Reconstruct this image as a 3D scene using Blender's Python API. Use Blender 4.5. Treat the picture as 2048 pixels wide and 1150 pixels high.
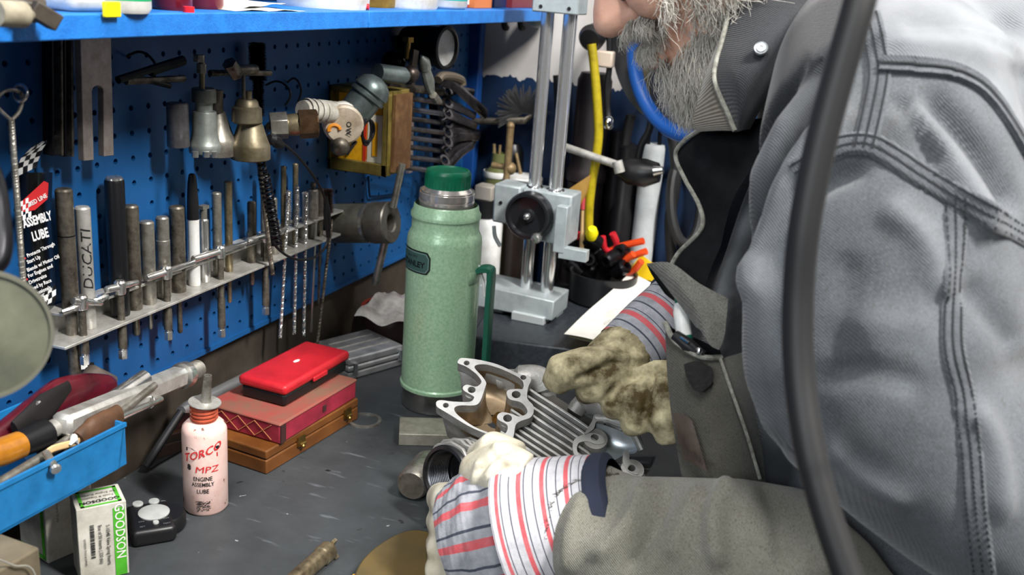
import bpy, bmesh, math, random
import numpy as np
from mathutils import Vector, Matrix
from mathutils.bvhtree import BVHTree
random.seed(7); rng = np.random.default_rng(7)
for o in list(bpy.data.objects): bpy.data.objects.remove(o)
SC = bpy.context.scene; COL = SC.collection
PI = math.pi; V = Vector
# ------------------------------------------------------------------ camera, world, lights, exposure
F = 2000.0; CAMZ = 0.57                       # bench top is z = 0, the floor z = -0.92
_h, _p, _r = math.radians(20.3), math.radians(17.3), math.radians(4.3)
FW = V((-math.sin(_h)*math.cos(_p), math.cos(_h)*math.cos(_p), -math.sin(_p)))
_r0 = V((math.cos(_h), math.sin(_h), 0)); _u0 = _r0.cross(FW)
RT = _r0*math.cos(_r) + _u0*math.sin(_r); UP = RT.cross(FW); CC = V((0, 0, CAMZ))
cd = bpy.data.cameras.new('camera'); cam = bpy.data.objects.new('camera', cd); COL.objects.link(cam)
cd.sensor_width = 36; cd.lens = F/2048*36; cd.clip_start = 0.05
m = Matrix((RT, UP, -FW)).transposed().to_4x4(); m.translation = CC; cam.matrix_world = m
cd.dof.use_dof = True; cd.dof.focus_distance = 1.08; cd.dof.aperture_fstop = 7.0
SC.camera = cam
w = bpy.data.worlds.new('world'); SC.world = w; w.use_nodes = True
nt = w.node_tree; bg = nt.nodes['Background']
tc = nt.nodes.new('ShaderNodeTexCoord'); sx = nt.nodes.new('ShaderNodeSeparateXYZ'); cr = nt.nodes.new('ShaderNodeValToRGB')
nt.links.new(tc.outputs['Generated'], sx.inputs[0]); mr = nt.nodes.new('ShaderNodeMapRange'); mr.inputs[1].default_value = -1
nt.links.new(sx.outputs['Z'], mr.inputs[0]); nt.links.new(mr.outputs[0], cr.inputs[0]); nt.links.new(cr.outputs[0], bg.inputs['Color'])
cr.color_ramp.elements[0].color = (.10, .10, .105, 1); cr.color_ramp.elements[1].color = (.75, .8, .85, 1)
e = cr.color_ramp.elements.new(.5); e.color = (.22, .23, .25, 1)
bg.inputs['Strength'].default_value = 0.17
def area(name, loc, target, size, size_y, power, col=(1, 1, 1)):
    l = bpy.data.lights.new(name, 'AREA'); l.shape = 'RECTANGLE'; l.size = size; l.size_y = size_y; l.energy = power; l.color = col
    o = bpy.data.objects.new(name, l); COL.objects.link(o); o.location = loc
    o.rotation_euler = (V(target)-V(loc)).to_track_quat('-Z', 'Y').to_euler(); return o
area('strip_light_overhead', (1.15, 0.35, 2.25), (-0.4, 0.9, 0.1), 0.22, 0.8, 130, (1, .97, .93))
area('fill_light_bench', (-0.15, -0.1, 2.2), (-0.6, 1.0, 0.1), 0.3, 0.9, 30, (1, .98, .95))  # unseen overhead fill, added to brighten the metals and the beard
area('fill_light_camera', (-0.75, -1.7, 1.35), (-0.2, 0.95, 0.3), 1.3, 0.9, 56, (.9, .96, 1))  # unseen soft fill added behind the camera to light beard and sleeve
SC.view_settings.view_transform = 'Standard'; SC.view_settings.look = 'None'
SC.view_settings.exposure = 0.15; SC.view_settings.gamma = 1
# ------------------------------------------------------------------ pixel -> place helpers (2048 x 1150 frame)
def ray(px, py): return FW + RT*((px-1024)/F) - UP*((py-575)/F)
def atd(px, py, d): return CC + ray(px, py)*d
def onz(px, py, z=0.0): v = ray(px, py); return CC + v*((z-CC.z)/v.z)
def onx(px, py, x): v = ray(px, py); return CC + v*((x-CC.x)/v.x)
def ony(px, py, y): v = ray(px, py); return CC + v*((y-CC.y)/v.y)
def onpl(px, py, P, N): v = ray(px, py); return CC + v*((P-CC).dot(N)/v.dot(N))
def proj(p): q = V(p)-CC; d = q.dot(FW); return 1024+F*q.dot(RT)/d, 575-F*q.dot(UP)/d, d
def pxr(width, p): return width*proj(p)[2]/F/2        # radius of something that many pixels wide at p
WX = -0.741; WY = 1.72; FZ = -0.92
# ------------------------------------------------------------------ materials
def s2l(c):
    if isinstance(c, str): c = [int(c[i:i+2], 16)/255 for i in (0, 2, 4)]
    return tuple((x/12.92 if x <= .04045 else ((x+.055)/1.055)**2.4) for x in c)
MATS = {}
def M(name, col, rough=.5, metal=0., col2=None, scale=40., amt=.5, bump=0., bscale=None, spec=.5, coat=0., trans=0., ior=1.45, detail=6., contrast=.15, alpha=1., sheen=0., rvar=0.):
    """Procedural surface: base colour, a second colour in noise patches (dirt, worn spots), bump."""
    if name in MATS: return MATS[name]
    m = bpy.data.materials.new(name); m.use_nodes = True; n = m.node_tree; b = n.nodes['Principled BSDF']
    c = s2l(col); b.inputs['Base Color'].default_value = (*c, 1); b.inputs['Roughness'].default_value = rough
    b.inputs['Metallic'].default_value = metal; b.inputs['Specular IOR Level'].default_value = spec
    b.inputs['Coat Weight'].default_value = coat; b.inputs['Transmission Weight'].default_value = trans; b.inputs['IOR'].default_value = ior
    b.inputs['Alpha'].default_value = alpha; b.inputs['Sheen Weight'].default_value = sheen
    t = n.nodes.new('ShaderNodeTexCoord')
    if col2 is not None:
        nz = n.nodes.new('ShaderNodeTexNoise'); nz.inputs['Scale'].default_value = scale; nz.inputs['Detail'].default_value = detail
        nz.inputs['Roughness'].default_value = .65
        r = n.nodes.new('ShaderNodeMapRange'); r.inputs[1].default_value = amt_to(amt)-contrast; r.inputs[2].default_value = amt_to(amt)+contrast
        mx = n.nodes.new('ShaderNodeMix'); mx.data_type = 'RGBA'; mx.inputs[6].default_value = (*c, 1); mx.inputs[7].default_value = (*s2l(col2), 1)
        n.links.new(t.outputs['Object'], nz.inputs['Vector']); n.links.new(nz.outputs['Fac'], r.inputs[0])
        n.links.new(r.outputs[0], mx.inputs[0]); n.links.new(mx.outputs[2], b.inputs['Base Color'])
        if rvar:
            rr = n.nodes.new('ShaderNodeMapRange'); rr.inputs[3].default_value = rough; rr.inputs[4].default_value = rough+rvar
            n.links.new(r.outputs[0], rr.inputs[0]); n.links.new(rr.outputs[0], b.inputs['Roughness'])
    if bump:
        nb = n.nodes.new('ShaderNodeTexNoise'); nb.inputs['Scale'].default_value = bscale or scale*4; nb.inputs['Detail'].default_value = 4
        bp = n.nodes.new('ShaderNodeBump'); bp.inputs['Strength'].default_value = bump; bp.inputs['Distance'].default_value = .002
        n.links.new(t.outputs['Object'], nb.inputs['Vector']); n.links.new(nb.outputs['Fac'], bp.inputs['Height']); n.links.new(bp.outputs[0], b.inputs['Normal'])
    MATS[name] = m; return m
def amt_to(a): return .5 + (.5-a)*.42            # amt = share of the surface in the second colour
def N_(m): return m.node_tree
# ------------------------------------------------------------------ mesh builder
def frame(axis, hint=None):
    a = V(axis).normalized(); h = V(hint) if hint else (V((0, 0, 1)) if abs(a.z) < .9 else V((1, 0, 0)))
    u = (h - a*h.dot(a)).normalized(); return u, a.cross(u), a
class MB:
    def __init__(s): s.bm = bmesh.new(); s.mi = 0
    def face(s, vs):
        try: f = s.bm.faces.new(vs); f.material_index = s.mi; return f
        except ValueError: return None
    def v(s, p): return s.bm.verts.new(p)
    def loft(s, rings, cap=True, closed=True, loop=False):
        R = [[s.v(p) for p in r] for r in rings]; n = len(R[0])
        k = len(R) if loop else len(R)-1
        for i in range(k):
            a, b = R[i], R[(i+1) % len(R)]
            for j in range(n if closed else n-1): s.face((a[j], a[(j+1) % n], b[(j+1) % n], b[j]))
        if cap and closed and not loop: s.face(R[0][::-1]); s.face(R[-1])
        return R
    def tube(s, pts, rad, seg=12, cap=True, loop=False, hint=None, sq=None):
        pts = [V(p) for p in pts]; n = len(pts); rad = rad if hasattr(rad, '__len__') else [rad]*n
        rings = []; u = None
        for i, p in enumerate(pts):
            if loop: t = pts[(i+1) % n]-pts[i-1]
            else: t = pts[min(i+1, n-1)]-pts[max(i-1, 0)]
            if t.length < 1e-9: t = V((0, 0, 1))
            t.normalize()
            if u is None: u, w_, _ = frame(t, hint)
            else:
                u = u - t*u.dot(t)
                u = u.normalized() if u.length > 1e-6 else frame(t)[0]
            w_ = t.cross(u); ry = sq or 1.
            rings.append([p + u*(rad[i]*math.cos(2*PI*k/seg)) + w_*(rad[i]*ry*math.sin(2*PI*k/seg)) for k in range(seg)])
        s.loft(rings, cap, True, loop); return s
    def cyl(s, a, b, r, r2=None, seg=20): return s.tube([a, b], [r, r if r2 is None else r2], seg)
    def lathe(s, prof, o, axis=(0, 0, 1), seg=32, hint=None, a0=0., a1=2*PI, cap=True):
        u, w_, a = frame(axis, hint); o = V(o); full = abs(a1-a0-2*PI) < 1e-6
        rings = []
        for r, z in prof:
            r = max(r, 1e-5)
            rings.append([o + a*z + (u*math.cos(a0+(a1-a0)*k/seg) + w_*math.sin(a0+(a1-a0)*k/seg))*r for k in range(seg if full else seg+1)])
        s.loft(rings, cap, full); return s
    def prism(s, poly, vec):
        vec = V(vec); s.loft([[V(p) for p in poly], [V(p)+vec for p in poly]]); return s
    def box(s, c, size, ax=None, taper=1.):
        ax = ax or (V((1, 0, 0)), V((0, 1, 0)), V((0, 0, 1))); c = V(c); hx, hy, hz = (q/2 for q in size)
        lo = [c + ax[0]*(sx*hx) + ax[1]*(sy*hy) - ax[2]*hz for sx, sy in ((-1, -1), (1, -1), (1, 1), (-1, 1))]
        hi = [c + ax[0]*(sx*hx*taper) + ax[1]*(sy*hy*taper) + ax[2]*hz for sx, sy in ((-1, -1), (1, -1), (1, 1), (-1, 1))]
        s.loft([lo, hi]); return s
    def bar(s, a, b, w_, h, hint=(0, 0, 1)):
        a, b = V(a), V(b); u, q, t = frame(b-a, hint)
        s.loft([[p + u*(sy*h/2) + q*(sx*w_/2) for sx, sy in ((-1, -1), (1, -1), (1, 1), (-1, 1))] for p in (a, b)]); return s
    def ball(s, c, r, seg=16, sc=(1, 1, 1), ax=None):
        ax = ax or (V((1, 0, 0)), V((0, 1, 0)), V((0, 0, 1))); c = V(c)
        rings = [[c + ax[0]*(math.cos(2*PI*k/seg)*math.sin(PI*j/(seg//2))*r*sc[0]) + ax[1]*(math.sin(2*PI*k/seg)*math.sin(PI*j/(seg//2))*r*sc[1])
                  + ax[2]*(-math.cos(PI*j/(seg//2))*r*sc[2]) for k in range(seg)] for j in range(seg//2+1)]
        rings[0] = [p + ax[0]*1e-6*math.cos(i) + ax[1]*1e-6*math.sin(i) for i, p in enumerate(rings[0])]
        s.loft(rings, True); return s
    def grid(s, nu, nv, f, wrap=False):
        R = [[s.v(f(i/(nu-1), j/(nv-1))) for i in range(nu)] for j in range(nv)]
        for j in range(nv-1):
            for i in range(nu-1): s.face((R[j][i], R[j][i+1], R[j+1][i+1], R[j+1][i]))
        return R
    def solidify(s, t):
        g = bmesh.ops.solidify(s.bm, geom=s.bm.faces[:], thickness=t); return s
    def hexbar(s, a, b, r): return s.tube([a, b], r, 6)
    def helix(s, a, b, r, wire, turns, seg=6, per=14):
        a, b = V(a), V(b); u, q, t = frame(b-a); n = int(turns*per)
        rr = r if hasattr(r, '__len__') else [r, r]
        return s.tube([a+(b-a)*(i/n) + (u*math.cos(2*PI*i/per)+q*math.sin(2*PI*i/per))*(rr[0]+(rr[1]-rr[0])*i/n) for i in range(n+1)], wire, seg)
ORG = {}
def build(mb, name, mat, parent=None, loc=None, sharp=32, label=None, cat=None, group=None, kind=None, bevel=0., bseg=2, sub=0, weld=True, keep=True):
    bm = mb.bm
    if weld: bmesh.ops.remove_doubles(bm, verts=bm.verts, dist=1e-6)
    bmesh.ops.recalc_face_normals(bm, faces=bm.faces)
    vs = [v.co for v in bm.verts]
    if loc is None:
        if parent is not None: loc = ORG[parent.name]
        else:
            loc = V(((min(v.x for v in vs)+max(v.x for v in vs))/2, (min(v.y for v in vs)+max(v.y for v in vs))/2, min(v.z for v in vs)))
    loc = V(loc)
    for v in bm.verts: v.co -= loc
    lim = math.cos(math.radians(sharp))
    for f in bm.faces: f.smooth = True
    for ed in bm.edges:
        if len(ed.link_faces) == 2 and ed.link_faces[0].normal.dot(ed.link_faces[1].normal) < lim: ed.smooth = False
    me = bpy.data.meshes.new(name); bm.to_mesh(me); bm.free()
    for mt in (mat if isinstance(mat, (list, tuple)) else [mat]): me.materials.append(mt)
    return obj(name, me, parent, loc, label, cat, group, kind, bevel, bseg, sub)
def obj(name, me, parent=None, loc=(0, 0, 0), label=None, cat=None, group=None, kind=None, bevel=0., bseg=2, sub=0):
    o = bpy.data.objects.new(name, me); COL.objects.link(o); loc = V(loc)
    if parent is not None: o.parent = parent; o.location = loc - ORG[parent.name]
    else: o.location = loc
    ORG[o.name] = loc
    if label: o['label'] = label
    if cat: o['category'] = cat
    if group: o['group'] = group
    if kind: o['kind'] = kind
    if bevel:
        md = o.modifiers.new('bevel', 'BEVEL'); md.width = bevel; md.segments = bseg; md.limit_method = 'ANGLE'; md.angle_limit = math.radians(40)
        md.harden_normals = False
    if sub:
        md = o.modifiers.new('subdivision', 'SUBSURF'); md.levels = sub; md.render_levels = sub
    return o
def thing(name, label, cat, loc, group=None):
    o = bpy.data.objects.new(name, None); COL.objects.link(o); o.location = loc; o.empty_display_size = .02
    ORG[o.name] = V(loc); o['label'] = label; o['category'] = cat
    if group: o['group'] = group
    return o
# ------------------------------------------------------------------ lettering: real meshes laid on a face or wrapped on a barrel
def text(s, size, mapf, mat, parent, align='CENTER', bold=0., shear=0., sx=1., depth=0., name='lettering', res=2):
    cu = bpy.data.curves.new('t', 'FONT'); cu.body = s; cu.size = size; cu.align_x = align; cu.align_y = 'CENTER'
    cu.offset = bold*size; cu.shear = shear; cu.resolution_u = res
    t = bpy.data.objects.new('t', cu); COL.objects.link(t); dg = bpy.context.evaluated_depsgraph_get()
    me = bpy.data.meshes.new_from_object(t.evaluated_get(dg)); bpy.data.objects.remove(t); bpy.data.curves.remove(cu)
    mb = MB(); mb.bm.from_mesh(me); bpy.data.meshes.remove(me)
    ed = [x for x in mb.bm.edges if x.calc_length() > size*.6]
    if ed: bmesh.ops.subdivide_edges(mb.bm, edges=ed, cuts=2)
    for v in mb.bm.verts: v.co = mapf(v.co.x*sx, v.co.y)
    o = V(ORG[parent.name])
    for v in mb.bm.verts: v.co -= o
    mm = bpy.data.meshes.new(name); mb.bm.to_mesh(mm); mb.bm.free(); mm.materials.append(mat)
    return obj(name, mm, parent, o)
def flat(o, u, v, off=.0004):
    o, u, v = V(o), V(u).normalized(), V(v).normalized(); n = u.cross(v)
    return lambda x, y: o + u*x + v*y + n*off
def barrel(o, r, a0, axis=(0, 0, 1), off=.0003, hint=None):
    u, w_, a = frame(axis, hint); o = V(o)
    return lambda x, y: o + (u*math.cos(a0+x/r) + w_*math.sin(a0+x/r))*(r+off) + a*y
def patch(mapf, x0, x1, y0, y1, mat, parent, name='label_patch', nx=12, off=0, ny=2, label=None):
    mb = MB(); mb.grid(nx, ny, lambda a, b: mapf(x0+(x1-x0)*a, y0+(y1-y0)*b)); return build(mb, name, mat, parent, label=label)
def spline(P, n, loop=False):
    P = [V(p) for p in P]; k = len(P); out = []
    segs = k if loop else k-1
    for i in range(segs):
        g = (lambda j: P[j % k]) if loop else (lambda j: P[min(max(j, 0), k-1)])
        a, b, c, d = g(i-1), g(i), g(i+1), g(i+2)
        for q in range(n):
            t = q/n; out.append(.5*((2*b)+(c-a)*t+(2*a-5*b+4*c-d)*t*t+(3*b-a-3*c+d)*t**3))
    if not loop: out.append(P[-1])
    return out
# ------------------------------------------------------------------ common materials
STEEL = M('steel_dull', 'aaa79e', .34, .75, '69645a', 60, .45, .05, rvar=.2)
DSTEEL = M('steel_dark', '857e72', .38, .75, '3f3a33', 70, .5, .06, rvar=.2)
BSTEEL = M('steel_bright', 'd6d6d4', .22, .9, 'a3a19c', 50, .3, .02)
BRASSY = M('steel_tan', 'a39678', .36, .75, '5e5240', 60, .45, .05)
ALU = M('aluminium', 'c9c8c3', .42, .55, '99968e', 45, .4, .08)
CHROME = M('chrome', 'd8dadc', .08, 1.)
BLACK = M('black_plastic', '141416', .4)
BLACKM = M('black_metal', '16161a', .35, .6)
RUBBER = M('black_rubber', '1a1a1b', .55)
WHITE = M('white_plastic', 'd9dad8', .4, 0, 'b5b2a8', 30, .25)
BRASS = M('brass', '9c7f45', .32, .95, '5e4a26', 60, .35)
PAPER = M('white_paper', 'e3e1da', .8, 0, 'cdc8bb', 20, .3)
INK = M('black_ink', '18181a', .6)
REDINK = M('red_ink', 'c3262a', .55)
BLUEP = M('blue_paint', '1f76c8', .5, 0, '1862b2', 60, .4, .25, 500)
# ------------------------------------------------------------------ setting
def struct(name, mb, mat, **k): return build(mb, name, mat, kind='structure', **k)
GREYW = M('back_wall_white', 'c9c6c4', .75, 0, 'b3afab', 3, .4, .1, 60)
b = MB(); b.box((.9, .9, FZ-.02), (5, 5, .04)); struct('floor', b, M('concrete', '5a5752', .7, 0, '45423d', 6, .5, .1))
RUST = M('rusty_sheet', '4a4238', .62, .1, '2a241f', 14, .5, .2, 200, contrast=.25)
b = MB(); b.box((WX-.05, .3, .6), (.08, 3.0, 3.04)); struct('wall_left', b, RUST)
b = MB(); b.box((.9, WY+.06, .6), (3.5, .1, 3.04)); struct('wall_back', b, GREYW)
# dark blue paint on the lower back wall, brushed to a ragged top edge
NAVY = M('dark_blue_paint', '0a2a4e', .6, 0, '061730', 7, .45, .15, 80, contrast=.2)
b = MB(); top = []
for i in range(300):
    x = -.75 + i*.004  # ragged brush line
    top.append((x, .392 + .003*math.sin(i*.7) + rng.uniform(-.003, .004)))
b.loft([[(x, WY+.0092, FZ) for x, z in top], [(x, WY+.0092, z) for x, z in top]], cap=False, closed=False)
struct('trim_1', b, NAVY)
# pegboard with real punched holes, an inch apart
PEG = M('pegboard_blue', '145690', .5, 0, '0e4376', 12, .4, .12, 300, contrast=.25)
def pegboard(y0, y1, z0, z1, x, d=.0254, r=.0032):
    b = MB(); ny, nz = int((y1-y0)/d), int((z1-z0)/d); dy, dz = (y1-y0)/ny, (z1-z0)/nz
    G = [[b.v((x, y0+i*dy, z0+j*dz)) for j in range(nz+1)] for i in range(ny+1)]
    for i in range(ny):
        for j in range(nz):
            cy, cz = y0+(i+.5)*dy, z0+(j+.5)*dz
            c8 = [b.v((x, cy+r*math.cos(k*PI/4+PI/8), cz+r*math.sin(k*PI/4+PI/8))) for k in range(8)]
            b8 = [b.v((x-.005, v.co.y, v.co.z)) for v in c8]
            q = (G[i+1][j+1], G[i][j+1], G[i][j], G[i+1][j])        # corners at 45, 135, 225, 315 degrees
            for k in range(4):
                b.face((c8[(2*k)], q[k], c8[(2*k+1)]))
                b.face((c8[(2*k+1)], q[k], q[(k+1) % 4], c8[(2*k+2) % 8]))
            for k in range(8): b.face((c8[k], c8[(k+1) % 8], b8[(k+1) % 8], b8[k]))
    b.bm.normal_update()
    return b
b = pegboard(.2, 1.69, .108, .74, WX)
peg = build(b, 'pegboard', PEG, label='blue painted pegboard panel full of punched holes behind the hanging tools', cat='pegboard', weld=False)
b = MB(); b.box((WX-.0075, .945, .424), (.003, 1.49, .632)); build(b, 'backing_sheet', M('black_void', '050506', .9), peg)
b = MB(); b.box((WX-.002, .945, .105), (.009, 1.49, .006)); build(b, 'edge_strip', PEG, peg)
# blue painted corner post between the pegboard and the back wall
b = MB(); b.box((WX+.006, 1.7, .3), (.03, .022, .84)); struct('trim_2', b, M('blue_post', '0f4488', .5, 0, '0b3570', 15, .4), bevel=.002)
# workbench
BENCH = M('bench_sheet', '4d5154', .42, .25, '2f3133', 7, .45, .05, 120, contrast=.22, rvar=.2)
nt = BENCH.node_tree; bs = nt.nodes['Principled BSDF']; mx = [n for n in nt.nodes if n.type == 'MIX'][0]
tcn = [n for n in nt.nodes if n.type == 'TEX_COORD'][0]
def speck(nt, tcn, base_socket, dst, colr, scale, thr, stretch=(1, 1, 1), soft=.02):
    mp = nt.nodes.new('ShaderNodeMapping'); mp.inputs['Scale'].default_value = stretch
    nz = nt.nodes.new('ShaderNodeTexNoise'); nz.inputs['Scale'].default_value = scale; nz.inputs['Detail'].default_value = 3
    r = nt.nodes.new('ShaderNodeMapRange'); r.inputs[1].default_value = thr; r.inputs[2].default_value = thr+soft
    mm = nt.nodes.new('ShaderNodeMix'); mm.data_type = 'RGBA'; mm.inputs[7].default_value = (*s2l(colr), 1)
    nt.links.new(tcn.outputs['Object'], mp.inputs[0]); nt.links.new(mp.outputs[0], nz.inputs['Vector']); nt.links.new(nz.outputs['Fac'], r.inputs[0])
    nt.links.new(r.outputs[0], mm.inputs[0]); nt.links.new(base_socket, mm.inputs[6]); nt.links.new(mm.outputs[2], dst); return mm.outputs[2]
s1 = speck(nt, tcn, mx.outputs[2], bs.inputs['Base Color'], '676c70', 22, .64, (1, 5, 1), .14)
s1 = speck(nt, tcn, s1, bs.inputs['Base Color'], '9a9e9e', 60, .73, (1, 1, 1), .02)
speck(nt, tcn, s1, bs.inputs['Base Color'], '1d1c1b', 34, .69, (1, 1, 1), .04)
bench = thing('workbench', 'long grey steel topped workbench along the pegboard wall', 'workbench', (-.43, .7, FZ))
b = MB(); b.box((-.457, .75, -.02), (.575, 1.92, .04)); build(b, 'bench_top', BENCH, bench, bevel=.003)
b = MB(); b.box((-.455, .75, -.09), (.52, 1.86, .1)); build(b, 'apron', DSTEEL, bench)
for x in (-.68, -.23):
    for y in (-.15, 1.65):
        b = MB(); b.box((x, y, FZ/2-.07), (.06, .06, -FZ-.14)); build(b, 'leg', DSTEEL, bench)
# shelf
SH = thing('wall_shelf', 'bright blue painted shelf board along the top of the pegboard', 'shelf', (-.666, .945, .5))
for y0, y1 in ((.2, 1.0535), (1.0545, 1.69)):
    b = MB(); b.box(((WX-.591)/2, (y0+y1)/2, .509), (.15, y1-y0, .019)); build(b, 'shelf_board', BLUEP, SH, bevel=.0012)
# ------------------------------------------------------------------ two-tier aluminium rack of punches and handled tools
RKX = -.722
def lowz(y): return .198 + (y-.684)*.012
rack = thing('tool_rack', 'two tier aluminium channel rack full of steel rods on the lower pegboard', 'rack', (-.72, .95, .199))
b = MB(); b.prism([(WX+.001, .681, .198), (-.702, .684, .198), (-.702, 1.19, .204), (WX+.001, 1.19, .204)], (0, 0, .003)); build(b, 'lower_plate', ALU, rack, bevel=.0006)
b = MB(); b.prism([(WX+.001, .691, .226), (-.715, .696, .226), (-.7135, 1.215, .2315), (WX+.001, 1.215, .2315)], (0, 0, .003)); build(b, 'upper_plate', ALU, rack, bevel=.0006)
b = MB(); b.prism([(WX+.001, .683, .2005), (WX+.001, 1.19, .2065), (WX+.001, 1.2, .2325), (WX+.001, .692, .227)], (.002, 0, 0)); build(b, 'web', ALU, rack)
for y in (.70, .93, 1.17):
    b = MB(); b.lathe([(.0045, 0), (.0045, .0012), (.003, .0022), (0, .0022)], (WX+.003, y, .2155), (1, 0, 0), 14); build(b, 'screw', DSTEEL, rack)
RG = 'steel rods standing in the aluminium rack'
def rod(name, px, yt, w, mat, label, cat, zb=None, ends=None, x=RKX, low=True):
    p = onx(px, yt, x); r = pxr(w, p)
    zb = (lowz(p.y)+.0032 if low else p.z-.1) if zb is None else zb
    return p, r, zb
def plain_rod(name, px, yt, w, mat, label, cat='punch', zb=None, chamfer=.12, x=RKX, steps=None, tip=None):
    p, r, zb = rod(name, px, yt, w, mat, label, cat, zb, x=x)
    t = thing(name, label, cat, (p.x, p.y, zb)); h = p.z-zb; c = r*chamfer*2
    prof = [(0, 0), (r*.96, 0), (r, c*.5)]
    for f, k in (steps or []): prof += [(prof[-1][0], h*f-c*.3), (r*k, h*f)]
    rt = prof[-1][0]; prof += [(rt, h-c), (rt-c*.8, h), (0, h)]
    b = MB(); b.lathe(prof, (p.x, p.y, zb), seg=24); build(b, 'shank', mat, t, sharp=28)
    if tip:
        b = MB(); b.lathe([(0, -tip[1]), (tip[0]*.7, -tip[1]), (tip[0], -tip[1]+.002), (tip[0], .0), (0, 0)], (p.x, p.y, zb), seg=14); build(b, 'spigot', mat, t)
    return t, p, r, zb
# stout knurled punch at the left end, standing on the upper plate
t, p, r, zb = plain_rod('drift_punch', 127, 377, 34, DSTEEL, 'stout dark steel punch with a ring groove at the left end of the rack', zb=.229, steps=None, tip=(.0058, .125))
b = MB(); b.lathe([(r*.995, 0), (r*1.015, .0004), (r*1.015, .0012), (r*.995, .0016)], (p.x, p.y, zb+(p.z-zb)*.61), seg=24); build(b, 'groove_ring', BLACKM, t)
# bright sleeve with handwritten letters
t, p, r, zb = plain_rod('guide_sleeve', 164, 413, 31, ALU, 'bright grey sleeve with handwritten letters standing in the rack', 'sleeve')
v_ = (CC-p); a0 = math.atan2(v_.y, v_.x); u_, w2_, _ = frame((0, 0, 1)); ang = math.atan2((V((v_.x, v_.y, 0))).dot(w2_), V((v_.x, v_.y, 0)).dot(u_))
mf = barrel((p.x, p.y, zb+(p.z-zb)*.58), r, ang+.35)
text('DUCATI', .0135, lambda x, y: mf(-y, x), INK, t, sx=1.25, shear=.2)
# long black gripped punch with a domed silver cap
p, r, zb = rod('', 228, 353, 39, None, '', '')
t = thing('grip_punch', 'tall black gripped punch with a domed silver cap in the rack', 'punch', (p.x, p.y, zb)); h = p.z-zb
b = MB(); b.lathe([(0, 0), (r*.95, 0), (r, .002), (r, h-r*.55), (r*.93, h-r*.3), (0, h-r*.3)], (p.x, p.y, zb), seg=28); build(b, 'grip', M('black_grip', '0f1013', .38), t)
b = MB(); b.lathe([(r*.9, h-r*.32), (r*.86, h-r*.12), (r*.7, h), (0, h)], (p.x, p.y, zb), seg=28); build(b, 'cap', BSTEEL, t)
rods = [('drift_punch', 262, 410, 29, DSTEEL, 'brown stained steel punch right of the black gripped punch', None, (.004, .03)),
        ('pilot_sleeve', 293, 442, 29, STEEL, 'short worn grey pilot sleeve, third rod right of the black grip', None, (.0025, .03)),
        ('driver_sleeve', 324, 433, 28, STEEL, 'short steel driver with a bright turned upper collar in the rack', [(.72, .94)], (.0035, .035)),
        ('drift_punch', 353, 412, 30, DSTEEL, 'dark stained steel punch just left of the black and white marker', None, (.003, .05)),
        ('guide_driver', 407, 437, 25, BSTEEL, 'shiny stepped steel driver just right of the black and white marker', [(.45, .8)], None),
        ('pilot_rod', 433, 385, 19, STEEL, 'plain grey pilot rod left of the slim tan rod', None, (.003, .03)),
        ('pilot_rod', 456, 362, 16, BRASSY, 'slim tan coloured rod standing tallest in the middle of the rack', None, (.0028, .04)),
        ('drift_punch', 503, 403, 20, DSTEEL, 'short dark punch standing alone left of the twisted wire', [(.5, .86)], (.003, .03)),
        ('guide_driver', 528, 345, 14, STEEL, 'thin grey driver behind the twisted wire and coil spring', None, None),
        ('guide_driver', 548, 395, 22, STEEL, 'stepped grey driver standing behind the black coil spring', [(.6, .6)], None),
        ('reamer_rod', 567, 332, 11, BRASSY, 'tall thin tan rod just right of the coil spring', None, None),
        ('reamer_rod', 591, 327, 11, BRASSY, 'tall thin tan rod, second right of the coil spring', None, None),
        ('pilot_sleeve', 610, 385, 13, ALU, 'narrow bright sleeve left of the knobbed cylinder', None, None),
        ('drift_punch', 640, 376, 15, DSTEEL, 'narrow dark punch near the right end of the rack', None, None)]
for nm, px, yt, w, mt, lb, st, tp in rods: plain_rod(nm, px, yt, w, mt, lb, 'punch' if 'punch' in nm else 'rod', steps=st, tip=tp)
# T head on the stepped driver
p = onx(407, 437, RKX); b = MB(); b.cyl((p.x, p.y, p.z), (p.x, p.y, p.z+.012), .0042); b.box((p.x, p.y, p.z+.0135), (.008, .011, .004)); 
build(b, 'tee_head', STEEL, [o for o in bpy.data.objects if o.name.startswith('guide_driver')][0])
# black and white marker
p, r, zb = rod('', 384, 347, 24, None, '', ''); h = p.z-zb
t = thing('marker_pen', 'chunky white marker pen with a black tapered cap in the rack', 'marker', (p.x, p.y, zb))
b = MB(); b.lathe([(0, 0), (r*.95, 0), (r, .003), (r, h*.61), (0, h*.61)], (p.x, p.y, zb), seg=20); build(b, 'barrel', WHITE, t)
b = MB(); b.lathe([(r*1.03, h*.6), (r*1.03, h*.63), (r*.95, h*.75), (r*.75, h*.93), (r*.55, h*.99), (r*.3, h), (0, h)], (p.x, p.y, zb), seg=20); build(b, 'cap', BLACK, t)
# knobbed spring cylinder near the right end
p, r, zb = rod('', 626, 378, 23, None, '', ''); h = p.z-zb
t = thing('adjustable_pilot', 'grey capped cylinder with a small knob near the right rack end', 'pilot', (p.x, p.y, zb))
b = MB(); b.lathe([(0, 0), (r*.8, 0), (r*.8, h*.3), (r, h*.32), (r, h*.97), (r*.8, h), (0, h)], (p.x, p.y, zb), seg=22); build(b, 'body', STEEL, t)
b = MB(); b.lathe([(.0016, 0), (.0016, .002), (.004, .003), (.0045, .006), (.003, .009), (0, .0095)], (p.x, p.y, zb+h), seg=14); build(b, 'knob', DSTEEL, t)
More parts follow.
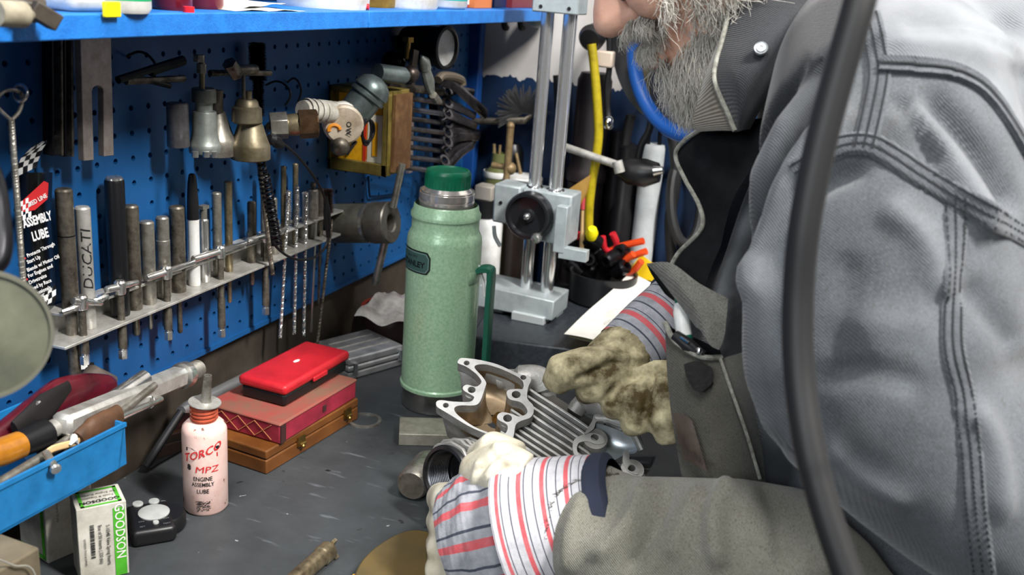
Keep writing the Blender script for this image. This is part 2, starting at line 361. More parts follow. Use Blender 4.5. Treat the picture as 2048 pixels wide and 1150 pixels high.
# spiral wire brushes whose twisted stems hang below the rack
def twist(b, a, c, r, turns, seg=6):
    a, c = V(a), V(c); u, q, t = frame(c-a); n = int(turns*10)
    for ph in (0, PI):
        b.tube([a+(c-a)*(i/n)+(u*math.cos(ph+2*PI*i/10)+q*math.sin(ph+2*PI*i/10))*r*.55 for i in range(n+1)], r*.55, seg)
    return b
def bristle(b, a, c, r, n, turns, wd=.0006):
    a, c = V(a), V(c); u, q, t = frame(c-a)
    for i in range(n):
        f = (i+.5)/n; an = 2*PI*turns*f + rng.uniform(-.3, .3); p = a+(c-a)*f; d = u*math.cos(an)+q*math.sin(an); rr = r*rng.uniform(.85, 1.05)
        s = t*wd; e = t.cross(d)*wd
        for sg in (1, -1):
            vs = [b.v(p+d*sg*rr*.1 + k) for k in (s, e, -s, -e)]; tip = b.v(p+d*sg*rr + t*rng.uniform(-.001, .001))
            for k in range(4): b.face((vs[k], vs[(k+1) % 4], tip))
BR = M('grey_bristle', '6c6a66', .5, .3)
for i, (px, yt, yj, yb, w, xb, lb) in enumerate([(577, 382, 450, 677, 14, 560, 'spiral wire brush with its twisted stem hanging furthest left below the rack'),
        (594, 372, 440, 668, 13, 588, 'spiral wire brush standing behind the second tall thin tan rod'),
        (612, 384, 440, 672, 12, 607, 'spiral wire brush with a bright straight stem left of the knobbed cylinder')]):
    a, j = onx(px, yt, -.713), onx(px, yj, -.713); e = onx(xb, yb, -.713)
    t = thing('spiral_brush', lb, 'brush', (e.x, e.y, e.z), 'spiral brushes in the rack')
    b = MB(); bristle(b, j, a, pxr(w, a), 260, 9); build(b, 'bristles', BR, t)
    b = MB(); twist(b, a, e, .0024, 38); build(b, 'twisted_stem', BSTEEL, t)
for px, yt, yb, xb, mt, lb in ((632, 500, 664, 622, BSTEEL, 'plain thin rod hanging below the knobbed cylinder'), (641, 520, 610, 637, DSTEEL, 'short dark rod hanging below the right rack end')):
    b = MB(); b.cyl(onx(px, yt-60, -.716), onx(xb, yb, -.716), .002, .0017); build(b, 'hanging_rod', mt, label=lb, cat='rod')
b = MB(); twist(b, onx(664, 440, -.700), onx(633, 700, -.700), .0022, 42)
t = build(b, 'twisted_wire', DSTEEL, label='long twisted wire hanging slantwise at the right end of the rack', cat='wire')
# rusty brush head at the right end
a, c = onx(655, 425, RKX), onx(655, 378, RKX)
t = thing('rotary_brush', 'dark rusty brush head standing at the right end of the rack', 'brush', a)
b = MB(); b.cyl(a, c, .002); build(b, 'core', DSTEEL, t)
b = MB(); bristle(b, a, c, .010, 420, 17); build(b, 'bristles', M('rust_bristle', '3a2a24', .7), t)
# T handled valve tools: cross bar, collar and a stem hanging through both plates
TH = [((145, 601), (203, 606), (163, 603), (170, 728), 'T handled tool at the left end of the rack in front of the lettered sleeve'),
      ((212, 582), (275, 566), (240, 573), (238, 720), 'T handled tool lying in front of the black gripped punch'),
      ((292, 554), (390, 521), (333, 543), (331, 681), 'T handled tool with a long bar left of the rack middle'),
      ((386, 520), (492, 488), (441, 502), (437, 676), 'T handled tool with a long bar right of the white marker'),
      ((494, 484), (572, 459), (531, 471), (529, 629), 'T handled tool lying below the black coil spring')]
for a, c, k, e, lb in TH:
    X = -.711; K = onx(*k, X); A = onx(*a, X); Cc = onx(*c, X); zt = .2335
    dz = .2335 + (K.y-.69)*.01 - K.z
    d = (Cc-A).normalized(); E_ = V((K.x, K.y, onx(*e, X).z))
    t = thing('tee_handle_reamer', lb, 'hand tool', E_, 'T handled valve tools in the rack')
    b = MB(); la = (K-A).length; lc = (Cc-K).length
    b.lathe([(0, -la), (.0034, -la+.0004), (.0041, -la+.002), (.0041, -.006), (.0044, -.004), (.0044, .004), (.0036, .006), (.0036, lc*.55), (.003, lc*.57), (.003, lc-.001), (.0024, lc), (0, lc)], K, d, 16)
    build(b, 'cross_bar', BSTEEL, t)
    b = MB(); b.lathe([(.0, -.008), (.0052, -.008), (.0059, -.006), (.0059, .0045), (.0045, .0065), (0, .007)], K, (0, 0, 1), 16); build(b, 'collar', BSTEEL, t)
    L = K.z-E_.z
    b = MB(); b.lathe([(0, .012), (.0046, .012), (.0046, L*.45), (.0036, L*.47), (.0036, L-.005), (0, L-.005)], E_, (0, 0, 1), 14); build(b, 'stem', DSTEEL, t)
    b = MB(); b.hexbar(E_, E_+V((0, 0, .009)), .0048); b.cyl(E_+V((0, 0, .008)), E_+V((0, 0, .013)), .0035); build(b, 'hex_end', BSTEEL, t)
for px, py, w in ((143, 614, .006), (197, 588, .0065)):
    P = onx(px, py, -.715); P.z = .2295
    b = MB(); b.tube(spline([P+V((0, -w*2, .0015)), P+V((w*.6, -w*.6, .003)), P+V((w*.4, w, .003)), P+V((-w*.4, w*2.2, .0015))], 6), [.003]*7+[.004]*6+[.0028]*6, 10)
    build(b, 'valve_keeper', BSTEEL, label='small bright clip lying beside the ' + ('leftmost punch' if w < .0062 else 'lettered sleeve') + ' on the rack', cat='clip')
# ------------------------------------------------------------------ things over the rack: coil spring, thin twisted wire, cable with plug
b = MB(); b.helix(onx(527, 345, -.690), onx(553, 492, -.690), .0062, .0016, 17, 6, 14); b.helix(onx(520, 318, -.690), onx(527, 345, -.690), .004, .0016, 3, 6, 14)
build(b, 'coil_spring', BLACKM, label='black coil spring hanging in front of the rack', cat='spring')
b = MB(); twist(b, onx(517, 318, -.695), onx(545, 549, -.692), .0028, 40); build(b, 'twisted_wire', DSTEEL, label='twisted steel wire hanging left of the black coil spring', cat='wire')
cab = thing('sensor_cable', 'thin black cable looping over the rack with an inline plug', 'cable', onx(600, 520, -.685))
pts = spline([onx(*q, -.688) for q in ((545, 288), (560, 283), (600, 318), (635, 365), (652, 405), (656, 440), (657, 468), (650, 495), (630, 514), (603, 520), (575, 512), (552, 493), (548, 480))], 8)
b = MB(); b.tube(pts, .0017, 8); build(b, 'wire', BLACK, cab)
b = MB(); A, Bp = onx(652, 393, -.688), onx(657, 474, -.688)
b.tube([A.lerp(Bp, f) for f in (0, .15, .3, .35, .7, .8, .82, 1)], [.0022, .003, .0045, .005, .005, .0045, .0035, .003], 12); build(b, 'inline_plug', BLACK, cab)
b = MB(); A, Bp = onx(538, 275, -.688), onx(565, 292, -.688); b.tube([A.lerp(Bp, f) for f in (0, .2, .4, .6, .8, 1)], [.004, .0075, .006, .0075, .0055, .003], 12); build(b, 'clip', BLACK, cab)
# ------------------------------------------------------------------ twisted wire loop tool, far left
lp = thing('wire_loop_tool', 'twisted steel wire tool with an open loop and eye at its top', 'wire tool', onx(48, 575, -.66))
b = MB(); twist(b, onx(22, 240, -.66), onx(47, 575, -.66), .0025, 60); build(b, 'twisted_shank', STEEL, lp)
b = MB(); b.tube(spline([onx(*q, -.66) for q in ((22, 240), (8, 228), (-6, 212), (-4, 194), (10, 182), (30, 180), (42, 188), (44, 205), (37, 225), (24, 239))], 5), .0016, 8); build(b, 'loop', STEEL, lp)
cx = onx(40, 186, -.66); b = MB(); b.tube([cx + (RT*math.cos(k*PI/8)*.0055+UP*math.sin(k*PI/8)*.0068) for k in range(16)], .0015, 8, loop=True); build(b, 'eye', BSTEEL, lp)
b = MB(); b.ball(onx(40, 186, -.66), .0022, 10); b.cyl(onx(40, 186, -.66), onx(40, 186, WX+.001), .0016); build(b, 'hanging_pin', DSTEEL, lp)
# ------------------------------------------------------------------ dark rails and slotted plate hanging under the shelf
def slab(poly, x, th, name, mat, parent=None, bevel=.0008, **k):
    b = MB(); b.prism([onx(px, py, x) for px, py in poly], (-th, 0, 0)); return build(b, name, mat, parent, bevel=bevel, **k)
rl = thing('channel_rail', 'pair of dark steel channel rails hanging left of the slotted plate', 'rail', onx(125, 314, -.715))
for x0, x1, yb in ((103, 126, 312), (128, 147, 314)):
    slab([(x0, 66), (x0+5, 66), (x0+7, yb), (x0+2, yb)], -.712, .012, 'flange', BLACKM, rl)
    slab([(x1-4, 66), (x1, 66), (x1+2, yb), (x1-2, yb)], -.712, .012, 'flange', DSTEEL, rl)
    slab([(x0, 66), (x1, 66), (x1+2, yb-1), (x0+2, yb-1)], -.722, .003, 'web', BLACKM, rl)
arch = [(207, 182), (206, 177), (202, 173), (196, 171), (190, 173), (186, 177), (184, 183)]
slab([(160, 62), (222, 60), (228, 311), (208, 313)] + arch + [(188, 320), (168, 322)], -.705, .007, 'slotted_plate', M('ground_steel', 'a39a94', .45, .55, '8a7f78', 90, .4, .05),
     label='grey slotted steel plate hanging below the left end of the shelf', cat='plate', bevel=.0006)
# peg hooks
HG = 'wire hooks on the pegboard'
def hook(px, yt, yb, lb, out=.035):
    a = onx(px, yt, WX+.0012); b_ = MB(); z2 = onx(px, yb, WX).z
    b_.tube(spline([a, a+V((out*.4, 0, .006)), a+V((out*.75, 0, .004)), a+V((out, 0, -.004)), a+V((out, 0, (z2-a.z)*.55)), V((a.x+out*.8, a.y, z2))], 6), .0014, 8)
    return build(b_, 'peg_hook', M('hook_wire', '3c3b3a', .35, .8), label=lb, cat='hook', group=HG)
hook(254, 113, 160, 'wire peg hook right of the slotted plate')
hook(532, 170, 205, 'wire peg hook above the brass hex fitting')
hook(575, 165, 200, 'wire peg hook nearest the wrapped air tool', .02)
# dark hex keys and pegs lying across hooks, in the shade
for i, (a, c, r, lb) in enumerate([((236, 160), (335, 128), .004, 'dark hex bar slanting up from the slotted plate'), ((252, 163), (368, 157), .0035, 'dark flat steel bar lying level left of the bolts'),
        ((300, 142), (366, 121), .0055, 'thick black pin pointing up towards the hex bolt'), ((268, 154), (340, 172), .0028, 'thin black rod slanting down behind the grey cup'),
        ((420, 146), (540, 146), .0035, 'dark threaded bar crossing behind the bottle brush')]):
    b = MB(); b.tube([onx(*a, -.705), onx(*c, -.70)], r, 8); build(b, 'hex_bar', DSTEEL if i in (1, 4) else BLACKM, label=lb, cat='bar')
# valve seat cutter heads
def lathepx(px, prof, x, mat, name, parent=None, seg=32, **k):
    """turned piece on a vertical axis: profile rows are (image height, image width)"""
    base = onx(px, prof[-1][0], x); rows = []
    for yy, ww in prof:
        p = onx(px, yy, x); rows.append((pxr(ww, p), p.z-base.z))
    rows = [(0, rows[0][1])] + rows + [(0, rows[-1][1])]
    b = MB(); b.lathe(rows[::-1], base, seg=seg); return build(b, name, mat, parent, **k)
cup = lathepx(357, [(205, 38), (207, 43), (290, 44), (293, 42)], -.705, M('cup_grey', '7b7a7c', .4, .7, '5c5a5c', 80, .4), 'pilot_cup', label='plain grey steel cup hanging left of the flared cutter', cat='cup')
MINT = M('cutter_metal', 'a9b0aa', .38, .75, '7c807a', 45, .45, .08, rvar=.15)
P0 = onx(410, 310, -.69)
t = thing('seat_cutter', 'pale flared valve seat cutter with a hex bolt on top', 'cutter', P0)
lathepx(408, [(176, 44), (179, 48), (204, 48)], -.69, M('cutter_dark', '62655f', .45, .7, '4a4c48', 60, .4), 'collar', t)
lathepx(408, [(203, 36), (206, 34), (222, 34)], -.69, MINT, 'neck', t)
lathepx(410, [(222, 46), (226, 48), (262, 50), (276, 54), (287, 60), (289, 62), (303, 62), (305, 60)], -.69, MINT, 'bell', t)
for dx in (-20, 2, 18):
    b = MB(); q = onx(410+dx, 303, -.675); b.cyl(q, q-V((0, 0, .006)), .0035); build(b, 'cutting_bit', BSTEEL, t)
for y0, y1, w, o_ in ((109, 124, 23, 398), (127, 147, 20, 403)):
    b = MB(); b.hexbar(onx(o_, y0, -.69), onx(o_, y1, -.69), pxr(w, P0)); build(b, 'hex_nut', STEEL, t, bevel=.0006)
b = MB(); b.cyl(onx(404, 124, -.69), onx(404, 178, -.69), pxr(11, P0)); build(b, 'threaded_stud', BRASSY, t)
P0 = onx(436, 308, -.718)
t = thing('seat_cutter', 'grey conical valve seat cutter half hidden behind the pale one', 'cutter', P0)
lathepx(436, [(222, 30), (228, 33), (276, 66), (280, 70), (308, 70), (310, 68)], -.718, STEEL, 'cone', t)
b = MB(); b.cyl(onx(430, 180, -.718), onx(430, 224, -.718), .009); build(b, 'stub', DSTEEL, t)
P0 = onx(501, 317, -.69)
t = thing('seat_cutter', 'brownish valve seat cutter with a stepped cap, nearest the brass fitting', 'cutter', P0)
TANM = M('cutter_tan', '8f8672', .4, .75, '51492f', 28, .45, .08, rvar=.15)
lathepx(494, [(198, 36), (203, 44), (212, 48), (216, 58), (243, 60), (246, 52)], -.69, TANM, 'stepped_cap', t)
lathepx(501, [(246, 46), (250, 50), (278, 68), (288, 76), (292, 78), (316, 78), (318, 74)], -.69, TANM, 'cone', t)
b = MB(); b.cyl(onx(497, 182, -.69), onx(497, 200, -.69), pxr(13, P0)); build(b, 'stub', TANM, t)
b = MB(); b.cyl(onx(486, 140, -.69), onx(488, 200, -.69), pxr(7, P0)); b.hexbar(onx(458, 126, -.69), onx(474, 150, -.69), .008); b.cyl(onx(470, 140, -.69), onx(510, 138, -.69), .0055); build(b, 'draw_bolt', DSTEEL, t)
# black bottle brush
t = thing('bottle_brush', 'black bristled bottle brush hanging upright on the pegboard', 'brush', onx(516, 240, -.722))
b = MB(); b.cyl(onx(514, 84, -.722), onx(517, 242, -.722), .0022); build(b, 'stem', DSTEEL, t)
b = MB(); bristle(b, onx(514, 86, -.722), onx(516, 160, -.722), .0115, 900, 40, .0007); bristle(b, onx(516, 160, -.722), onx(517, 232, -.722), .008, 500, 30, .0007); build(b, 'bristles', M('black_bristle', '0c0c0d', .6), t)
# brass hex fitting
t = thing('hex_fitting', 'dull brass hex coupling sticking out of the pegboard', 'fitting', onx(590, 275, -.68))
A, Bq = onx(540, 252, -.705), onx(636, 247, -.660); d = (Bq-A); L = d.length; d.normalize()
b = MB(); b.hexbar(A, A+d*L*.36, .0165); build(b, 'rear_hex', STEEL, t, bevel=.0008)
b = MB(); b.lathe([(0, L*.36), (.0125, L*.36), (.0135, L*.4), (.0135, L*.62), (0, L*.62)], A, d, 24); build(b, 'sleeve', BRASSY, t)
b = MB(); b.loft([[A+d*s+(frame(d)[0]*math.cos(k*PI/12)+frame(d)[1]*math.sin(k*PI/12))*rr*((1/math.cos((k % 4-2)*PI/12)*.9) if hx else 1) for k in range(24)] for s, rr, hx in ((L*.6, .017, 1), (L*.97, .017, 1), (L, .0155, 0), (L, .009, 0), (L*.85, .0085, 0))]); build(b, 'front_hex', M('bronze', '86694e', .35, .9, '564331', 60, .4), t, sharp=25)
b = MB(); b.cyl(onx(540, 252, WX+.001), A, .005); build(b, 'peg', DSTEEL, t)
# ------------------------------------------------------------------ lube pouch with a die-cut chequered flag
def px_map(pl):                                   # (px,py) -> point on a plane
    return lambda x, y: pl(x, y)
PX_ = lambda x, y: onx(x, y, -.728)
t = thing('lube_pouch', 'black assembly lube pouch with a chequered flag top at the left end of the rack', 'pouch', PX_(90, 632))
BLK = M('gloss_black_film', '0b0b0d', .28, coat=.3)
b = MB()
rows = [(392, 36, 104), (345, 36, 105), (420, 40, 103), (470, 44, 106), (520, 50, 109), (570, 57, 111), (600, 60, 112), (634, 62, 100)]
rows = sorted(rows)
b.grid(9, len(rows), lambda a, c: (lambda r: onx(r[1]+(r[2]-r[1])*a, r[0]+(-10 if a > .99 else 0)*0, -.736+.014*math.sin(PI*min(max(a, 0), 1))))(rows[int(round(c*(len(rows)-1)))]))
b.solidify(.0006); pouch = build(b, 'pouch_body', BLK, t, sharp=80)
def checker(rows, nu, name, parent, x, wave=None):
    """quad strip given as left/right image points per row, alternating white and black cells"""
    b = MB(); nr = len(rows)
    G = [[b.v(onx(l[0]+(r_[0]-l[0])*i/nu, l[1]+(r_[1]-l[1])*i/nu, x+.001+.004*math.sin(i*1.1+j*.7))) for i in range(nu+1)] for j, (l, r_) in enumerate(rows)]
    for j in range(nr-1):
        for i in range(nu):
            b.mi = (i+j) % 2; b.face((G[j][i], G[j][i+1], G[j+1][i+1], G[j+1][i]))
    return build(b, name, [WHITE, BLK], parent, sharp=80)
checker([((36, 352), (74, 334)), ((36, 338), (76, 322)), ((38, 326), (80, 312)), ((42, 316), (84, 300)), ((50, 308), (92, 288)), ((62, 296), (100, 278)), ((76, 286), (110, 271)), ((92, 280), (118, 268)), ((112, 272), (128, 264))], 4, 'flag', t, -.722)
checker([((60, 628), (112, 600)), ((66, 618), (112, 590)), ((62, 608), (112, 578)), ((66, 600), (112, 570))][::-1], 6, 'chequered_hem', t, -.716)
pm = lambda ox, oy, ux, uy, vx, vy, x: (lambda a, c: onx(ox+ux*a+vx*c, oy+uy*a+vy*c, x))
LX = -.717
wt = M('white_ink', 'e8e8e8', .5)
b = MB(); b.mi = 0
b.face([b.v(onx(*q, LX-.001)) for q in ((42, 404), (88, 362), (97, 366), (95, 398), (70, 420), (44, 424))]); build(b, 'red_emblem', REDINK, t)
b = MB(); gx = [(40+i*5.5, 404+j*10-i*3) for i in range(4) for j in range(4)]
for i, (a, c) in enumerate(gx):
    if (i//4+i) % 2 == 0: b.face([b.v(onx(a+p, c+q, LX-.0006)) for p, q in ((0, 0), (6, -3), (6, 7), (0, 10))])
build(b, 'emblem_squares', wt, t)
# text map: size given in pixels, baseline slanting up to the right like the print
def ptext(s, px, py, h, ang, mat=wt, sx=1., bold=.02, x=LX, sh=0., al='CENTER'):
    c, sn = math.cos(ang), math.sin(ang)
    return text(s, h, lambda a, q: onx(px+a*c+q*sn, py+a*sn-q*c, x), mat, t, align=al, bold=bold, sx=sx, shear=sh)
ptext('RED LINE', 76, 400, 12, -.5, sx=.8)
ptext('ASSEMBLY', 74, 440, 25, -.30, sx=.52, bold=.03, sh=.1); ptext('LUBE', 80, 470, 26, -.30, sx=.58, bold=.03, sh=.1)
for i, (s, px, py) in enumerate([('Protects Through', 54, 512), ('Start Up', 54, 525), ('Blends w/ Motor Oil', 54, 541), ('For Engines and', 56, 553), ('Drivetrains', 58, 566), ('Used by Race', 60, 579), ('Professionals', 61, 592)]):
    ptext(s, px, py, 10.5, -.42, sx=.8, al='LEFT')
for px, py in ((50, 514), (54, 556), (56, 580)): ptext('.', px, py-4, 26, 0, mat=REDINK)
ptext('KEEP OUT OF REACH', 84, 596, 6.5, -.42, sx=.8); ptext('15 FL OZ', 86, 606, 8, -.42, sx=.8)
# ------------------------------------------------------------------ metal cabinet with a yellow label, seen on its near side
YB = 1.222
OLIVE = M('olive_metal', '8c7c3c', .45, .4, '5c4f28', 30, .45, .05)
def yq(px, py, y=YB): return ony(px, py, y)
t = thing('key_cabinet', 'small olive metal box with a yellow and red label facing the camera', 'box', yq(722, 350))
TL, TR, BRr, BL = yq(672, 170), yq(776, 178), yq(776, 354), yq(672, 324)
z0, z1 = (BL.z+BRr.z)/2-.004, TL.z
b = MB(); b.box(((WX+.001+BRr.x)/2, YB+.03, (z0+z1)/2), (BRr.x-WX-.001, .052, z1-z0)); build(b, 'body', OLIVE, t, bevel=.0015)
xa, xb = WX+.001, BRr.x
b = MB()
for c, s in (((xa+xb)/2, z0+.008), ((xa+xb)/2, z1-.004)): b.box((c, YB-.001, s), (xb-xa, .012, .016 if s < (z0+z1)/2 else .008))
for x in (xa+.002, xb-.004): b.box((x, YB-.001, (z0+z1)/2), (.008 if x > xa+.01 else .004, .012, z1-z0))
build(b, 'rim', OLIVE, t, bevel=.0008)
YEL = M('yellow_card', 'f0b414', .5, 0, 'c0820e', 25, .35)
def lab(px0, px1, py0, py1, m, nm, off):
    off += .0016
    a, c = yq(px0, py1, YB+.004-off), yq(px1, py0, YB+.004-off); b = MB(); b.box(((a.x+c.x)/2, YB+.004-off, (a.z+c.z)/2), (abs(c.x-a.x), .0012, abs(c.z-a.z))); return build(b, nm, m, t)
lab(676, 766, 186, 328, YEL, 'label', 0); lab(734, 766, 232, 328, M('cream_card', 'd9d6c4', .55), 'white_panel', .0008); lab(725, 734, 240, 328, M('red_card', 'c8381e', .5), 'red_stripe', .0008); lab(744, 756, 246, 312, YEL, 'yellow_panel', .0016)
for i in range(7):
    f = i/6
    p = yq(729, 322-f*75, YB+.002); text('WAX'[i % 3], .007, flat(p, (1, 0, 0), (0, 0, 1)), PAPER, t)
b = MB(); b.box(yq(707, 285, YB+.0005), (.008, .002, .004), (V((.7, 0, .7)), V((0, 1, 0)), V((-.7, 0, .7)))); b.bar(yq(694, 309, YB+.0005), yq(713, 282, YB+.0005), .004, .002, (0, 1, 0)); build(b, 'dark_bar', DSTEEL, t)
b = MB(); b.box((xb+.003, YB+.03, (z0+z1)/2), (.005, .05, z1-z0-.01)); build(b, 'rusty_side', M('rust_side', '5e4127', .7, .2, '8a6a44', 30, .4), t)
# ------------------------------------------------------------------ air tool with a taped handle, in front of the box
AT = M('air_tool_grey', '74807f', .36, .7, '54605e', 50, .4, .05)
Aq, Bq = onx(690, 250, -.672), onx(757, 163, -.640); d = (Bq-Aq); L = d.length; d.normalize(); R_ = pxr(70, Bq)
t = thing('air_tool', 'grey dome ended air tool with a white taped handle on the pegboard', 'air tool', Aq)
b = MB(); b.lathe([(0, 0), (R_*.9, 0), (R_*.95, L*.5), (R_*.95, L*.62), (R_*1.08, L*.64), (R_*1.08, L*.70), (R_*.98, L*.71), (R_*.98, L*.75), (R_*1.08, L*.76), (R_*1.05, L*.84), (R_*.9, L*.95), (R_*.5, L*1.04), (0, L*1.07)], Aq, d, 32); build(b, 'body', AT, t)
b = MB(); b.tube([onx(605, 220, -.690), onx(640, 222, -.685), onx(690, 228, -.672)], [.012, .0145, .0145], 18)
for k in range(6): c = onx(615+k*11, 220+k*1.2, -.688+.002*k); b.lathe([(.0143, -.003), (.0151, 0), (.0143, .003)], c, onx(690, 228, -.672)-onx(605, 220, -.69), 18, cap=False)
build(b, 'taped_handle', M('white_tape', 'c9c6bc', .6, 0, '9b968a', 60, .4, .1), t)
c0 = onx(688, 250, -.662); nn = (V((.55, -.75, -.1))).normalized(); u_, v_, _ = frame(nn)
b = MB(); b.lathe([(0, -.02), (.023, -.02), (.0255, -.016), (.0255, 0), (.023, .002), (0, .002)], c0, nn, 28); build(b, 'end_cap', M('cap_cream', 'cfc2ae', .45, 0, '9d8a70', 60, .35), t)
b = MB(); b.lathe([(.0258, -.019), (.0272, -.017), (.0272, -.008), (.0258, -.006)], c0, nn, 28, cap=False); build(b, 'tape_band', M('white_band', 'd8d5cc', .5), t)
text('Blow', .0145, lambda x, y: c0+nn*.0026+V((0, 0, 1)).cross(nn).normalized()*(y+.007)+V((0, 0, -1))*(x-.002), INK, t)
b = MB(); b.tube([c0+nn*.001+V((0, 0, 1)).cross(nn).normalized()*(-.0125+.007*math.cos(a))+V((0, 0, -.006+.006*math.sin(a))) for a in [k*PI/8 for k in range(10)]], .003, 6); build(b, 'orange_mark', M('orange_ink', 'd98a1e', .5), t)
b = MB(); b.tube([onx(736, 262, -.645)+V((0, .016*math.cos(a), .014*math.sin(a))) for a in [k*PI/10 for k in range(20)]], .0022, 8, loop=True); b.tube([onx(728, 262, -.648)+V((.004, .012*math.cos(a), .018*math.sin(a))) for a in [k*PI/10 for k in range(20)]], .0018, 8, loop=True); build(b, 'ring', BLACKM, t)
b = MB(); b.ball(onx(680, 292, -.668), .013, 16); build(b, 'ball_foot', DSTEEL, t)
b = MB(); A, Bp = onx(755, 145, -.655), onx(806, 152, -.640); b.cyl(A, Bp, .012); b.ball(Bp, .0105, 12); build(b, 'side_tube', AT, t)
b = MB(); b.cyl(onx(720, 245, WX+.001), onx(715, 225, -.68), .006); build(b, 'peg', DSTEEL, t)
# ------------------------------------------------------------------ round things at the far end of the pegboard
t = thing('ball_head', 'shiny dark ball head tool behind the grey air tool', 'tool', onx(787, 140, -.70))
b = MB(); b.ball(onx(787, 125, -.69), pxr(50, onx(787, 125, -.69)), 24); build(b, 'ball', M('black_chrome', '191818', .12, .8), t)
b = MB(); b.cyl(onx(787, 122, WX+.001), onx(787, 125, -.69), .008); build(b, 'post', DSTEEL, t)
b = MB(); A, Bp = onx(813, 118, -.668), onx(816, 84, -.668); b.cyl(A, Bp, .0042); b.hexbar(Bp, Bp+V((0, 0, .007)), .0088); b.cyl(onx(814, 100, WX+.001), onx(814, 100, -.668), .003)
build(b, 'brass_bolt', BRASS, label='small brass bolt standing above the dark flat wrench', cat='bolt')
b = MB(); b.bar(onx(822, 165, -.66), onx(830, 100, -.66), .016, .005, (1, 0, 0)); b.ball(onx(822, 148, -.657), .012, 14); b.cyl(onx(828, 105, WX+.001), onx(828, 105, -.66), .003)
build(b, 'flat_wrench', M('brown_steel', '4f4742', .4, .8), label='dark brown flat wrench hanging left of the black gauge', cat='wrench')
G0 = onx(893, 96, -.655); rg = pxr(86, G0)
t = thing('pressure_gauge', 'black drum gauge with a white face under the far shelf', 'gauge', G0)
b = MB(); b.lathe([(0, -.074), (rg*.75, -.074), (rg*.92, -.06), (rg*.92, -.01), (rg, -.008), (rg, .002), (rg*.86, .003), (rg*.84, -.003), (0, -.003)], G0, (1, -.12, .0), 40); build(b, 'drum', BLACK, t)
b = MB(); b.lathe([(0, -.0028), (rg*.82, -.0028), (rg*.82, -.0022), (0, -.0022)], G0, (1, -.12, 0), 36); build(b, 'face', WHITE, t)
b = MB(); b.cyl(G0-V((.07, 0, 0)), G0-V((.084, 0, 0)), .012); build(b, 'stem', DSTEEL, t)
t = thing('spark_plug_tool', 'pale pointed clamp like tool hanging under the black gauge', 'tool', onx(868, 200, -.66))
b = MB(); b.tube([onx(*q, -.655) for q in ((843, 112), (847, 122), (850, 138))], [.002, .009, .0095], 12); b.tube([onx(*q, -.655) for q in ((850, 138), (858, 165), (866, 192))], [.010, .012, .005], 12, sq=.6); build(b, 'body', M('pale_zinc', '9ba09a', .4, .7, '70746f', 60, .4), t)
b = MB(); b.tube([onx(*q, -.65) for q in ((866, 190), (872, 200), (880, 204))], [.006, .007, .004], 10); build(b, 'tip', STEEL, t)
b = MB(); b.cyl(onx(848, 125, WX+.001), onx(848, 125, -.656), .003); build(b, 'peg', DSTEEL, t)
b = MB(); b.bar(onx(818, 345, -.722), onx(824, 150, -.722), .0115, .006, (1, 0, 0)); b.cyl(onx(823, 165, WX+.001), onx(823, 165, -.722), .003)
build(b, 'steel_ruler', M('pink_steel', 'b9a8a0', .45, .5), label='pale steel strip hanging vertically behind the row of wrenches', cat='ruler')
# fan of combination wrenches: shanks toward the cabinet, heads bent together to the right
WCH = M('wrench_chrome', '77757a', .2, .85, '3a3838', 40, .5)
ys = [(172, 184, 150, 185), (190, 206, 172, 232), (212, 228, 202, 252), (232, 246, 222, 266), (252, 266, 245, 272), (271, 284, 268, 274), (290, 302, 296, 276), (311, 322, 300, 282), (331, 344, 320, 290)]
for i, (ya, yb, yc, ye) in enumerate(ys):
    lb = ['topmost', 'second', 'third', 'fourth', 'fifth', 'sixth', 'seventh', 'eighth', 'lowest'][i] + ' wrench from the top in the fan of dark chrome wrenches'
    hx = 892 if i < 7 else 886; off = -.676 + .004*(i % 3)
    t = thing('combination_wrench', lb, 'wrench', onx(hx, yb, off), 'fan of wrenches on the far pegboard')
    b = MB(); b.tube(spline([onx(776, ya, -.70), onx(830, ya+(yb-ya)*.5, -.69), onx(hx-6, yb, off)], 6), .0042 if i else .0062, 10, sq=.65); build(b, 'shank', WCH if i else DSTEEL, t)
    b = MB(); H0 = onx(hx, yb+1, off); ax = V((.75, -.2, .5)).normalized(); b.lathe([(.0065, -.005), (.0105, -.005), (.0105, .005), (.0065, .005), (.0065, -.005)], H0, ax, 18, cap=False); build(b, 'ring_end', WCH, t)
    b = MB(); ex = 958-abs(i-4)*3; b.tube(spline([H0+V((0, .009, 0)), onx(915, (yb+ye)/2-4, off+.006), onx(ex, ye, off+.012)], 6), [.0085]*4+[.0075]*4+[.0065]*5, 10, sq=.5)
    build(b, 'bent_jaw', WCH, t)
b = MB(); b.bar(onx(866, 168, -.715), onx(880, 350, -.715), .012, .016, (1, 0, 0)); b.cyl(onx(868, 190, WX+.001), onx(868, 190, -.71), .004); b.cyl(onx(878, 330, WX+.001), onx(878, 330, -.71), .004); build(b, 'wrench_holder', BLACKM, label='black upright bar carrying the fan of wrenches', cat='holder')
t = thing('open_end_wrench', 'large dark double ended wrench above the fan of wrenches', 'wrench', onx(920, 190, -.65))
b = MB(); b.tube(spline([onx(*q, -.655) for q in ((882, 158), (905, 168), (935, 195), (970, 228))], 6), [.011]*5+[.009]*9+[.010]*5, 12, sq=.5); build(b, 'shank', WCH, t)
b = MB(); b.tube(spline([onx(*q, -.652) for q in ((876, 160), (884, 152), (905, 153), (922, 160), (924, 170))], 5), .0068, 10); build(b, 'hook_jaw', M('worn_tan', '7d7264', .4, .6), t)
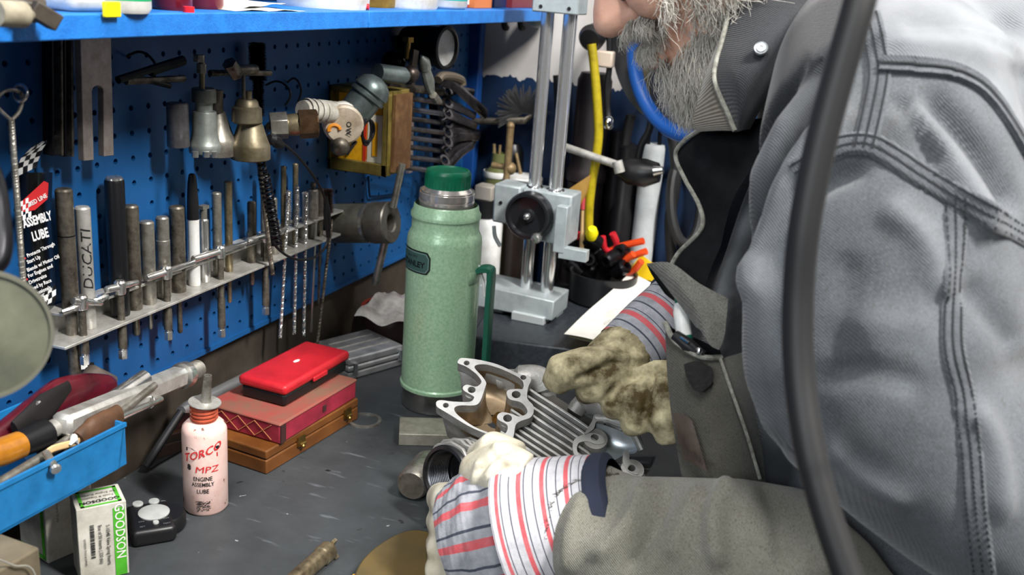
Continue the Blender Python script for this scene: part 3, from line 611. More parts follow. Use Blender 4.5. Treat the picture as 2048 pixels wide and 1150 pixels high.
# cylinder with a flange and T bar standing off the pegboard
Y0 = onx(668, 447, WX).y; Cc = onx(668, 447, WX+.001); d = V((1, 0, 0)); Ls = onx(738, 447, WX).y
def xat(px, py): v = ray(px, py); k = (Y0-CC.y)/v.y; return (CC+v*k)
e1, e2 = xat(735, 445), xat(778, 445); rr = pxr(80, e1); ax = (e2-Cc).normalized(); L1, L2 = (e1-Cc).length, (e2-Cc).length
t = thing('flanged_clamp', 'dull grey cylinder with a round flange and slanting bar on the pegboard', 'clamp', Cc)
b = MB(); b.lathe([(0, 0), (rr*.94, 0), (rr, .002), (rr, L1-.003), (rr*.96, L1), (0, L1)], Cc, ax, 36); build(b, 'cylinder', M('cast_grey', '74766c', .5, .6, '5a5a4e', 50, .45, .08), t)
b = MB(); b.lathe([(rr*.8, L1-.001), (rr*1.02, L1), (rr*1.02, L1+.005), (rr*.85, L1+.006)], Cc, ax, 36); build(b, 'bright_ring', BSTEEL, t)
b = MB(); b.lathe([(0, L1+.005), (rr*.85, L1+.005), (rr*.85, L1+.009), (rr*1.03, L1+.010), (rr*1.05, L1+.012), (rr*1.05, L2+.002), (rr*1.0, L2+.004), (rr*.5, L2+.004), (rr*.42, L2+.002), (rr*.4, L2-.008), (rr*.2, L2-.009), (0, L2-.009)], Cc, ax, 40); build(b, 'flange', M('flange_grey', '85827a', .42, .7, '5d5850', 40, .45, .08), t)
q = Cc+ax*(L2+.001); A = xat(805, 328); Bp = xat(750, 568)
for P, r0 in ((A, .0052), (Bp, .0058)):
    b = MB(); b.cyl(q+(P-q)*.27, P, r0, r0*.92); build(b, 'bar_arm', M('bar_zinc', 'a5a49c', .35, .8, '6e6b62', 60, .4), t)
b = MB(); b.tube(spline([onx(*q, WX+.006) for q in ((737, 352), (739, 388), (745, 393), (785, 389), (800, 385))], 4), .0018, 8); b.cyl(onx(737, 354, WX+.0005), onx(737, 354, WX+.007), .0018)
build(b, 'wire_bracket', M('bluewire', '0b2140', .4, .5), label='thin dark wire bracket under the olive box', cat='bracket')
# ------------------------------------------------------------------ things along the top shelf
ST = .5185
def onshelf(px, py=20): return onz(px, py, ST)
SX = -.60
def sh_at(px, x=SX): # shelf spot whose base centre shows at column px
    v = ray(px, 14); return onx(px, 14, x).y
SG = 'bottles and tubs on the blue shelf'
def jug(px0, px1, x, name, mat, label, cat, prof, seg=32, extra=None):
    y0, y1 = sh_at(px0, x), sh_at(px1, x); r = (y1-y0)/2*.92; c = V((x, (y0+y1)/2, ST))
    t = thing(name, label, cat, c); b = MB(); b.lathe([(0, 0)]+[(r*a, z) for a, z in prof], c, seg=seg); build(b, 'body', mat, t, sharp=50)
    return t, c, r
RB = M('dark_red_plastic', '6e1522', .3, 0, '551019', 20, .4)
BOT = [(.9, 0), (1, .004), (1, .10), (.85, .12), (.35, .135), (.35, .155), (0, .155)]
CAN = [(.96, 0), (1, .003), (1, .11), (.95, .114), (.95, .12), (0, .12)]
# handwritten grey container
y0, y1 = sh_at(88, -.625), sh_at(199, -.625)
t = thing('storage_tub', 'grey white plastic tub with handwriting on its side on the shelf', 'tub', (-.645, (y0+y1)/2, ST))
b = MB(); b.box((-.640, (y0+y1)/2, ST+.05), (.075, (y1-y0)*.80, .10)); build(b, 'tub_body', WHITE, t, bevel=.008, bseg=3)
b = MB(); b.box((-.640, (y0+y1)/2, ST+.104), (.08, (y1-y0)*.84, .008)); build(b, 'lid', WHITE, t, bevel=.002)
text('BrAkes', .026, flat((-.6022, (y0+y1)/2-.004, ST+.021), (0, 1, 0), (0, 0, 1)), INK, t, shear=.25, sx=.8)
t, c, r = jug(200, 287, -.605, 'cleaner_bottle', WHITE, 'white bottle with a broad green label on the shelf edge', 'bottle', BOT)
fac = math.atan2((CC-c).y, (CC-c).x); u_, w_, _ = frame((0, 0, 1))
def aang(c): d = V(((CC-c).x, (CC-c).y, 0)); return math.atan2(d.dot(w_), d.dot(u_))
b = MB(); b.lathe([(r*1.004, .010), (r*1.006, .0105), (r*1.006, .07), (r*1.004, .0705)], c, seg=32, cap=False); build(b, 'green_label', M('label_green', '0f9a5e', .45), t)
text('16 FL OZ (473 mL)', .0052, barrel(c+V((0, 0, .0155)), r*1.006, aang(c)), wt, t, bold=.02)
b = MB(); q = onshelf(224, 25); b.box((-.5875, sh_at(222, -.588), ST+.0035), (.004, .017, .012)); build(b, 'yellow_tag', M('yellow_tag', 'f2e205', .5), label='bright yellow tag on the shelf edge before the white bottle', cat='tag', bevel=.001)
for px0, px1, x, lb, l2 in ((283, 316, -.66, 'dark red bottle beside the white and green bottle', 0), (312, 372, -.625, 'dark red bottle with a pale label, second of the three red bottles', 1), (370, 432, -.64, 'plain dark red bottle, last of the red bottles before the papers', 0)):
    t, c, r = jug(px0, px1, x, 'red_bottle', RB, lb, 'bottle', BOT)
    if l2 or px0 == 283:
        b = MB(); b.lathe([(r*1.003, .012), (r*1.006, .0125), (r*1.006, .075), (r*1.003, .0755)], c, seg=32, cap=False); build(b, 'pale_label', PAPER, t)
        text('MOTOR', .006, barrel(c+V((0, 0, .018)), r*1.006, aang(c)), REDINK, t, bold=.02)
b = MB(); c = V((-.597, sh_at(377, -.597), ST)); b.cyl(c+V((0, 0, .0)), c+V((0, 0, .005)), .005); build(b, 'red_cap', M('bright_red', 'd8212c', .4), label='tiny bright red cap on the shelf in front of the red bottles', cat='bottlecap')  # small loose red cap left on the shelf
for i, (px0, px1, x0, x1, dz, rot) in enumerate(((432, 560, -.70, -.603, .0002, .0), (470, 586, -.72, -.62, .0008, .0))):
    y0, y1 = sh_at(px0, -.61), sh_at(px1, -.61); b = MB()
    b.grid(10, 6, lambda a, c: V((x0+(x1-x0)*c+.012*a*(1-2*i), y0+(y1-y0)*a+.02*c, ST+dz+.0015*math.sin(a*7+c*3)**2+.004*i*a))); b.solidify(.0004)
    build(b, 'paper_sheet', PAPER, label=['white paper sheet lying at the shelf edge right of the red bottles', 'upper crumpled paper sheet beside the big white tub'][i], cat='paper')
t, c, r = jug(588, 700, -.655, 'round_tub', WHITE, 'big round white tub on the shelf', 'tub', [(.93, 0), (.95, .004), (1, .10), (1.04, .101), (1.04, .12), (0, .122)], 40)
b = MB(); b.cyl(onshelf(698, 18)+V((0, 0, .004)), onshelf(738, 21)+V((0, 0, .004)), .0035); build(b, 'red_rod', M('bright_red', 'd8212c', .4), label='short red stick lying on the shelf right of the round tub', cat='stick')
def carton(px0, px1, x0, x1, h, mat, label, cat='box', name='carton', bands=()):
    y0, y1 = sh_at(px0, x1), sh_at(px1, x1); t = thing(name, label, cat, ((x0+x1)/2, (y0+y1)/2, ST))
    b = MB(); b.box(((x0+x1)/2, (y0+y1)/2, ST+h/2), (x1-x0, (y1-y0)*.93, h)); build(b, 'box_body', mat, t, bevel=.001)
    for z, hh, m in bands:
        b = MB(); b.box((x1+.0003, (y0+y1)/2, ST+z), (.0008, (y1-y0)*.90, hh)); build(b, 'print_band', m, t)
    return t
t, c, r = jug(702, 764, -.665, 'yellow_tin', M('tin_yellow', 'a8831f', .4, .2, '6b4c18', 25, .4), 'yellow brown tin on the shelf behind the red stick', 'tin', CAN)
t, c, r = jug(764, 838, -.645, 'white_tub', WHITE, 'plain white tub on the shelf right of the yellow tin', 'tub', CAN)
t, c, r = jug(840, 900, -.64, 'white_bottle', WHITE, 'white bottle with a teal label on the shelf', 'bottle', BOT)
b = MB(); b.lathe([(r*1.004, .012), (r*1.006, .0125), (r*1.006, .07), (r*1.004, .0705)], c, seg=32, cap=False); build(b, 'teal_label', M('teal_label', '1d9a96', .45), t)
carton(902, 946, -.70, -.63, .09, M('red_carton', 'a83830', .6), 'red and white carton on the shelf', bands=((.02, .03, PAPER),))
carton(948, 985, -.69, -.62, .08, M('orange_carton', 'c4703c', .6), 'orange cardboard box on the shelf left of the dark cartons')
carton(987, 1020, -.70, -.63, .08, M('navy_carton', '1d2a55', .5), 'dark blue carton on the shelf beside the orange box')
carton(1022, 1068, -.70, -.62, .08, M('maroon_carton', '6a2028', .5), 'maroon carton at the far right end of the shelf')
# wooden clamp like block with a pencil stub, far left of the shelf
t = thing('wooden_clamp', 'dark wooden hand clamp with a pale dowel at the left end of the shelf', 'clamp', (-.60, sh_at(40, -.6), ST))
b = MB(); A, Bp = onx(-30, 8, -.60), onx(92, 22, -.575); b.tube([A, A.lerp(Bp, .6), Bp], [.012, .011, .008], 6); b.bar(onx(60, 14, -.575), onx(112, 46, -.567), .02, .012); build(b, 'jaw', M('dark_wood', '4a4136', .55, 0, '2f2922', 30, .45, .1), t, bevel=.001)
b = MB(); b.tube([onx(-10, 26, -.560), onx(46, 29, -.560), onx(52, 29, -.560), onx(64, 31, -.560)], [.0088, .0088, .006, .003], 14); build(b, 'dowel', M('pale_dowel', 'a39c88', .5, 0, '6d6554', 40, .4), t)
# ------------------------------------------------------------------ vacuum flask
HAM = M('hammertone_green', 'a9cba9', .32, .1, '8cb490', 260, .45, .12, 700, coat=.2)
TC = onz(876, 806); TC = V((TC.x-.003, TC.y+.0, 0))
t = thing('vacuum_flask', 'tall green hammertone vacuum flask with a dark green stopper standing on the bench', 'flask', TC)
def wr(px0, px1, py): p = onpl((px0+px1)/2, py, TC, V((FW.x, FW.y, 0)).normalized()); return p.z, pxr(px1-px0, p)
zb, rb_ = wr(806, 946, 782); R1 = wr(815, 962, 600)[1]; z_sh = wr(826, 965, 470)[0]; z_ft = .030
zn = wr(838, 962, 425)[0]; zs1 = wr(850, 953, 408)[0]; zs2 = wr(865, 948, 374)[0]; zl = wr(865, 950, 340)[0]
FC = CHROME
b = MB(); b.lathe([(0, 0), (R1*.93, 0), (R1*.97, .003), (R1*.97, z_ft), (R1*.9, z_ft+.001)], TC, seg=56); build(b, 'steel_foot', M('foot_steel', 'b5b5b2', .25, .95, '8a8986', 30, .4), t)
b = MB(); b.lathe([(R1*.9, z_ft), (R1*1.03, z_ft), (R1*1.035, z_ft+.004), (R1*1.0, z_ft+.006), (R1, z_sh-.006), (R1*.985, z_sh), (R1*.93, z_sh+.006), (R1*.90, z_sh+.009), (R1*.895, zn-.006), (R1*.93, zn-.005), (R1*.935, zn), (R1*.88, zn+.004), (R1*.86, zn+.010), (R1*.83, zn+.012)], TC, seg=64, cap=False); build(b, 'green_body', HAM, t, sharp=40)
b = MB(); z0 = zn+.011; b.lathe([(R1*.72, z0-.004), (R1*.73, z0), (R1*.735, z0+.006), (R1*.715, z0+.0065), (R1*.715, z0+.008), (R1*.735, z0+.0085), (R1*.73, z0+.016), (R1*.70, z0+.0165), (R1*.70, z0+.018), (R1*.72, z0+.019), (R1*.68, zs2-.004), (R1*.60, zs2), (0, zs2)], TC, seg=56); build(b, 'steel_neck', M('neck_steel', 'dad5cf', .2, .8), t, sharp=25)
DG = M('stopper_green', '0d6a4c', .35, 0, '0a5a40', 80, .4)
b = MB(); rl_ = R1*.605; n = 80
rings = [[TC+V((math.cos(2*PI*k/n)*r*(1 if (k % 2 or not rib) else .965), math.sin(2*PI*k/n)*r*(1 if (k % 2 or not rib) else .965), z)) for k in range(n)] for r, z, rib in ((rl_*.9, zs2-.002, 0), (rl_, zs2, 1), (rl_*1.01, zl-.006, 1), (rl_*1.0, zl-.004, 0), (rl_*.93, zl, 0), (rl_*.86, zl+.0005, 0), (rl_*.84, zl-.0012, 0), (rl_*.3, zl-.0008, 0))]
b.loft(rings); build(b, 'ribbed_stopper', DG, t, sharp=45)
# carrying handle on the right of the body
dh = V((RT.x, RT.y, 0)).normalized(); dh = (dh*.96 + V((-FW.x, -FW.y, 0)).normalized()*.28).normalized(); th = V((0, 0, 1)).cross(dh)
zt, zlow = wr(940, 980, 530)[0], wr(940, 980, 735)[0]
b = MB(); prof = spline([(R1*.99, 0, zt-.004), (R1*1.10, 0, zt-.001), (R1*1.30, 0, zt), (R1*1.36, 0, zt-.008), (R1*1.36, 0, zt-.06), (R1*1.37, 0, zlow+.01), (R1*1.30, 0, zlow-.004), (R1*1.0, 0, zlow-.006)], 5)
rings = []
for i, q in enumerate(prof):
    c = TC+dh*q.x+V((0, 0, q.z)); nx_ = prof[min(i+1, len(prof)-1)]-prof[max(i-1, 0)]; tg = (dh*nx_.x+V((0, 0, nx_.z))).normalized(); nn = tg.cross(th)
    rings.append([c+th*(sx*.0105)+nn*(sy*.0042) for sx, sy in ((-1, -.7), (-.7, -1), (.7, -1), (1, -.7), (1, .7), (.7, 1), (-.7, 1), (-1, .7))])
b.loft(rings); build(b, 'handle', M('handle_green', '0f5642', .45), t, bevel=.0005)
b = MB(); b.tube([TC+dh*R1*.99+V((0, 0, zt+.003)), TC+dh*R1*1.16+V((0, 0, zt-.020)), TC+dh*R1*1.22+V((0, 0, zt-.038))], [.0022, .0026, .0012], 8); build(b, 'white_peg', WHITE, t)
b = MB(); b.lathe([(R1*1.001, zt-.02), (R1*1.012, zt-.019), (R1*1.012, zt-.004), (R1*1.001, zt-.003)], TC, seg=20, a0=aang(TC)+.75, a1=aang(TC)+1.25, cap=False); build(b, 'handle_band', HAM, t)
am = aang(TC); sgn = -1 if barrel(TC, R1, am+.3)(0, 0).dot(RT) < barrel(TC, R1, am)(0, 0).dot(RT) else 1
zlb = wr(830, 860, 508)[0]; fb = barrel(TC+V((0, 0, zlb)), R1, am-sgn*.93, off=.0004); fbm = lambda x, y: fb(sgn*x, y)
def rrect(w, h, r, n=5): return [(sx*(w/2-r)+r*math.cos(a), sy*(h/2-r)+r*math.sin(a)) for sx, sy, a0 in ((1, 1, 0), (-1, 1, PI/2), (-1, -1, PI), (1, -1, 1.5*PI)) for a in [a0+k*PI/2/n for k in range(n+1)]]
def cpatch(mapf, w, h, r, mat, name, parent, off=0, nx=14):
    b = MB(); xs = [(-w/2+w*i/nx) for i in range(nx+1)]; cols = []
    for x in xs:
        d = max(0, abs(x)-(w/2-r)); yy = h/2-(r-math.sqrt(max(r*r-d*d, 0))); cols.append((b.v(mapf(x, -yy)), b.v(mapf(x, yy))))
    for i in range(nx): b.face((cols[i][0], cols[i+1][0], cols[i+1][1], cols[i][1]))
    return build(b, name, mat, parent)
fo = barrel(TC+V((0, 0, zlb)), R1, am-sgn*.93, off=.0008); fom = lambda x, y: fo(sgn*x, y)
fp = barrel(TC+V((0, 0, zlb)), R1, am-sgn*.93, off=.0012); fpm = lambda x, y: fp(sgn*x, y)
cpatch(fbm, .058, .030, .007, M('badge_black', '15201c', .4), 'badge', t); cpatch(fom, .054, .026, .006, M('badge_green', '6f8f86', .4), 'badge_rim', t); cpatch(fpm, .0515, .0235, .005, M('badge_dark', '3b5a54', .4), 'badge_face', t)
ft = barrel(TC+V((0, 0, zlb)), R1, am-sgn*.93, off=.0015); text('STANLEY', .0105, lambda x, y: ft(sgn*x, y-.003), M('badge_ink', '101715', .4), t, bold=.03); text('since 1913', .0045, lambda x, y: ft(sgn*x, y+.007), M('badge_ink', '101715', .4), t)
# ------------------------------------------------------------------ squeeze bottle of assembly lube
BC = onz(412, 1012); t = thing('lube_bottle', 'dirty pink squeeze bottle of engine assembly lube with a spout', 'bottle', BC)
PINK = M('dirty_pink', 'eacdc4', .42, 0, 'd3a598', 35, .3, .05, contrast=.2)
nt = PINK.node_tree; bs = nt.nodes['Principled BSDF']; mx = [n for n in nt.nodes if n.type == 'MIX'][0]; tcn = [n for n in nt.nodes if n.type == 'TEX_COORD'][0]
s_ = speck(nt, tcn, mx.outputs[2], bs.inputs['Base Color'], '6b4036', 90, .66, (1, 1, .8), .05); speck(nt, tcn, s_, bs.inputs['Base Color'], '84574b', 26, .66, (1, 1, .6), .1)
def wb(px0, px1, py): p = onpl((px0+px1)/2, py, BC, V((FW.x, FW.y, 0)).normalized()); return p.z, pxr(px1-px0, p)
rB = wb(370, 457, 940)[1]; zS = wb(370, 457, 848)[0]; zC = wb(396, 458, 806)[0]; zT = wb(425, 445, 752)[0]
b = MB(); b.lathe([(0, 0), (rB*.9, 0), (rB, .003), (rB, zS-.006), (rB*.96, zS-.001), (rB*.8, zS+.003), (rB*.62, zS+.005), (0, zS+.005)], BC, seg=48); body = build(b, 'bottle_body', PINK, t, sharp=50)
b = MB(); prof = [(rB*.55, zS+.004)]
for k in range(4): z = zS+.007+k*(zC-zS-.008)/4; prof += [(rB*.55, z), (rB*.62, z+.0008), (rB*.62, z+.0022), (rB*.55, z+.003)]
b.lathe(prof+[(rB*.55, zC-.001), (0, zC-.001)], BC, seg=32); build(b, 'threaded_neck', M('oily_red', 'b9583f', .25, 0, '8a3a2a', 60, .4, coat=.6), t)
tilt = (V((0, 0, 1))+RT*.10).normalized()
b = MB(); b.lathe([(0, -.0008), (rB*.72, -.0008), (rB*.73, 0), (rB*.72, .0008), (.006, .0012), (0, .0012)], BC+V((0, 0, zC))+RT*.001, tilt, 36); build(b, 'washer_cap', ALU, t)
b = MB(); b.lathe([(.0062, 0), (.0052, .004), (.004, zT-zC), (.0026, zT-zC), (.0024, zT-zC-.004), (0, zT-zC-.004)], BC+V((0, 0, zC))+RT*.002, tilt, 18); build(b, 'spout', STEEL, t)
aB = aang(BC); fB = lambda z, off=.0004: (lambda g: (lambda x, y: g(sgn*x, y)))(barrel(BC+V((0, 0, z)), rB, aB-sgn*.12, off=off))
def zrow(py): return wb(370, 457, py)[0]
k_ = lambda px: px*2*rB/87   # label lengths given in pixels
b = MB(); g = fB(zrow(888))
for poly, mi in (([(-42, 10), (-24, 10), (-10, 2), (-42, 3)], 0), ([(2, -1), (38, -1), (38, -10), (-8, -10)], 1), ([(31, 13), (42, 13), (42, 6), (36, 6)], 0)):
    b.mi = mi; b.face([b.v(g(k_(x)*.8, k_(y))) for x, y in poly])
build(b, 'emblem_bars', [INK, REDINK], t)
arc = fB(zrow(888), .0008); text('TORCO', k_(24), lambda x, y: arc(x*.9, y+x*.35), REDINK, t, bold=.012, shear=.1)
text('MPZ', k_(19), lambda x, y: fB(zrow(920), .0006)(x+k_(8), y), REDINK, t, bold=.0, shear=.12, sx=1.25); text('8', k_(16), lambda x, y: fB(zrow(917), .0006)(x-k_(27), y), INK, t, bold=.05)
for s, py, h in (('ENGINE', 938, 13), ('ASSEMBLY', 949, 12), ('LUBE', 962, 13)): text(s, k_(h), fB(zrow(py), .0006), INK, t, bold=.01, sx=.8)
text('4 FL OZ (118 mL)', k_(5), fB(zrow(1014), .0006), INK, t)
b = MB(); g = fB(zrow(990), .0006)     # small engraving of an engine
for i in range(95):
    x0, y0 = rng.uniform(-15, 11), rng.uniform(-13, 11); w0, h0 = rng.uniform(1, 5), rng.uniform(.5, 1.6); y0 += x0*.1
    b.face([b.v(g(k_(x), k_(y))) for x, y in ((x0, y0), (x0+w0, y0+w0*.2), (x0+w0, y0+w0*.2+h0), (x0, y0+h0))])
build(b, 'engine_picture', INK, t)
# ------------------------------------------------------------------ wooden case, worn red box, red plastic case
def boxpx(base, ax, ay, size, h): return None
def obox(name, c0, dx, dy, w, d, h, mat, parent=None, z=0., bevel=.002, **k):
    """box from its near corner, along two floor directions"""
    b = MB(); p = [V(c0), V(c0)+dx*w, V(c0)+dx*w+dy*d, V(c0)+dy*d]; p = [V((q.x, q.y, z)) for q in p]
    b.loft([p, [q+V((0, 0, h)) for q in p]]); return build(b, name, mat, parent, bevel=bevel, bseg=3, **k)
W0 = onz(533, 950); W1 = onz(716, 838); W2 = onz(457, 925)
dL = (W1-W0); LW = dL.length; dL.normalize(); dS = V((-dL.y, dL.x, 0)); 
if dS.dot(W2-W0) < 0: dS = -dS
print('wooden case', LW, (W2-W0).dot(dS))
WD = .115
WOOD = M('brown_wood', '7a4a20', .45, 0, '56310f', 14, .45, .06, coat=.15)
hw = .030
t = thing('wooden_case', 'flat brown wooden case with brass latches under the worn red box', 'case', W0+dL*LW/2+dS*WD/2)
obox('case_base', W0, dL, dS, LW, WD, hw*.6, WOOD, t, 0); obox('case_lid', W0, dL, dS, LW, WD, hw*.37, WOOD, t, hw*.63)
for f in (.34, .86):
    c = W0+dL*LW*f; b = MB(); b.box(c-dS*.001+V((0, 0, hw*.62)), (.014, .003, .012), (dL, dS, V((0, 0, 1)))); b.cyl(c-dS*.003+V((0, 0, hw*.5))-dL*.005, c-dS*.003+V((0, 0, hw*.5))+dL*.005, .0022); b.ball(c-dS*.004+V((0, 0, hw*.42)), .003, 10); build(b, 'latch', BRASS, t)
R0 = onz(560, 890, hw)
RDL = (onz(705, 800, hw)-R0).normalized(); RDS = V((-RDL.y, RDL.x, 0)); RDS = RDS if RDS.dot(dS) > 0 else -RDS; RL = (onz(712, 796, hw)-R0).length
WORN = M('worn_red_paper', 'a33a40', .7, 0, '6d4f44', 40, .5, .1, contrast=.12); RSIDE = M('crimson_paper', 'a02a3e', .55, 0, '7a1f30', 30, .4)
hr = .026
t = thing('red_paper_box', 'worn red paper covered box between the wooden case and red plastic case', 'box', R0+RDL*RL/2+RDS*.055)
R0.z = 0; obox('lower_box', R0, RDL, RDS, RL, .108, hr, RSIDE, t, hw+.0003); obox('worn_lid', R0-RDL*.001-RDS*.001, RDL, RDS, RL+.002, .11, .004, M('worn_lid', '765645', .75, 0, '96403a', 30, .45, .1), t, hw+hr-.003)
b = MB(); n_ = RDL*-1; o_ = R0-RDL*.0008+V((0, 0, hw+hr*.5))
for i in range(4):
    for s in (1, -1):
        a, c = o_+RDS*(.012+i*.024)+V((0, 0, -s*hr*.36)), o_+RDS*(.012+(i+1)*.024)+V((0, 0, s*hr*.36)); b.bar(a, c, .0009, .0006, RDL)
build(b, 'gilt_lines', M('gilt', 'b8764e', .5), t)
b = MB(); b.box(R0-RDS*.0008+RDL*.005+V((0, 0, hw+hr*.5)), (.009, .0015, hr*.9), (RDL, RDS, V((0, 0, 1)))); b.box(R0-RDS*.0008+RDL*(RL*.55)+V((0, 0, hw+hr*.5)), (.006, .0012, hr*.3), (RDL, RDS, V((0, 0, 1)))); build(b, 'dark_tab', M('soot', '3a1f1e', .7), t)
zr = hw+hr+.0015
Q0 = onz(571, 818, zr); Q1 = onz(700, 741, zr); QDL = (Q1-Q0); QL = QDL.length; QDL.normalize(); QDS = V((-QDL.y, QDL.x, 0)); QDS = QDS if QDS.dot(dS) > 0 else -QDS
QW = abs((onz(507, 793, zr)-Q0).dot(QDS)); print('red case', QL, QW, RL)
QW = max(min(QW, .1), .07)
Q0.z = 0
t = thing('red_plastic_case', 'bright red plastic case with a black base, topmost of the stack', 'case', Q0+QDL*QL/2+QDS*QW/2)
obox('black_base', Q0+QDL*.003+QDS*.003, QDL, QDS, QL-.006, QW-.006, .016, BLACK, t, zr, bevel=.004)
REDP = M('case_red', 'bb212b', .38, 0, '9f1a24', 25, .4, .05)
obox('red_lid', Q0, QDL, QDS, QL, QW, .013, REDP, t, zr+.0155, bevel=.005)
b = MB(); b.ball(Q0+QDL*QL*.52+QDS*QW*.52+V((0, 0, zr+.0288)), .006, 12, (1, .5, .12), (QDL, QDS, V((0, 0, 1)))); build(b, 'white_chip', WHITE, t)
b = MB(); b.box(Q0+QDL*QL*.5-QDS*.001+V((0, 0, zr+.018)), (.03, .003, .006), (QDL, QDS, V((0, 0, 1)))); build(b, 'catch', REDP, t, bevel=.001)
# black tray leaning on the wall with chrome edges
T0 = onz(290, 940); T1 = onz(560, 790); E0 = onx(410, 815, -.70)
t = thing('steel_frame_tray', 'black flat panel with chrome edges leaning against the wall behind the pink bottle', 'panel', onz(320, 930))
A, Bp, Cq, Dq = atd(290, 938, 1.135), atd(362, 822, 1.165), atd(590, 706, 1.47), onz(505, 812, .008)
A.z = max(A.z, .010); nrm = (Bp-A).cross(Cq-A).normalized()
b = MB(); b.prism([A, Bp, Cq, Dq], nrm*-.006); build(b, 'panel', M('gloss_black', '0c0d0e', .15, coat=.5), t)
b = MB(); b.tube([A, A.lerp(Bp, .93), Bp], .0042, 10); build(b, 'side_edge', M('edge_dark', '58585a', .25, .8), t)
b = MB(); b.tube([Bp, Bp.lerp(Cq, .03), Cq], [.006, .0078, .008], 12); build(b, 'top_edge', M('edge_chrome', 'aeb0b2', .28, .75), t)
# long aluminium bar with a threaded end, lying across the bin against the wall
A, Bp = atd(120, 852, .90), atd(362, 752, 1.10); Cq = A.lerp(Bp, 1.22)
d = (Bp-A).normalized(); L = (Bp-A).length; up_ = V((0, 0, 1))
t = thing('threaded_bar', 'square aluminium bar with a threaded round end lying over the blue bin', 'bar', A.lerp(Bp, .5))
b = MB(); b.bar(A, Bp, .021, .021); build(b, 'square_bar', ALU, t, bevel=.004, bseg=1)
b = MB(); b.lathe([(0, 0), (.0145, 0), (.0148, .0015), (.0148, .010), (.0125, .0105), (.0125, .013), (0, .013)], Bp, d, 28); build(b, 'collar', BSTEEL, t)
b = MB(); pr = [(0, .012)]
for k in range(14): pr += [(.0096, .0125+k*.0017), (.0108, .0133+k*.0017)]
b.lathe(pr+[(.009, .0375), (.0085, .0385), (0, .0385)], Bp, d, 24); build(b, 'threaded_end', STEEL, t, sharp=20)
# clamp case behind the red case
C0 = onz(700, 752); ax = (dL*.9+V((.3, 0, 0))).normalized(); ay = V((-ax.y, ax.x, 0))
t = thing('aluminium_case', 'ribbed aluminium clamshell case behind the red plastic case', 'case', V((C0.x, C0.y, 0)))
c = V((C0.x-.012, C0.y+.045, 0))
for z, h, s in ((.0, .012, 1.), (.0125, .009, 1.02), (.022, .012, 1.)):
    b = MB(); b.box(c+V((0, 0, z+h/2)), (.10*s, .085*s, h), (ax, ay, up_)); build(b, 'shell', M('case_alu', 'b9babb', .36, .5, '8f9092', 40, .4), t, bevel=.003, bseg=3)
b = MB()
for k in (-1, 0, 1): b.box(c+ay*(k*.02)+V((0, 0, .0345)), (.08, .004, .002), (ax, ay, up_))
build(b, 'ribs', ALU, t, bevel=.0008)
b = MB(); b.cyl(c+ax*.045-ay*.044+V((0, 0, .012)), c+ax*.045-ay*.044+V((0, 0, .028)), .005); b.cyl(c-ax*.04-ay*.044+V((0, 0, .012)), c-ax*.04-ay*.044+V((0, 0, .026)), .004); build(b, 'hinge_pin', CHROME, t)
# clear bag lying on a small brown tub by the wall
c = onz(772, 705); t = thing('brown_tub', 'dark brown tub with a red rim under the plastic bag', 'tub', (c.x-.01, c.y+.05, 0)); c = V((c.x-.01, c.y+.05, 0))
b = MB(); b.lathe([(0, 0), (.046, 0), (.05, .004), (.053, .055), (.049, .055), (.047, .008), (0, .008)], c, seg=32); build(b, 'tub_body', M('tub_brown', '2c1f1e', .4), t)
b = MB(); b.lathe([(.049, .054), (.056, .054), (.056, .060), (.049, .060)], c, seg=32, cap=False); build(b, 'rim', M('rim_red', '7c2a22', .45), t)
b = MB(); zz = .0605
q = [onz(708, 640, zz+.01), onz(812, 655, zz), onz(815, 585, zz+.03), onz(770, 583, zz+.035)]
b.grid(16, 10, lambda a, d_: (q[0]*(1-a)+q[1]*a)*(1-d_)+(q[3]*(1-a)+q[2]*a)*d_ + V((0, 0, .004*math.sin(a*9+d_*4)+.004*math.sin(d_*11)-.006*(1-abs(2*a-1))+.006))); b.solidify(.0008)
build(b, 'plastic_bag', M('clear_bag', 'c9c6c2', .25, 0, 'a09c98', 50, .5, .2, alpha=.8), label='crumpled clear plastic bag lying on the brown tub left of the flask', cat='bag', sharp=60)
# steel ring, ground block and steel bar end on the bench
b = MB(); c = onz(729, 842); rr = pxr(68, c); b.lathe([(rr*.80, 0), (rr, 0), (rr, .0022), (rr*.80, .0022), (rr*.80, 0)], c, seg=48, cap=False); build(b, 'steel_washer', STEEL, label='thin steel ring lying on the bench between the wooden case and flask', cat='washer')
p0, p1, p2 = onz(797, 891), onz(880, 893), onz(790, 850)
dx_ = (p1-p0).normalized(); dy_ = V((-dx_.y, dx_.x, 0)); b = MB(); hB = .016; b.loft([[p0+V((0, 0, z)), p0+dx_*.075+V((0, 0, z)), p0+dx_*.075+dy_*.05+V((0, 0, z)), p0+dy_*.05+V((0, 0, z))] for z in (0, hB)])
build(b, 'ground_block', M('block_grey', '9a978a', .5, .4, '7b786c', 60, .4, .05), label='small flat grey steel block in front of the flask foot', cat='block', bevel=.001)
UPZ = V((0, 0, 1))
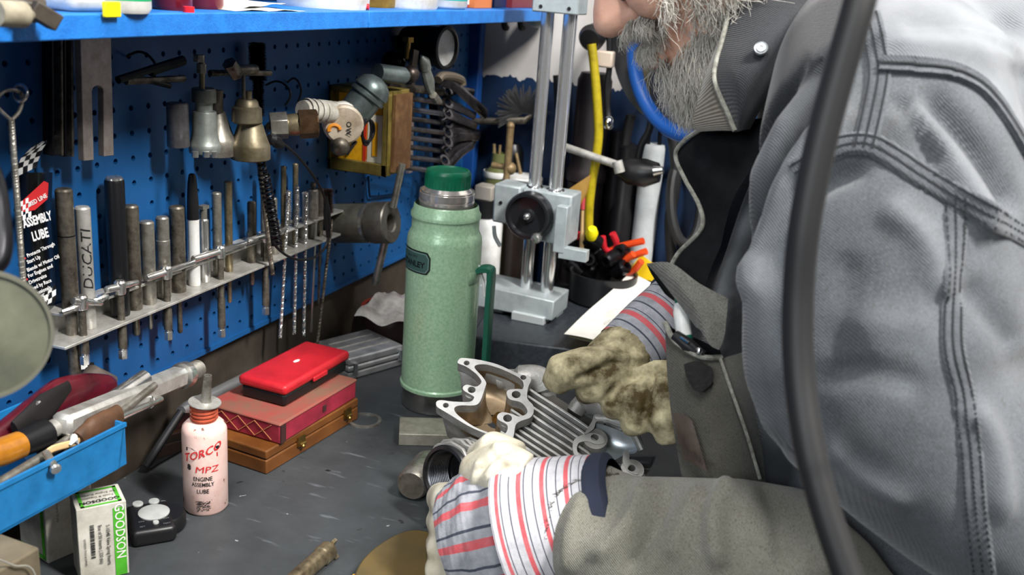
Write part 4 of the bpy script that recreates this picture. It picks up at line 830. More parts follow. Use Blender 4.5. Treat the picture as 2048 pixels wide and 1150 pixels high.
# ------------------------------------------------------------------ blue parts bin with tools, on boxes, front left
BINB = M('bin_blue', '1f74ae', .42, 0, '185f93', 40, .4, .05)
A = atd(250, 845, .93); ZB = A.z; L0 = onz(0, 970, ZB); bx = (L0-A).normalized(); by = V((bx.y, -bx.x, 0))
by = by if by.dot(V((-1, 0, 0))) > 0 else -by            # towards the wall
BL_ = .235; BW = .105; BH = .043
t = thing('parts_bin', 'blue plastic parts bin full of tools at the left, standing on the boxes', 'bin', A+bx*BL_*.5+by*BW*.5-UPZ*BH)
def bp(l, w_, h): return A+bx*l+by*w_+UPZ*(h)
th = .0025
for nm, q in (('front_wall', [(0, 0), (BL_, 0), (BL_, th), (0, th)]), ('back_wall', [(0, BW-th), (BL_, BW-th), (BL_, BW), (0, BW)])):
    top = .0 if nm == 'front_wall' else .004
    b = MB(); b.loft([[bp(l+(.004 if l == 0 else 0)*0, w_, -BH) for l, w_ in q], [bp(l, w_, top) for l, w_ in q]]); build(b, nm, BINB, t, bevel=.0006)
b = MB(); b.prism([bp(0, 0, 0), bp(.009, 0, -BH), bp(.009, BW, -BH), bp(0, BW, 0)], bx*th); build(b, 'end_wall', BINB, t)
b = MB(); b.prism([bp(.009, 0, -BH), bp(BL_, 0, -BH), bp(BL_, BW, -BH), bp(.009, BW, -BH)], UPZ*th); build(b, 'bin_floor', BINB, t)
b = MB(); b.prism([bp(BL_, 0, 0), bp(BL_, 0, -BH), bp(BL_, BW, -BH), bp(BL_, BW, 0)], bx*-th); build(b, 'end_wall', BINB, t)
b = MB(); b.bar(bp(0, -.0008, -.0014), bp(BL_, -.0008, -.0014), .0022, .004); build(b, 'lip', BINB, t)
# second blue bin standing behind with its rounded back panel
P = [atd(px, py, 1.02) for px, py in ((-30, 742), (55, 712), (80, 722), (96, 745), (104, 790), (100, 830), (-30, 880))]
t = thing('blue_bin', 'lighter blue plastic bin end rising behind the maroon case at the left edge', 'bin', V((P[3].x, P[3].y, ZB-.03)))
b = MB(); nn = ray(60, 760).normalized()*-1; b.prism(P, V((-.05, .04, 0))); build(b, 'bin_body', BINB, t, bevel=.002)
# supports: two printed cartons and a brown cardboard box
GRN = M('carton_green', '4fae2c', .5, 0, '3f9424', 60, .3); CARD = M('carton_white', 'd2cfc4', .65, 0, '8f8a7c', 26, .36, .05, contrast=.2)
def carton2(name, label, base, fx, w_, d, h):
    fx = fx.normalized(); fy = V((-fx.y, fx.x, 0)); fy = fy if fy.dot(FW) > 0 else -fy
    t = thing(name, label, 'box', base+fx*w_/2+fy*d/2); b = MB(); b.box(base+fx*w_/2+fy*d/2+UPZ*h/2, (w_, d, h), (fx, fy, UPZ)); build(b, 'carton_body', CARD, t, bevel=.0008)
    return t, fx, fy
zt = .078
F0, F1 = onz(152, 1021, zt), onz(252, 1001, zt); B1 = onz(239, 964, zt)
w_ = (F1-F0).length; base = V((F0.x, F0.y, 0))
t, fx, fy = carton2('spring_carton', 'white and green carton standing on the bench in front of the blue bin', base, F1-F0, w_, .036, zt); dd = .036
fr = flat(base, fx, UPZ, .0006); frt = flat(base, fx, UPZ, .0011)
nsg = 1 if (fx.cross(UPZ)).dot(FW) < 0 else -1
fr = lambda x, y, o=.0006: base+fx*x+UPZ*y-fy*o
def quad(f, x0, x1, y0, y1, m, nm, par): b = MB(); b.face([b.v(f(x, y)) for x, y in ((x0, y0), (x1, y0), (x1, y1), (x0, y1))]); return build(b, nm, m, par)
quad(fr, w_*.72, w_*.96, .001, zt-.005, GRN, 'green_band', t)
text('GOODSON', .0118, lambda x, y: fr(w_*.84+y, zt-.030-x, .0011), PAPER, t, bold=.01, sx=.95)
for s, fxr, cy, sz in (('S-1034B Valve Spring Inserts', .60, zt-.042, .0046), ('Box of 50 Inserts (.320 thk)', .44, zt-.040, .0046), ('GOODSON TOOLS & SUPPLIES', .13, zt-.045, .0026)): text(s, sz, lambda x, y: fr(w_*fxr+y, cy-x, .0009), INK, t, sx=.8, bold=.01)
b = MB(); yy = zt-.018
while yy > zt-.052:
    h_ = rng.choice([.0004, .0008, .0012]); b.face([b.v(fr(w_*x, y, .0009)) for x, y in ((.24, yy), (.33, yy), (.33, yy-h_), (.24, yy-h_))]); yy -= h_+rng.choice([.0005, .0009])
build(b, 'bar_lines', INK, t)
tp = lambda x, y, o=.0005: base+fx*x+fy*y+UPZ*(zt+o)
for q in ((.10, .92, .03, .10), (.10, .92, .82, .90), (.10, .17, .03, .90), (.85, .92, .03, .90)): quad(tp, w_*q[0], w_*q[1], dd*q[2], dd*q[3], GRN, 'green_border', t)
text('GOODSON', .0068, lambda x, y: tp(w_*.5-x, dd*.24-y, .0009), INK, t, bold=.02); text('Tools & Supplies', .0042, lambda x, y: tp(w_*.5-x, dd*.45-y, .0009), INK, t); text('for Engine Builders', .0042, lambda x, y: tp(w_*.5-x, dd*.62-y, .0009), INK, t)
hs = ZB-BH-.0005
base2 = onz(97, 1128); fx2 = (onz(150, 1105)-base2)
t, fx, fy = carton2('spring_carton', 'dirty white carton with a green stripe under the blue bin, behind the standing carton', V((base2.x, base2.y, 0)), fx2, .048, .05, hs)
lf = lambda x, y, o=.0006: V((base2.x, base2.y, 0))+fy*x+UPZ*y-fx*o
quad(lf, .003, .008, .002, hs-.002, GRN, 'green_stripe', t); quad(lf, .003, .048, .002, .006, GRN, 'green_stripe', t)
fr2 = lambda x, y, o=.0006: V((base2.x, base2.y, 0))+fx*x+UPZ*y-fy*o
quad(fr2, .032, .035, hs-.06, hs-.005, INK, 'black_bar', t); text('Valve Spring Inserts 50 pcs', .0035, lambda x, y: fr2(.012+y, hs-.045-x, .0009), INK, t)
base3 = atd(76, 1052, .80); base3 = V((base3.x, base3.y, 0))
b = MB(); c = base3+bx*.07+by*.035; b.box(c+UPZ*(hs*.5), (.14, .07, hs-.001), (bx, by, UPZ)); build(b, 'cardboard_box', M('brown_card', '6d6350', .75, 0, '4d4536', 14, .45, .1), label='dirty brown cardboard box under the left end of the blue bin', cat='box', bevel=.002)
b = MB(); A1, B1 = atd(-20, 1112, .76), atd(72, 1153, .80); b.tube(spline([A1, A1.lerp(B1, .5)+UPZ*.001, B1, V((B1.x+.01, B1.y, .001))], 6), .0008, 6); build(b, 'thin_wire', M('pale_wire', 'bdb9ae', .4, .6), label='thin pale wire crossing the bottom left corner in front of the cardboard box', cat='wire')
# contents of the bin: long rods, file, driver, leather sheath, maroon case, nail
def inbin(px, py, w_): return onpl(px, py, A+by*w_, by)
b = MB(); zz = ZB+.004
MAR = M('maroon_leather', '5c1220', .3, 0, '3d0b16', 40, .4, .04, coat=.3)
t = thing('maroon_case', 'maroon vinyl spectacle case lying open ended across the bin', 'case', inbin(130, 830, .07))
pts = [inbin(-30, 905, .062), inbin(60, 845, .066), inbin(115, 803, .072), inbin(170, 785, .08), inbin(215, 775, .085), inbin(230, 768, .088)]
rad = [.0155, .022, .0225, .0195, .0135, .005]
b = MB(); b.tube(spline(pts, 5), list(np.interp(np.linspace(0, 5, 26), range(6), rad)), 20, hint=UPZ, sq=.55); build(b, 'case_body', MAR, t)
b = MB(); q0, q1, q2 = inbin(30, 862, .048), inbin(90, 815, .05), inbin(138, 772, .056); b.tube([q0, q1, q2], [.010, .015, .006], 16, sq=.4); build(b, 'dark_mouth', M('case_lining', '0d0809', .7), t)
b = MB(); b.tube([inbin(66, 815, .048), inbin(74, 806, .0475), inbin(110, 787, .05)], [.0012, .002, .0008], 8); build(b, 'clasp', BSTEEL, t)
b = MB(); cP = inbin(190, 780, .10); b.tube([inbin(160, 772, .097), inbin(185, 755, .10), inbin(212, 768, .10), inbin(218, 800, .095)], [.006, .013, .013, .006], 14); build(b, 'dusty_pouch', M('dusty_pouch', '5d544c', .6, 0, '3b3430', 40, .4), label='dusty brown grey pouch poking up behind the maroon case', cat='pouch')
# rag of chequered film
b = MB(); G = [[b.v(atd(104+i*14+(2 if j else 0), 735-i*1.6+j*13+3*math.sin(i), 1.03+.003*math.sin(i*1.3))) for i in range(7)] for j in range(4)]
for j in range(3):
    for i in range(6): b.mi = (i+j) % 2; b.face((G[j][i], G[j][i+1], G[j+1][i+1], G[j+1][i]))
b.solidify(.0008); build(b, 'chequered_strip', [WHITE, BLK], label='small black and white chequered strip standing up behind the maroon case', cat='strip', sharp=80)
def lrod(name, pts, rad, mat, label, cat, seg=14, hint=None, sq=None, parent=None):
    b = MB(); b.tube(pts, rad, seg, hint=hint, sq=sq); return build(b, name, mat, parent, label=label if parent is None else None, cat=cat if parent is None else None)
lrod('brown_rod', [inbin(40, 965, .02), inbin(250, 790, .05)], .0062, M('bronze_rod', '6b5a45', .4, .6, '423424', 50, .45), 'long brown steel rod lying slantwise along the bin', 'rod')
lrod('steel_rod', [inbin(-40, 990, .012), inbin(100, 905, .022), inbin(170, 855, .03)], .0045, STEEL, 'grey steel rod at the near side of the bin', 'rod')
lrod('steel_tube', [inbin(60, 910, .045), inbin(290, 755, .06)], [.0085, .0085], BSTEEL, 'bright round steel tube lying along the middle of the bin', 'tube')
for a, c, r, lb in (((215, 845), (310, 770), .0035, 'slim grey punch sticking out of the bin to the right'), ((240, 835), (322, 798), .0032, 'thin bright rod sticking out lowest at the right end of the bin'), ((190, 862), (298, 806), .0028, 'thin pale rod between the two slim punches in the bin')):
    lrod('slim_punch', [inbin(*a, .03), inbin(*c, .045)], [r*1.25, r], BSTEEL if 'bright' in lb else STEEL, lb, 'rod')
b = MB(); q = inbin(298, 804, .046); b.tube([q+V((.006*math.cos(a), .006*math.sin(a)*.4, .005*math.sin(a))) for a in [k*PI/7 for k in range(14)]], .0016, 8, loop=True); build(b, 'eye_ring', BSTEEL, label='tiny steel eye ring at the tips of the bin rods', cat='ring')
lrod('leather_sheath', spline([inbin(150, 892, .012), inbin(170, 870, .014), inbin(205, 850, .016), inbin(238, 832, .02)], 6), [.004]*3+[.011]*5+[.0135]*6+[.0125]*4+[.008], M('brown_leather', '5a3d28', .6, 0, '3c2818', 50, .4, .1), 'brown leather sheath at the right end of the bin', 'sheath', 16, UPZ, .6)
t = thing('screwdriver', 'screwdriver with an amber and black handle lying in the bin', 'screwdriver', inbin(60, 890, .03))
lrod('amber_handle', [inbin(-60, 920, .03), inbin(0, 905, .032), inbin(38, 890, .034), inbin(42, 889, .034)], [.012, .0125, .012, .008], M('amber', 'b5761d', .3, 0, '8f5812', 40, .35, coat=.4), '', '', 20, parent=t)
lrod('black_collar', [inbin(40, 889, .034), inbin(60, 880, .035), inbin(90, 866, .037), inbin(94, 864, .037)], [.0115, .0125, .0135, .009], BLACK, '', '', 20, parent=t)
lrod('blade', [inbin(92, 865, .037), inbin(190, 815, .047)], .0085, ALU, '', '', 18, parent=t)
t = thing('round_nail', 'large headed bright nail hanging over the bin front', 'nail', inbin(108, 940, .0))
lrod('nail_shank', [inbin(92, 905, .012), inbin(110, 936, -.006)], .0035, STEEL, '', '', parent=t)
d = (inbin(110, 936, -.006)-inbin(92, 905, .012)).normalized(); b = MB(); b.lathe([(0, 0), (.0042, 0), (.005, .001), (.0042, .003), (0, .0032)], inbin(110, 936, -.006), d, 18); build(b, 'nail_head', BSTEEL, t)
lrod('wood_shaving', spline([inbin(90, 912, .012), inbin(105, 898, .01), inbin(150, 885, .008), inbin(152, 880, .008)], 5), .0032, M('pale_wood', 'c9a878', .6), 'pale curled wood shaving lying across the bin front', 'shaving', 8, UPZ, .4)
lrod('paper_scrap', [inbin(140, 890, .006), inbin(148, 876, .007), inbin(156, 888, .007)], [.001, .004, .001], PAPER, 'small torn paper scrap at the leather sheath', 'paper', 8)
# ------------------------------------------------------------------ magnifier lens, far left
LC = atd(-38, 672, .62); nl = (CC-LC).normalized(); nl = (nl+RT*.15-UP*.25).normalized()
t = thing('magnifier_lamp', 'big round glass magnifier with a pale rim at the left edge', 'magnifier', LC)
lr = 133*.62/F; b = MB(); b.lathe([(0, -.004), (lr*.5, -.0035), (lr*.96, -.001), (lr*.96, .001), (lr*.5, .0045), (0, .006)], LC, nl, 56, hint=UPZ); build(b, 'glass_lens', M('lens_glass', '8e8f78', .22, 0, '6a6b5e', 14, .5, trans=.5, ior=1.3), t)
b = MB(); b.lathe([(lr*.95, -.003), (lr*1.0, -.003), (lr*1.02, 0), (lr*1.0, .003), (lr*.95, .003), (lr*.95, -.003)], LC, nl, 56, hint=UPZ, cap=False); build(b, 'rim', M('rim_grey', '8f8f80', .3, .6), t)
b = MB(); b.tube(spline([LC+UP*lr*.99, atd(-2, 520, .63), atd(2, 450, .64), atd(-25, 330, .66), atd(-120, 250, .72)], 6), .0065, 14); build(b, 'gooseneck', BLACKM, t)
b = MB(); q = atd(-120, 250, .72); b.tube([q, V((WX+.02, q.y+.03, q.z+.03)), V((WX+.002, q.y+.03, q.z+.03))], .0075, 14); b.cyl((WX+.0005, q.y+.03, q.z+.03), (WX+.01, q.y+.03, q.z+.03), .03); build(b, 'wall_arm', BLACKM, t)
# ------------------------------------------------------------------ small remote with round grey buttons
c = onz(302, 1062); ax = (onz(335, 1085)-onz(262, 1098)).normalized(); ay = V((-ax.y, ax.x, 0))
t = thing('key_remote', 'black remote with three grey round buttons lying beside the white carton', 'remote', c)
b = MB(); b.box(c+UPZ*.009, (.043, .058, .018), (ax, ay, UPZ)); build(b, 'remote_body', BLACK, t, bevel=.005, bseg=3)
b = MB(); b.lathe([(0, 0), (.021, 0), (.0225, .003), (.0225, .013), (.020, .017), (0, .017)], c+ax*.013+ay*.004, seg=32); build(b, 'side_bulge', BLACK, t)
for dx_, dy_, r, l in ((.004, .004, .0155, 0), (-.009, .026, .0055, 1), (.007, .026, .0055, 1), (.003, -.017, .003, 1)):
    b = MB(); b.lathe([(0, 0), (r, 0), (r, .0012), (r*.9, .002), (0, .0022)], c+ax*dx_+ay*dy_+UPZ*.0182, seg=28); build(b, 'button', M('button_grey', 'a5a8a6', .5, 0, '8a8d8b', 60, .3), t)
for s, x, y in (('ON', -.010, -.010), ('OFF', .014, -.011), ('SET', -.010, -.020), ('TEST', .013, -.021)): text(s, .0035, lambda a, q: c+ax*(x+a)+ay*(y+q)+UPZ*.0184, M('print_grey', '6d6f70', .5), t)
# ------------------------------------------------------------------ bottom: wooden disc and steel tube
t = thing('wooden_block', 'worn brown wooden block with a rounded end at the bottom centre of the bench', 'block', onz(800, 1130))
zt = .016; out = spline([onz(*q, zt) for q in ((708, 1150), (730, 1112), (770, 1080), (815, 1060), (855, 1062), (900, 1085), (925, 1130), (915, 1200), (860, 1260), (740, 1255), (700, 1200))], 5, loop=True)
b = MB(); b.prism([V((p.x, p.y, 0)) for p in out], UPZ*zt); build(b, 'worn_top', M('grimy_wood', '4c4229', .65, 0, '6b552b', 18, .3, .12, contrast=.3), t, bevel=.002)
b = MB(); b.tube([V((p.x, p.y, zt*.55)) for p in out[-9:]+out[:2]], .004, 10); build(b, 'yellow_edge', M('yellow_edge', 'd2a035', .5, 0, 'a97c22', 60, .4), t)
A, Bp = onz(590, 1160, .010), onz(660, 1098, .010); d = (Bp-A).normalized(); A = Bp-d*.12
t = thing('steel_tube', 'short dark steel tube with a slotted end lying at the bottom of the bench', 'tube', Bp)
b = MB(); b.lathe([(.0062, .118), (.0095, .118), (.010, .117), (.010, .105), (.0088, .104), (.0088, .0), (.0062, .0), (.0062, .118)], A, d, 26, cap=False); build(b, 'tube_body', BRASSY, t)
b = MB()
for k in range(3): a = 2*PI*k/3+.4; u_, v_, _ = frame(d); b.box(A+d*.121+(u_*math.cos(a)+v_*math.sin(a))*.0082, (.006, .0034, .007), (d, u_*math.cos(a+PI/2)+v_*math.sin(a+PI/2), u_*math.cos(a)+v_*math.sin(a)))
build(b, 'castle_lug', BRASSY, t)
# steel cylinder lying on the bench left of the casting
rC = .0185; A, Bp = onz(822, 972, rC), onz(880, 905, rC); d = (Bp-A).normalized(); 
t = thing('steel_cylinder', 'short thick steel cylinder lying on the bench left of the finned port', 'cylinder', V((A.x, A.y, 0)))
b = MB(); b.lathe([(0, .001), (rC*.86, .0), (rC*.97, .003), (rC, .006), (rC, .055), (rC*.93, .058), (0, .058)], A, d, 40); build(b, 'barrel', STEEL, t)
b = MB(); b.lathe([(0, .0), (rC*.85, -.0004), (rC*.85, .0006)], A, d, 36); build(b, 'worn_face', M('worn_face', '6e675c', .6, .5, '4a443b', 60, .4, .1), t)
# ------------------------------------------------------------------ granite plate, height gauge and papers at the back
GZ = .05
GR = M('granite_black', '33373c', .38, 0, '22252a', 120, .45, .04)
p0, p1 = onz(960, 675, GZ), onz(1200, 705, GZ); gx_ = (p1-p0).normalized(); gy_ = V((-gx_.y, gx_.x, 0)); g0 = p0-gx_*.015
g0 = V((g0.x, g0.y, 0)); b = MB(); c = g0+gx_*.175+gy_*.16+UPZ*(GZ/2); b.box(c, (.35, .32, GZ), (gx_, gy_, UPZ))
t = build(b, 'surface_plate', GR, label='dark granite surface plate on the bench behind the flask', cat='surface plate', bevel=.003)
HG_ = M('gauge_grey', 'a9b2b4', .4, .3, '8f989a', 40, .35, .05)
b0 = onz(1060, 648, GZ); hy = b0.y+.022
def hq(px, py, dy=0): return ony(px, py, hy+dy)
t = thing('height_gauge', 'tall twin column height gauge with a black hand wheel on the granite plate', 'height gauge', V((b0.x, hy, GZ)))
xr = hq(1112, 600).x; xl = hq(960, 600).x; ztop = hq(1060, 578, .03).z
b = MB(); b.prism([V((xl, hy-.012, GZ+.008)), V((xr, hy-.012, GZ+.008)), V((xr, hy-.009, ztop)), V((xl, hy-.009, ztop+.004))], V((0, .075, 0))); build(b, 'base', HG_, t, bevel=.002)
b = MB(); x0_, x1_ = hq(1030, 640).x, hq(1095, 640).x; b.box(((x0_+x1_)/2, hy-.004, GZ+.0065), (x1_-x0_, .03, .013)); b.box((xl+.02, hy+.03, GZ+.004), (.04, .06, .008)); b.box((xr-.02, hy+.045, GZ+.004), (.03, .03, .008)); build(b, 'feet', M('gauge_pale', 'c3cacb', .4, .3), t, bevel=.001)
xs = (hq(1053, 570, .03).x, hq(1094, 578, .03).x); zt_ = .66
for i, x in enumerate(xs):
    b = MB(); b.cyl((x, hy+.03, ztop-.003), (x, hy+.03, zt_), .0098 if i == 0 else .0105, seg=24); build(b, 'column', M('column_steel', 'e2e3e4', .14, .85), t)
    b = MB(); b.lathe([(.0098, 0), (.0155, 0), (.016, .004), (.014, .009), (.0105, .010)], (x, hy+.03, hq(1080, 385, .03).z), seg=24, cap=False); build(b, 'collar', CHROME, t)
zt1 = hq(1110, 27).z; b = MB(); b.box(((xs[0]+xs[1])/2, hy+.03, zt1+.06), (.072, .045, .12)); build(b, 'head_block', HG_, t, bevel=.002)
for dx_ in (-.022, .022):
    b = MB(); b.cyl(((xs[0]+xs[1])/2+dx_, hy+.0065, zt1+.008), ((xs[0]+xs[1])/2+dx_, hy+.009, zt1+.008), .0028); build(b, 'screw', BLACK, t)
kc = hq(1058, 431, -.01); rk = pxr(97, kc); zc0, zc1 = hq(1060, 478, .01).z, hq(1060, 378, .01).z
b = MB(); x0_, x1_ = hq(987, 410).x, hq(1040, 410).x; b.box(((x0_+x1_)/2, hy+.022, (zc0+zc1)/2+.012), (x1_-x0_, .05, (zc1-zc0)*.78)); x2_, x3_ = hq(1040, 430).x, hq(1139, 430).x; b.box(((x2_+x3_)/2, hy+.03, (zc0+zc1)/2), (x3_-x2_, .05, zc1-zc0)); build(b, 'carriage', HG_, t, bevel=.003)
b = MB(); b.cyl(((x0_*.7+x1_*.3), hy-.0045, (zc0+zc1)/2+.014), ((x0_*.7+x1_*.3), hy-.002, (zc0+zc1)/2+.014), .0028); build(b, 'screw', BLACK, t)
b = MB(); b.tube(spline([hq(988, 452), hq(990, 472), hq(998, 488), hq(1001, 492)], 5), .0035, 8); build(b, 'thumb_hook', HG_, t)
b = MB(); b.lathe([(0, .012), (rk*.9, .012), (rk, .008), (rk, -.006), (rk*.93, -.011), (rk*.82, -.011), (rk*.76, -.004), (rk*.3, -.003), (rk*.25, -.008), (0, -.008)], kc, (0, 1, 0), 48); build(b, 'hand_wheel', M('wheel_black', '17181b', .35, coat=.2), t)
b = MB(); b.ball(kc+V((0, -.010, 0)), .0055, 14); build(b, 'wheel_screw', BSTEEL, t)
b = MB(); q = hq(1073, 476, -.022); b.lathe([(0, -.01), (.006, -.009), (.0082, -.004), (.0075, .004), (.004, .012), (0, .012)], q, (0, 1, 0), 16); build(b, 'wheel_handle', BSTEEL, t)
ja, jb, jc = hq(1127, 412, -.008), hq(1127, 520, -.008), hq(1160, 506, -.008)
b = MB(); wj = pxr(24, ja)*2; b.box(((ja.x), hy-.006, (ja.z+jb.z)/2+.006), (wj, .018, ja.z-jb.z-.012)); b.box(((ja.x+jc.x)/2+.006, hy-.006, jb.z+.012), (jc.x-ja.x+.012, .016, .018)); build(b, 'scriber_jaw', HG_, t, bevel=.001)
# papers and folder resting on a wooden block and the plate
PZ = .074
wb_ = onz(1195, 700, .06)
b = MB(); b.box((wb_.x+.075, wb_.y+.09, GZ+.0105), (.16, .16, .021)); build(b, 'wood_board', M('pine', 'b98a4a', .5, 0, '94672f', 14, .4, .1), label='pale wooden board under the white papers', cat='board', bevel=.001)
for i, (dz, m, lb) in enumerate(((0, M('dirty_pad', '8d8a6e', .7), 'grey green pad edge under the white papers'), (.005, PAPER, 'large white sheet of handwritten notes on the pad right of the flask'))):
    q = [onz(1128, 668, PZ+dz), onz(1268, 700, PZ+dz), ony(1400, 628, 1.575), ony(1260, 545, 1.625)] if i else [onz(1136, 674, PZ+dz), onz(1268, 705, PZ+dz), ony(1398, 636, 1.575), ony(1262, 556, 1.62)]
    b = MB(); b.grid(16, 14, lambda a, c: (q[0]*(1-a)+q[1]*a)*(1-c)+(q[3]*(1-a)+q[2]*a)*c+UPZ*(.002*math.sin(a*5+c*6)*i*(1-a*.3)+(.010*max(0, c-.8) if i else 0))); b.solidify(.004 if not i else .0012)
    o = build(b, 'note_pad' if not i else 'note_sheet', m, label=lb, cat='paper', sharp=60)
    if i:
        b = MB()
        for r_ in range(16):
            a, c = rng.uniform(.15, .75), rng.uniform(.05, .9); P_ = lambda a, c: (q[0]*(1-a)+q[1]*a)*(1-c)+(q[3]*(1-a)+q[2]*a)*c+UPZ*.0035
            b.tube([P_(a+k*.012, c+k*.018+.012*math.sin(k*2.3+r_)) for k in range(int(rng.integers(4, 9)))], .00035, 4)
        build(b, 'pencil_lines', M('pencil', '9a9a96', .6), o)
q = [ony(*p, 1.64) for p in ((1250, 552), (1305, 562), (1318, 536), (1282, 508))]
b = MB(); b.grid(6, 6, lambda a, c: (q[0]*(1-a)+q[1]*a)*(1-c)+(q[3]*(1-a)+q[2]*a)*c); b.solidify(.003); build(b, 'yellow_folder', M('yellow_folder', 'f2c81a', .5), label='bright yellow folder corner behind the white papers', cat='folder', sharp=60)
# black dish
c = onz(1190, 612, GZ); c.y += .0; rd = pxr(138, c); c = c+V((0, rd*.6, 0))
b = MB(); b.lathe([(0, 0), (rd*.9, 0), (rd*.97, .004), (rd, .052), (rd*.93, .052), (rd*.9, .008), (0, .008)], c, seg=48); build(b, 'black_dish', M('dish_black', '17181a', .35), label='round black dish on the granite plate behind the papers', cat='dish')
# white spray bottle behind the flask
def onb(px, y): p = ony(px, 500, y); return V((p.x, y, 0))
t = thing('white_bottle', 'white bottle with a black cap half hidden behind the flask', 'bottle', onb(965, 1.605)); c = ORG[t.name]
zz = lambda px, py, y: ony(px, py, y).z
r = .033; zs, zc, zt2 = zz(965, 433, 1.605), zz(965, 398, 1.605), zz(965, 368, 1.605)
b = MB(); b.lathe([(0, 0), (r, 0), (r, zs-.012), (r*.8, zs), (0, zs)], c, seg=32); build(b, 'bottle_body', WHITE, t)
b = MB(); b.lathe([(0, zs), (r*.62, zs), (r*.62, zc), (r*.5, zc+.002), (0, zc+.002)], c, seg=24); build(b, 'cap', BLACK, t)
b = MB(); b.box(c+UPZ*((zc+zt2)/2), (.034, .03, zt2-zc)); build(b, 'pale_nozzle', M('beige_plastic', '9c968c', .5), t, bevel=.003)
t = thing('dark_jar', 'dark jar with a white lid behind the height gauge columns', 'jar', onb(1036, 1.665)); c = ORG[t.name]
z1_, z2_ = zz(1036, 378, 1.665), zz(1036, 350, 1.665)
b = MB(); b.lathe([(0, 0), (.03, 0), (.032, .004), (.032, z1_-.006), (.028, z1_), (0, z1_)], c, seg=28); build(b, 'jar_body', M('jar_dark', '241d1a', .3), t)
b = MB(); b.lathe([(0, z1_), (.034, z1_), (.035, z1_+.003), (.035, z2_-.003), (.033, z2_), (0, z2_)], c, seg=32); build(b, 'lid', WHITE, t)
# tin of sticks: thin tools standing in a green jar
t = thing('green_jar', 'small murky green jar holding thin sticks behind the flask stopper', 'jar', onb(985, 1.675)); c = ORG[t.name]
z2_ = zz(985, 315, 1.675); z1_ = zz(985, 345, 1.675)
b = MB(); b.lathe([(0, 0), (.024, 0), (.025, z1_), (.015, z1_+.012), (.013, z2_+.01), (.011, z2_+.01), (.011, .02), (0, .02)], c, seg=24); build(b, 'jar_body', M('jar_green', '5b5f3a', .3), t)
b = MB(); b.lathe([(.0262, z1_-.006), (.027, z1_-.004), (.027, z1_+.003), (.0262, z1_+.005)], c, seg=24, cap=False); build(b, 'white_ring', WHITE, t)
ST_ = M('stick_tan', '8b7755', .5, .3, '5e4c33', 40, .4)
for a, c_, r, lb in (((990, 340), (988, 288), .003, 'thin tan stick leaning in the green jar, left one'), ((997, 340), (1000, 290), .0025, 'thin tan stick leaning in the green jar, right one'), ((1042, 350), (1032, 306), .003, 'short tan stick standing behind the white lidded jar')):
    b = MB(); b.cyl(ony(*a, 1.678), ony(*c_, 1.678), r); build(b, 'thin_stick', ST_, label=lb, cat='stick')
b = MB(); b.tube([ony(1010, 395, 1.60), ony(1015, 330, 1.60), ony(1021, 256, 1.60)], [.006, .0062, .0065], 12); b.ball(ony(1021, 252, 1.60), .0072, 12); build(b, 'tan_rod', ST_, label='upright tan rod with a round tip left of the height gauge columns', cat='rod')
b = MB(); b.cyl(ony(985, 330, 1.605), ony(1018, 335, 1.605), .0055); b.ball(ony(1020, 337, 1.605), .0115, 12); build(b, 'cross_clamp', ST_, label='small clamp knob joining the upright tan rod', cat='clamp')
t = thing('fan_brush', 'black fan shaped brush on a dark rod in front of the blue wall', 'brush', ony(1040, 250, 1.69))
b = MB(); b.tube([ony(945, 243, 1.66), ony(1050, 241, 1.67), ony(1062, 232, 1.68)], [.006, .0065, .004], 10); build(b, 'rod', DSTEEL, t)
b = MB(); hub = ony(1046, 225, 1.675)
for k in range(110):
    a = rng.uniform(-.2, PI+.6); d = (RT*math.cos(a)+UP*math.sin(a)); l = rng.uniform(.036, .052); s = V((0, 0, 1)).cross(d)*.0+d.cross(FW).normalized()*.0018
    b.prism([hub+s, hub-s, hub-s*.5+d*l, hub+s*.5+d*l], FW*rng.uniform(.001, .006))
build(b, 'bristles', M('bristle_grey', '131417', .6), t)
# ------------------------------------------------------------------ clutter towards the far right, behind the man's hands
YC = 1.60
def standing(name, px, y, wpx, yt, yb, mat, label, cat, seg=24, z0=0., prof=None, sh=None):
    c = onb(px, y); r = pxr(wpx, c+UPZ*.1); z1 = zz(px, yt, y); b = MB()
    b.lathe([(0, z0), (r, z0), (r, z1-.006), (r*.92, z1), (0, z1)] if not prof else [(r*a, z0+(z1-z0)*f) for a, f in prof], c, seg=seg); return build(b, name, mat, label=label, cat=cat)
standing('motor_housing', 1158, 1.676, 78, 142, 560, M('motor_brown', '2a2224', .5, .2, '1a1516', 12, .4), 'dark brown upright motor housing behind the height gauge', 'motor', prof=[(0, 0), (1.1, 0), (1.1, .1), (.9, .12), (.9, .55), (1, .56), (1, .6), (.85, .62), (.85, .97), (.7, 1), (0, 1)])
t = thing('yellow_hose', 'yellow hose hanging down from a black fitting behind the man\'s nose', 'hose', ony(1180, 420, 1.58))
b = MB(); b.tube(spline([ony(*q, 1.58) for q in ((1183, 88), (1188, 130), (1194, 200), (1197, 270), (1190, 330), (1182, 380), (1178, 425), (1178, 470))], 6), .0075, 14); build(b, 'yellow_tube', M('hose_yellow', 'a39214', .4, 0, '7d6f0d', 60, .3), t)
b = MB(); c = ony(1183, 76, 1.60); b.lathe([(0, .02), (.02, .02), (.022, 0), (.016, -.012), (.009, -.013), (0, -.013)], c, (0, 1, .2), 24); b.cyl(c, c+V((0, .115, .02)), .008); build(b, 'black_fitting', BLACK, t)
t = thing('hanging_cable', 'black cable with a pale plug hanging right of the yellow hose', 'cable', ony(1216, 240, 1.60))
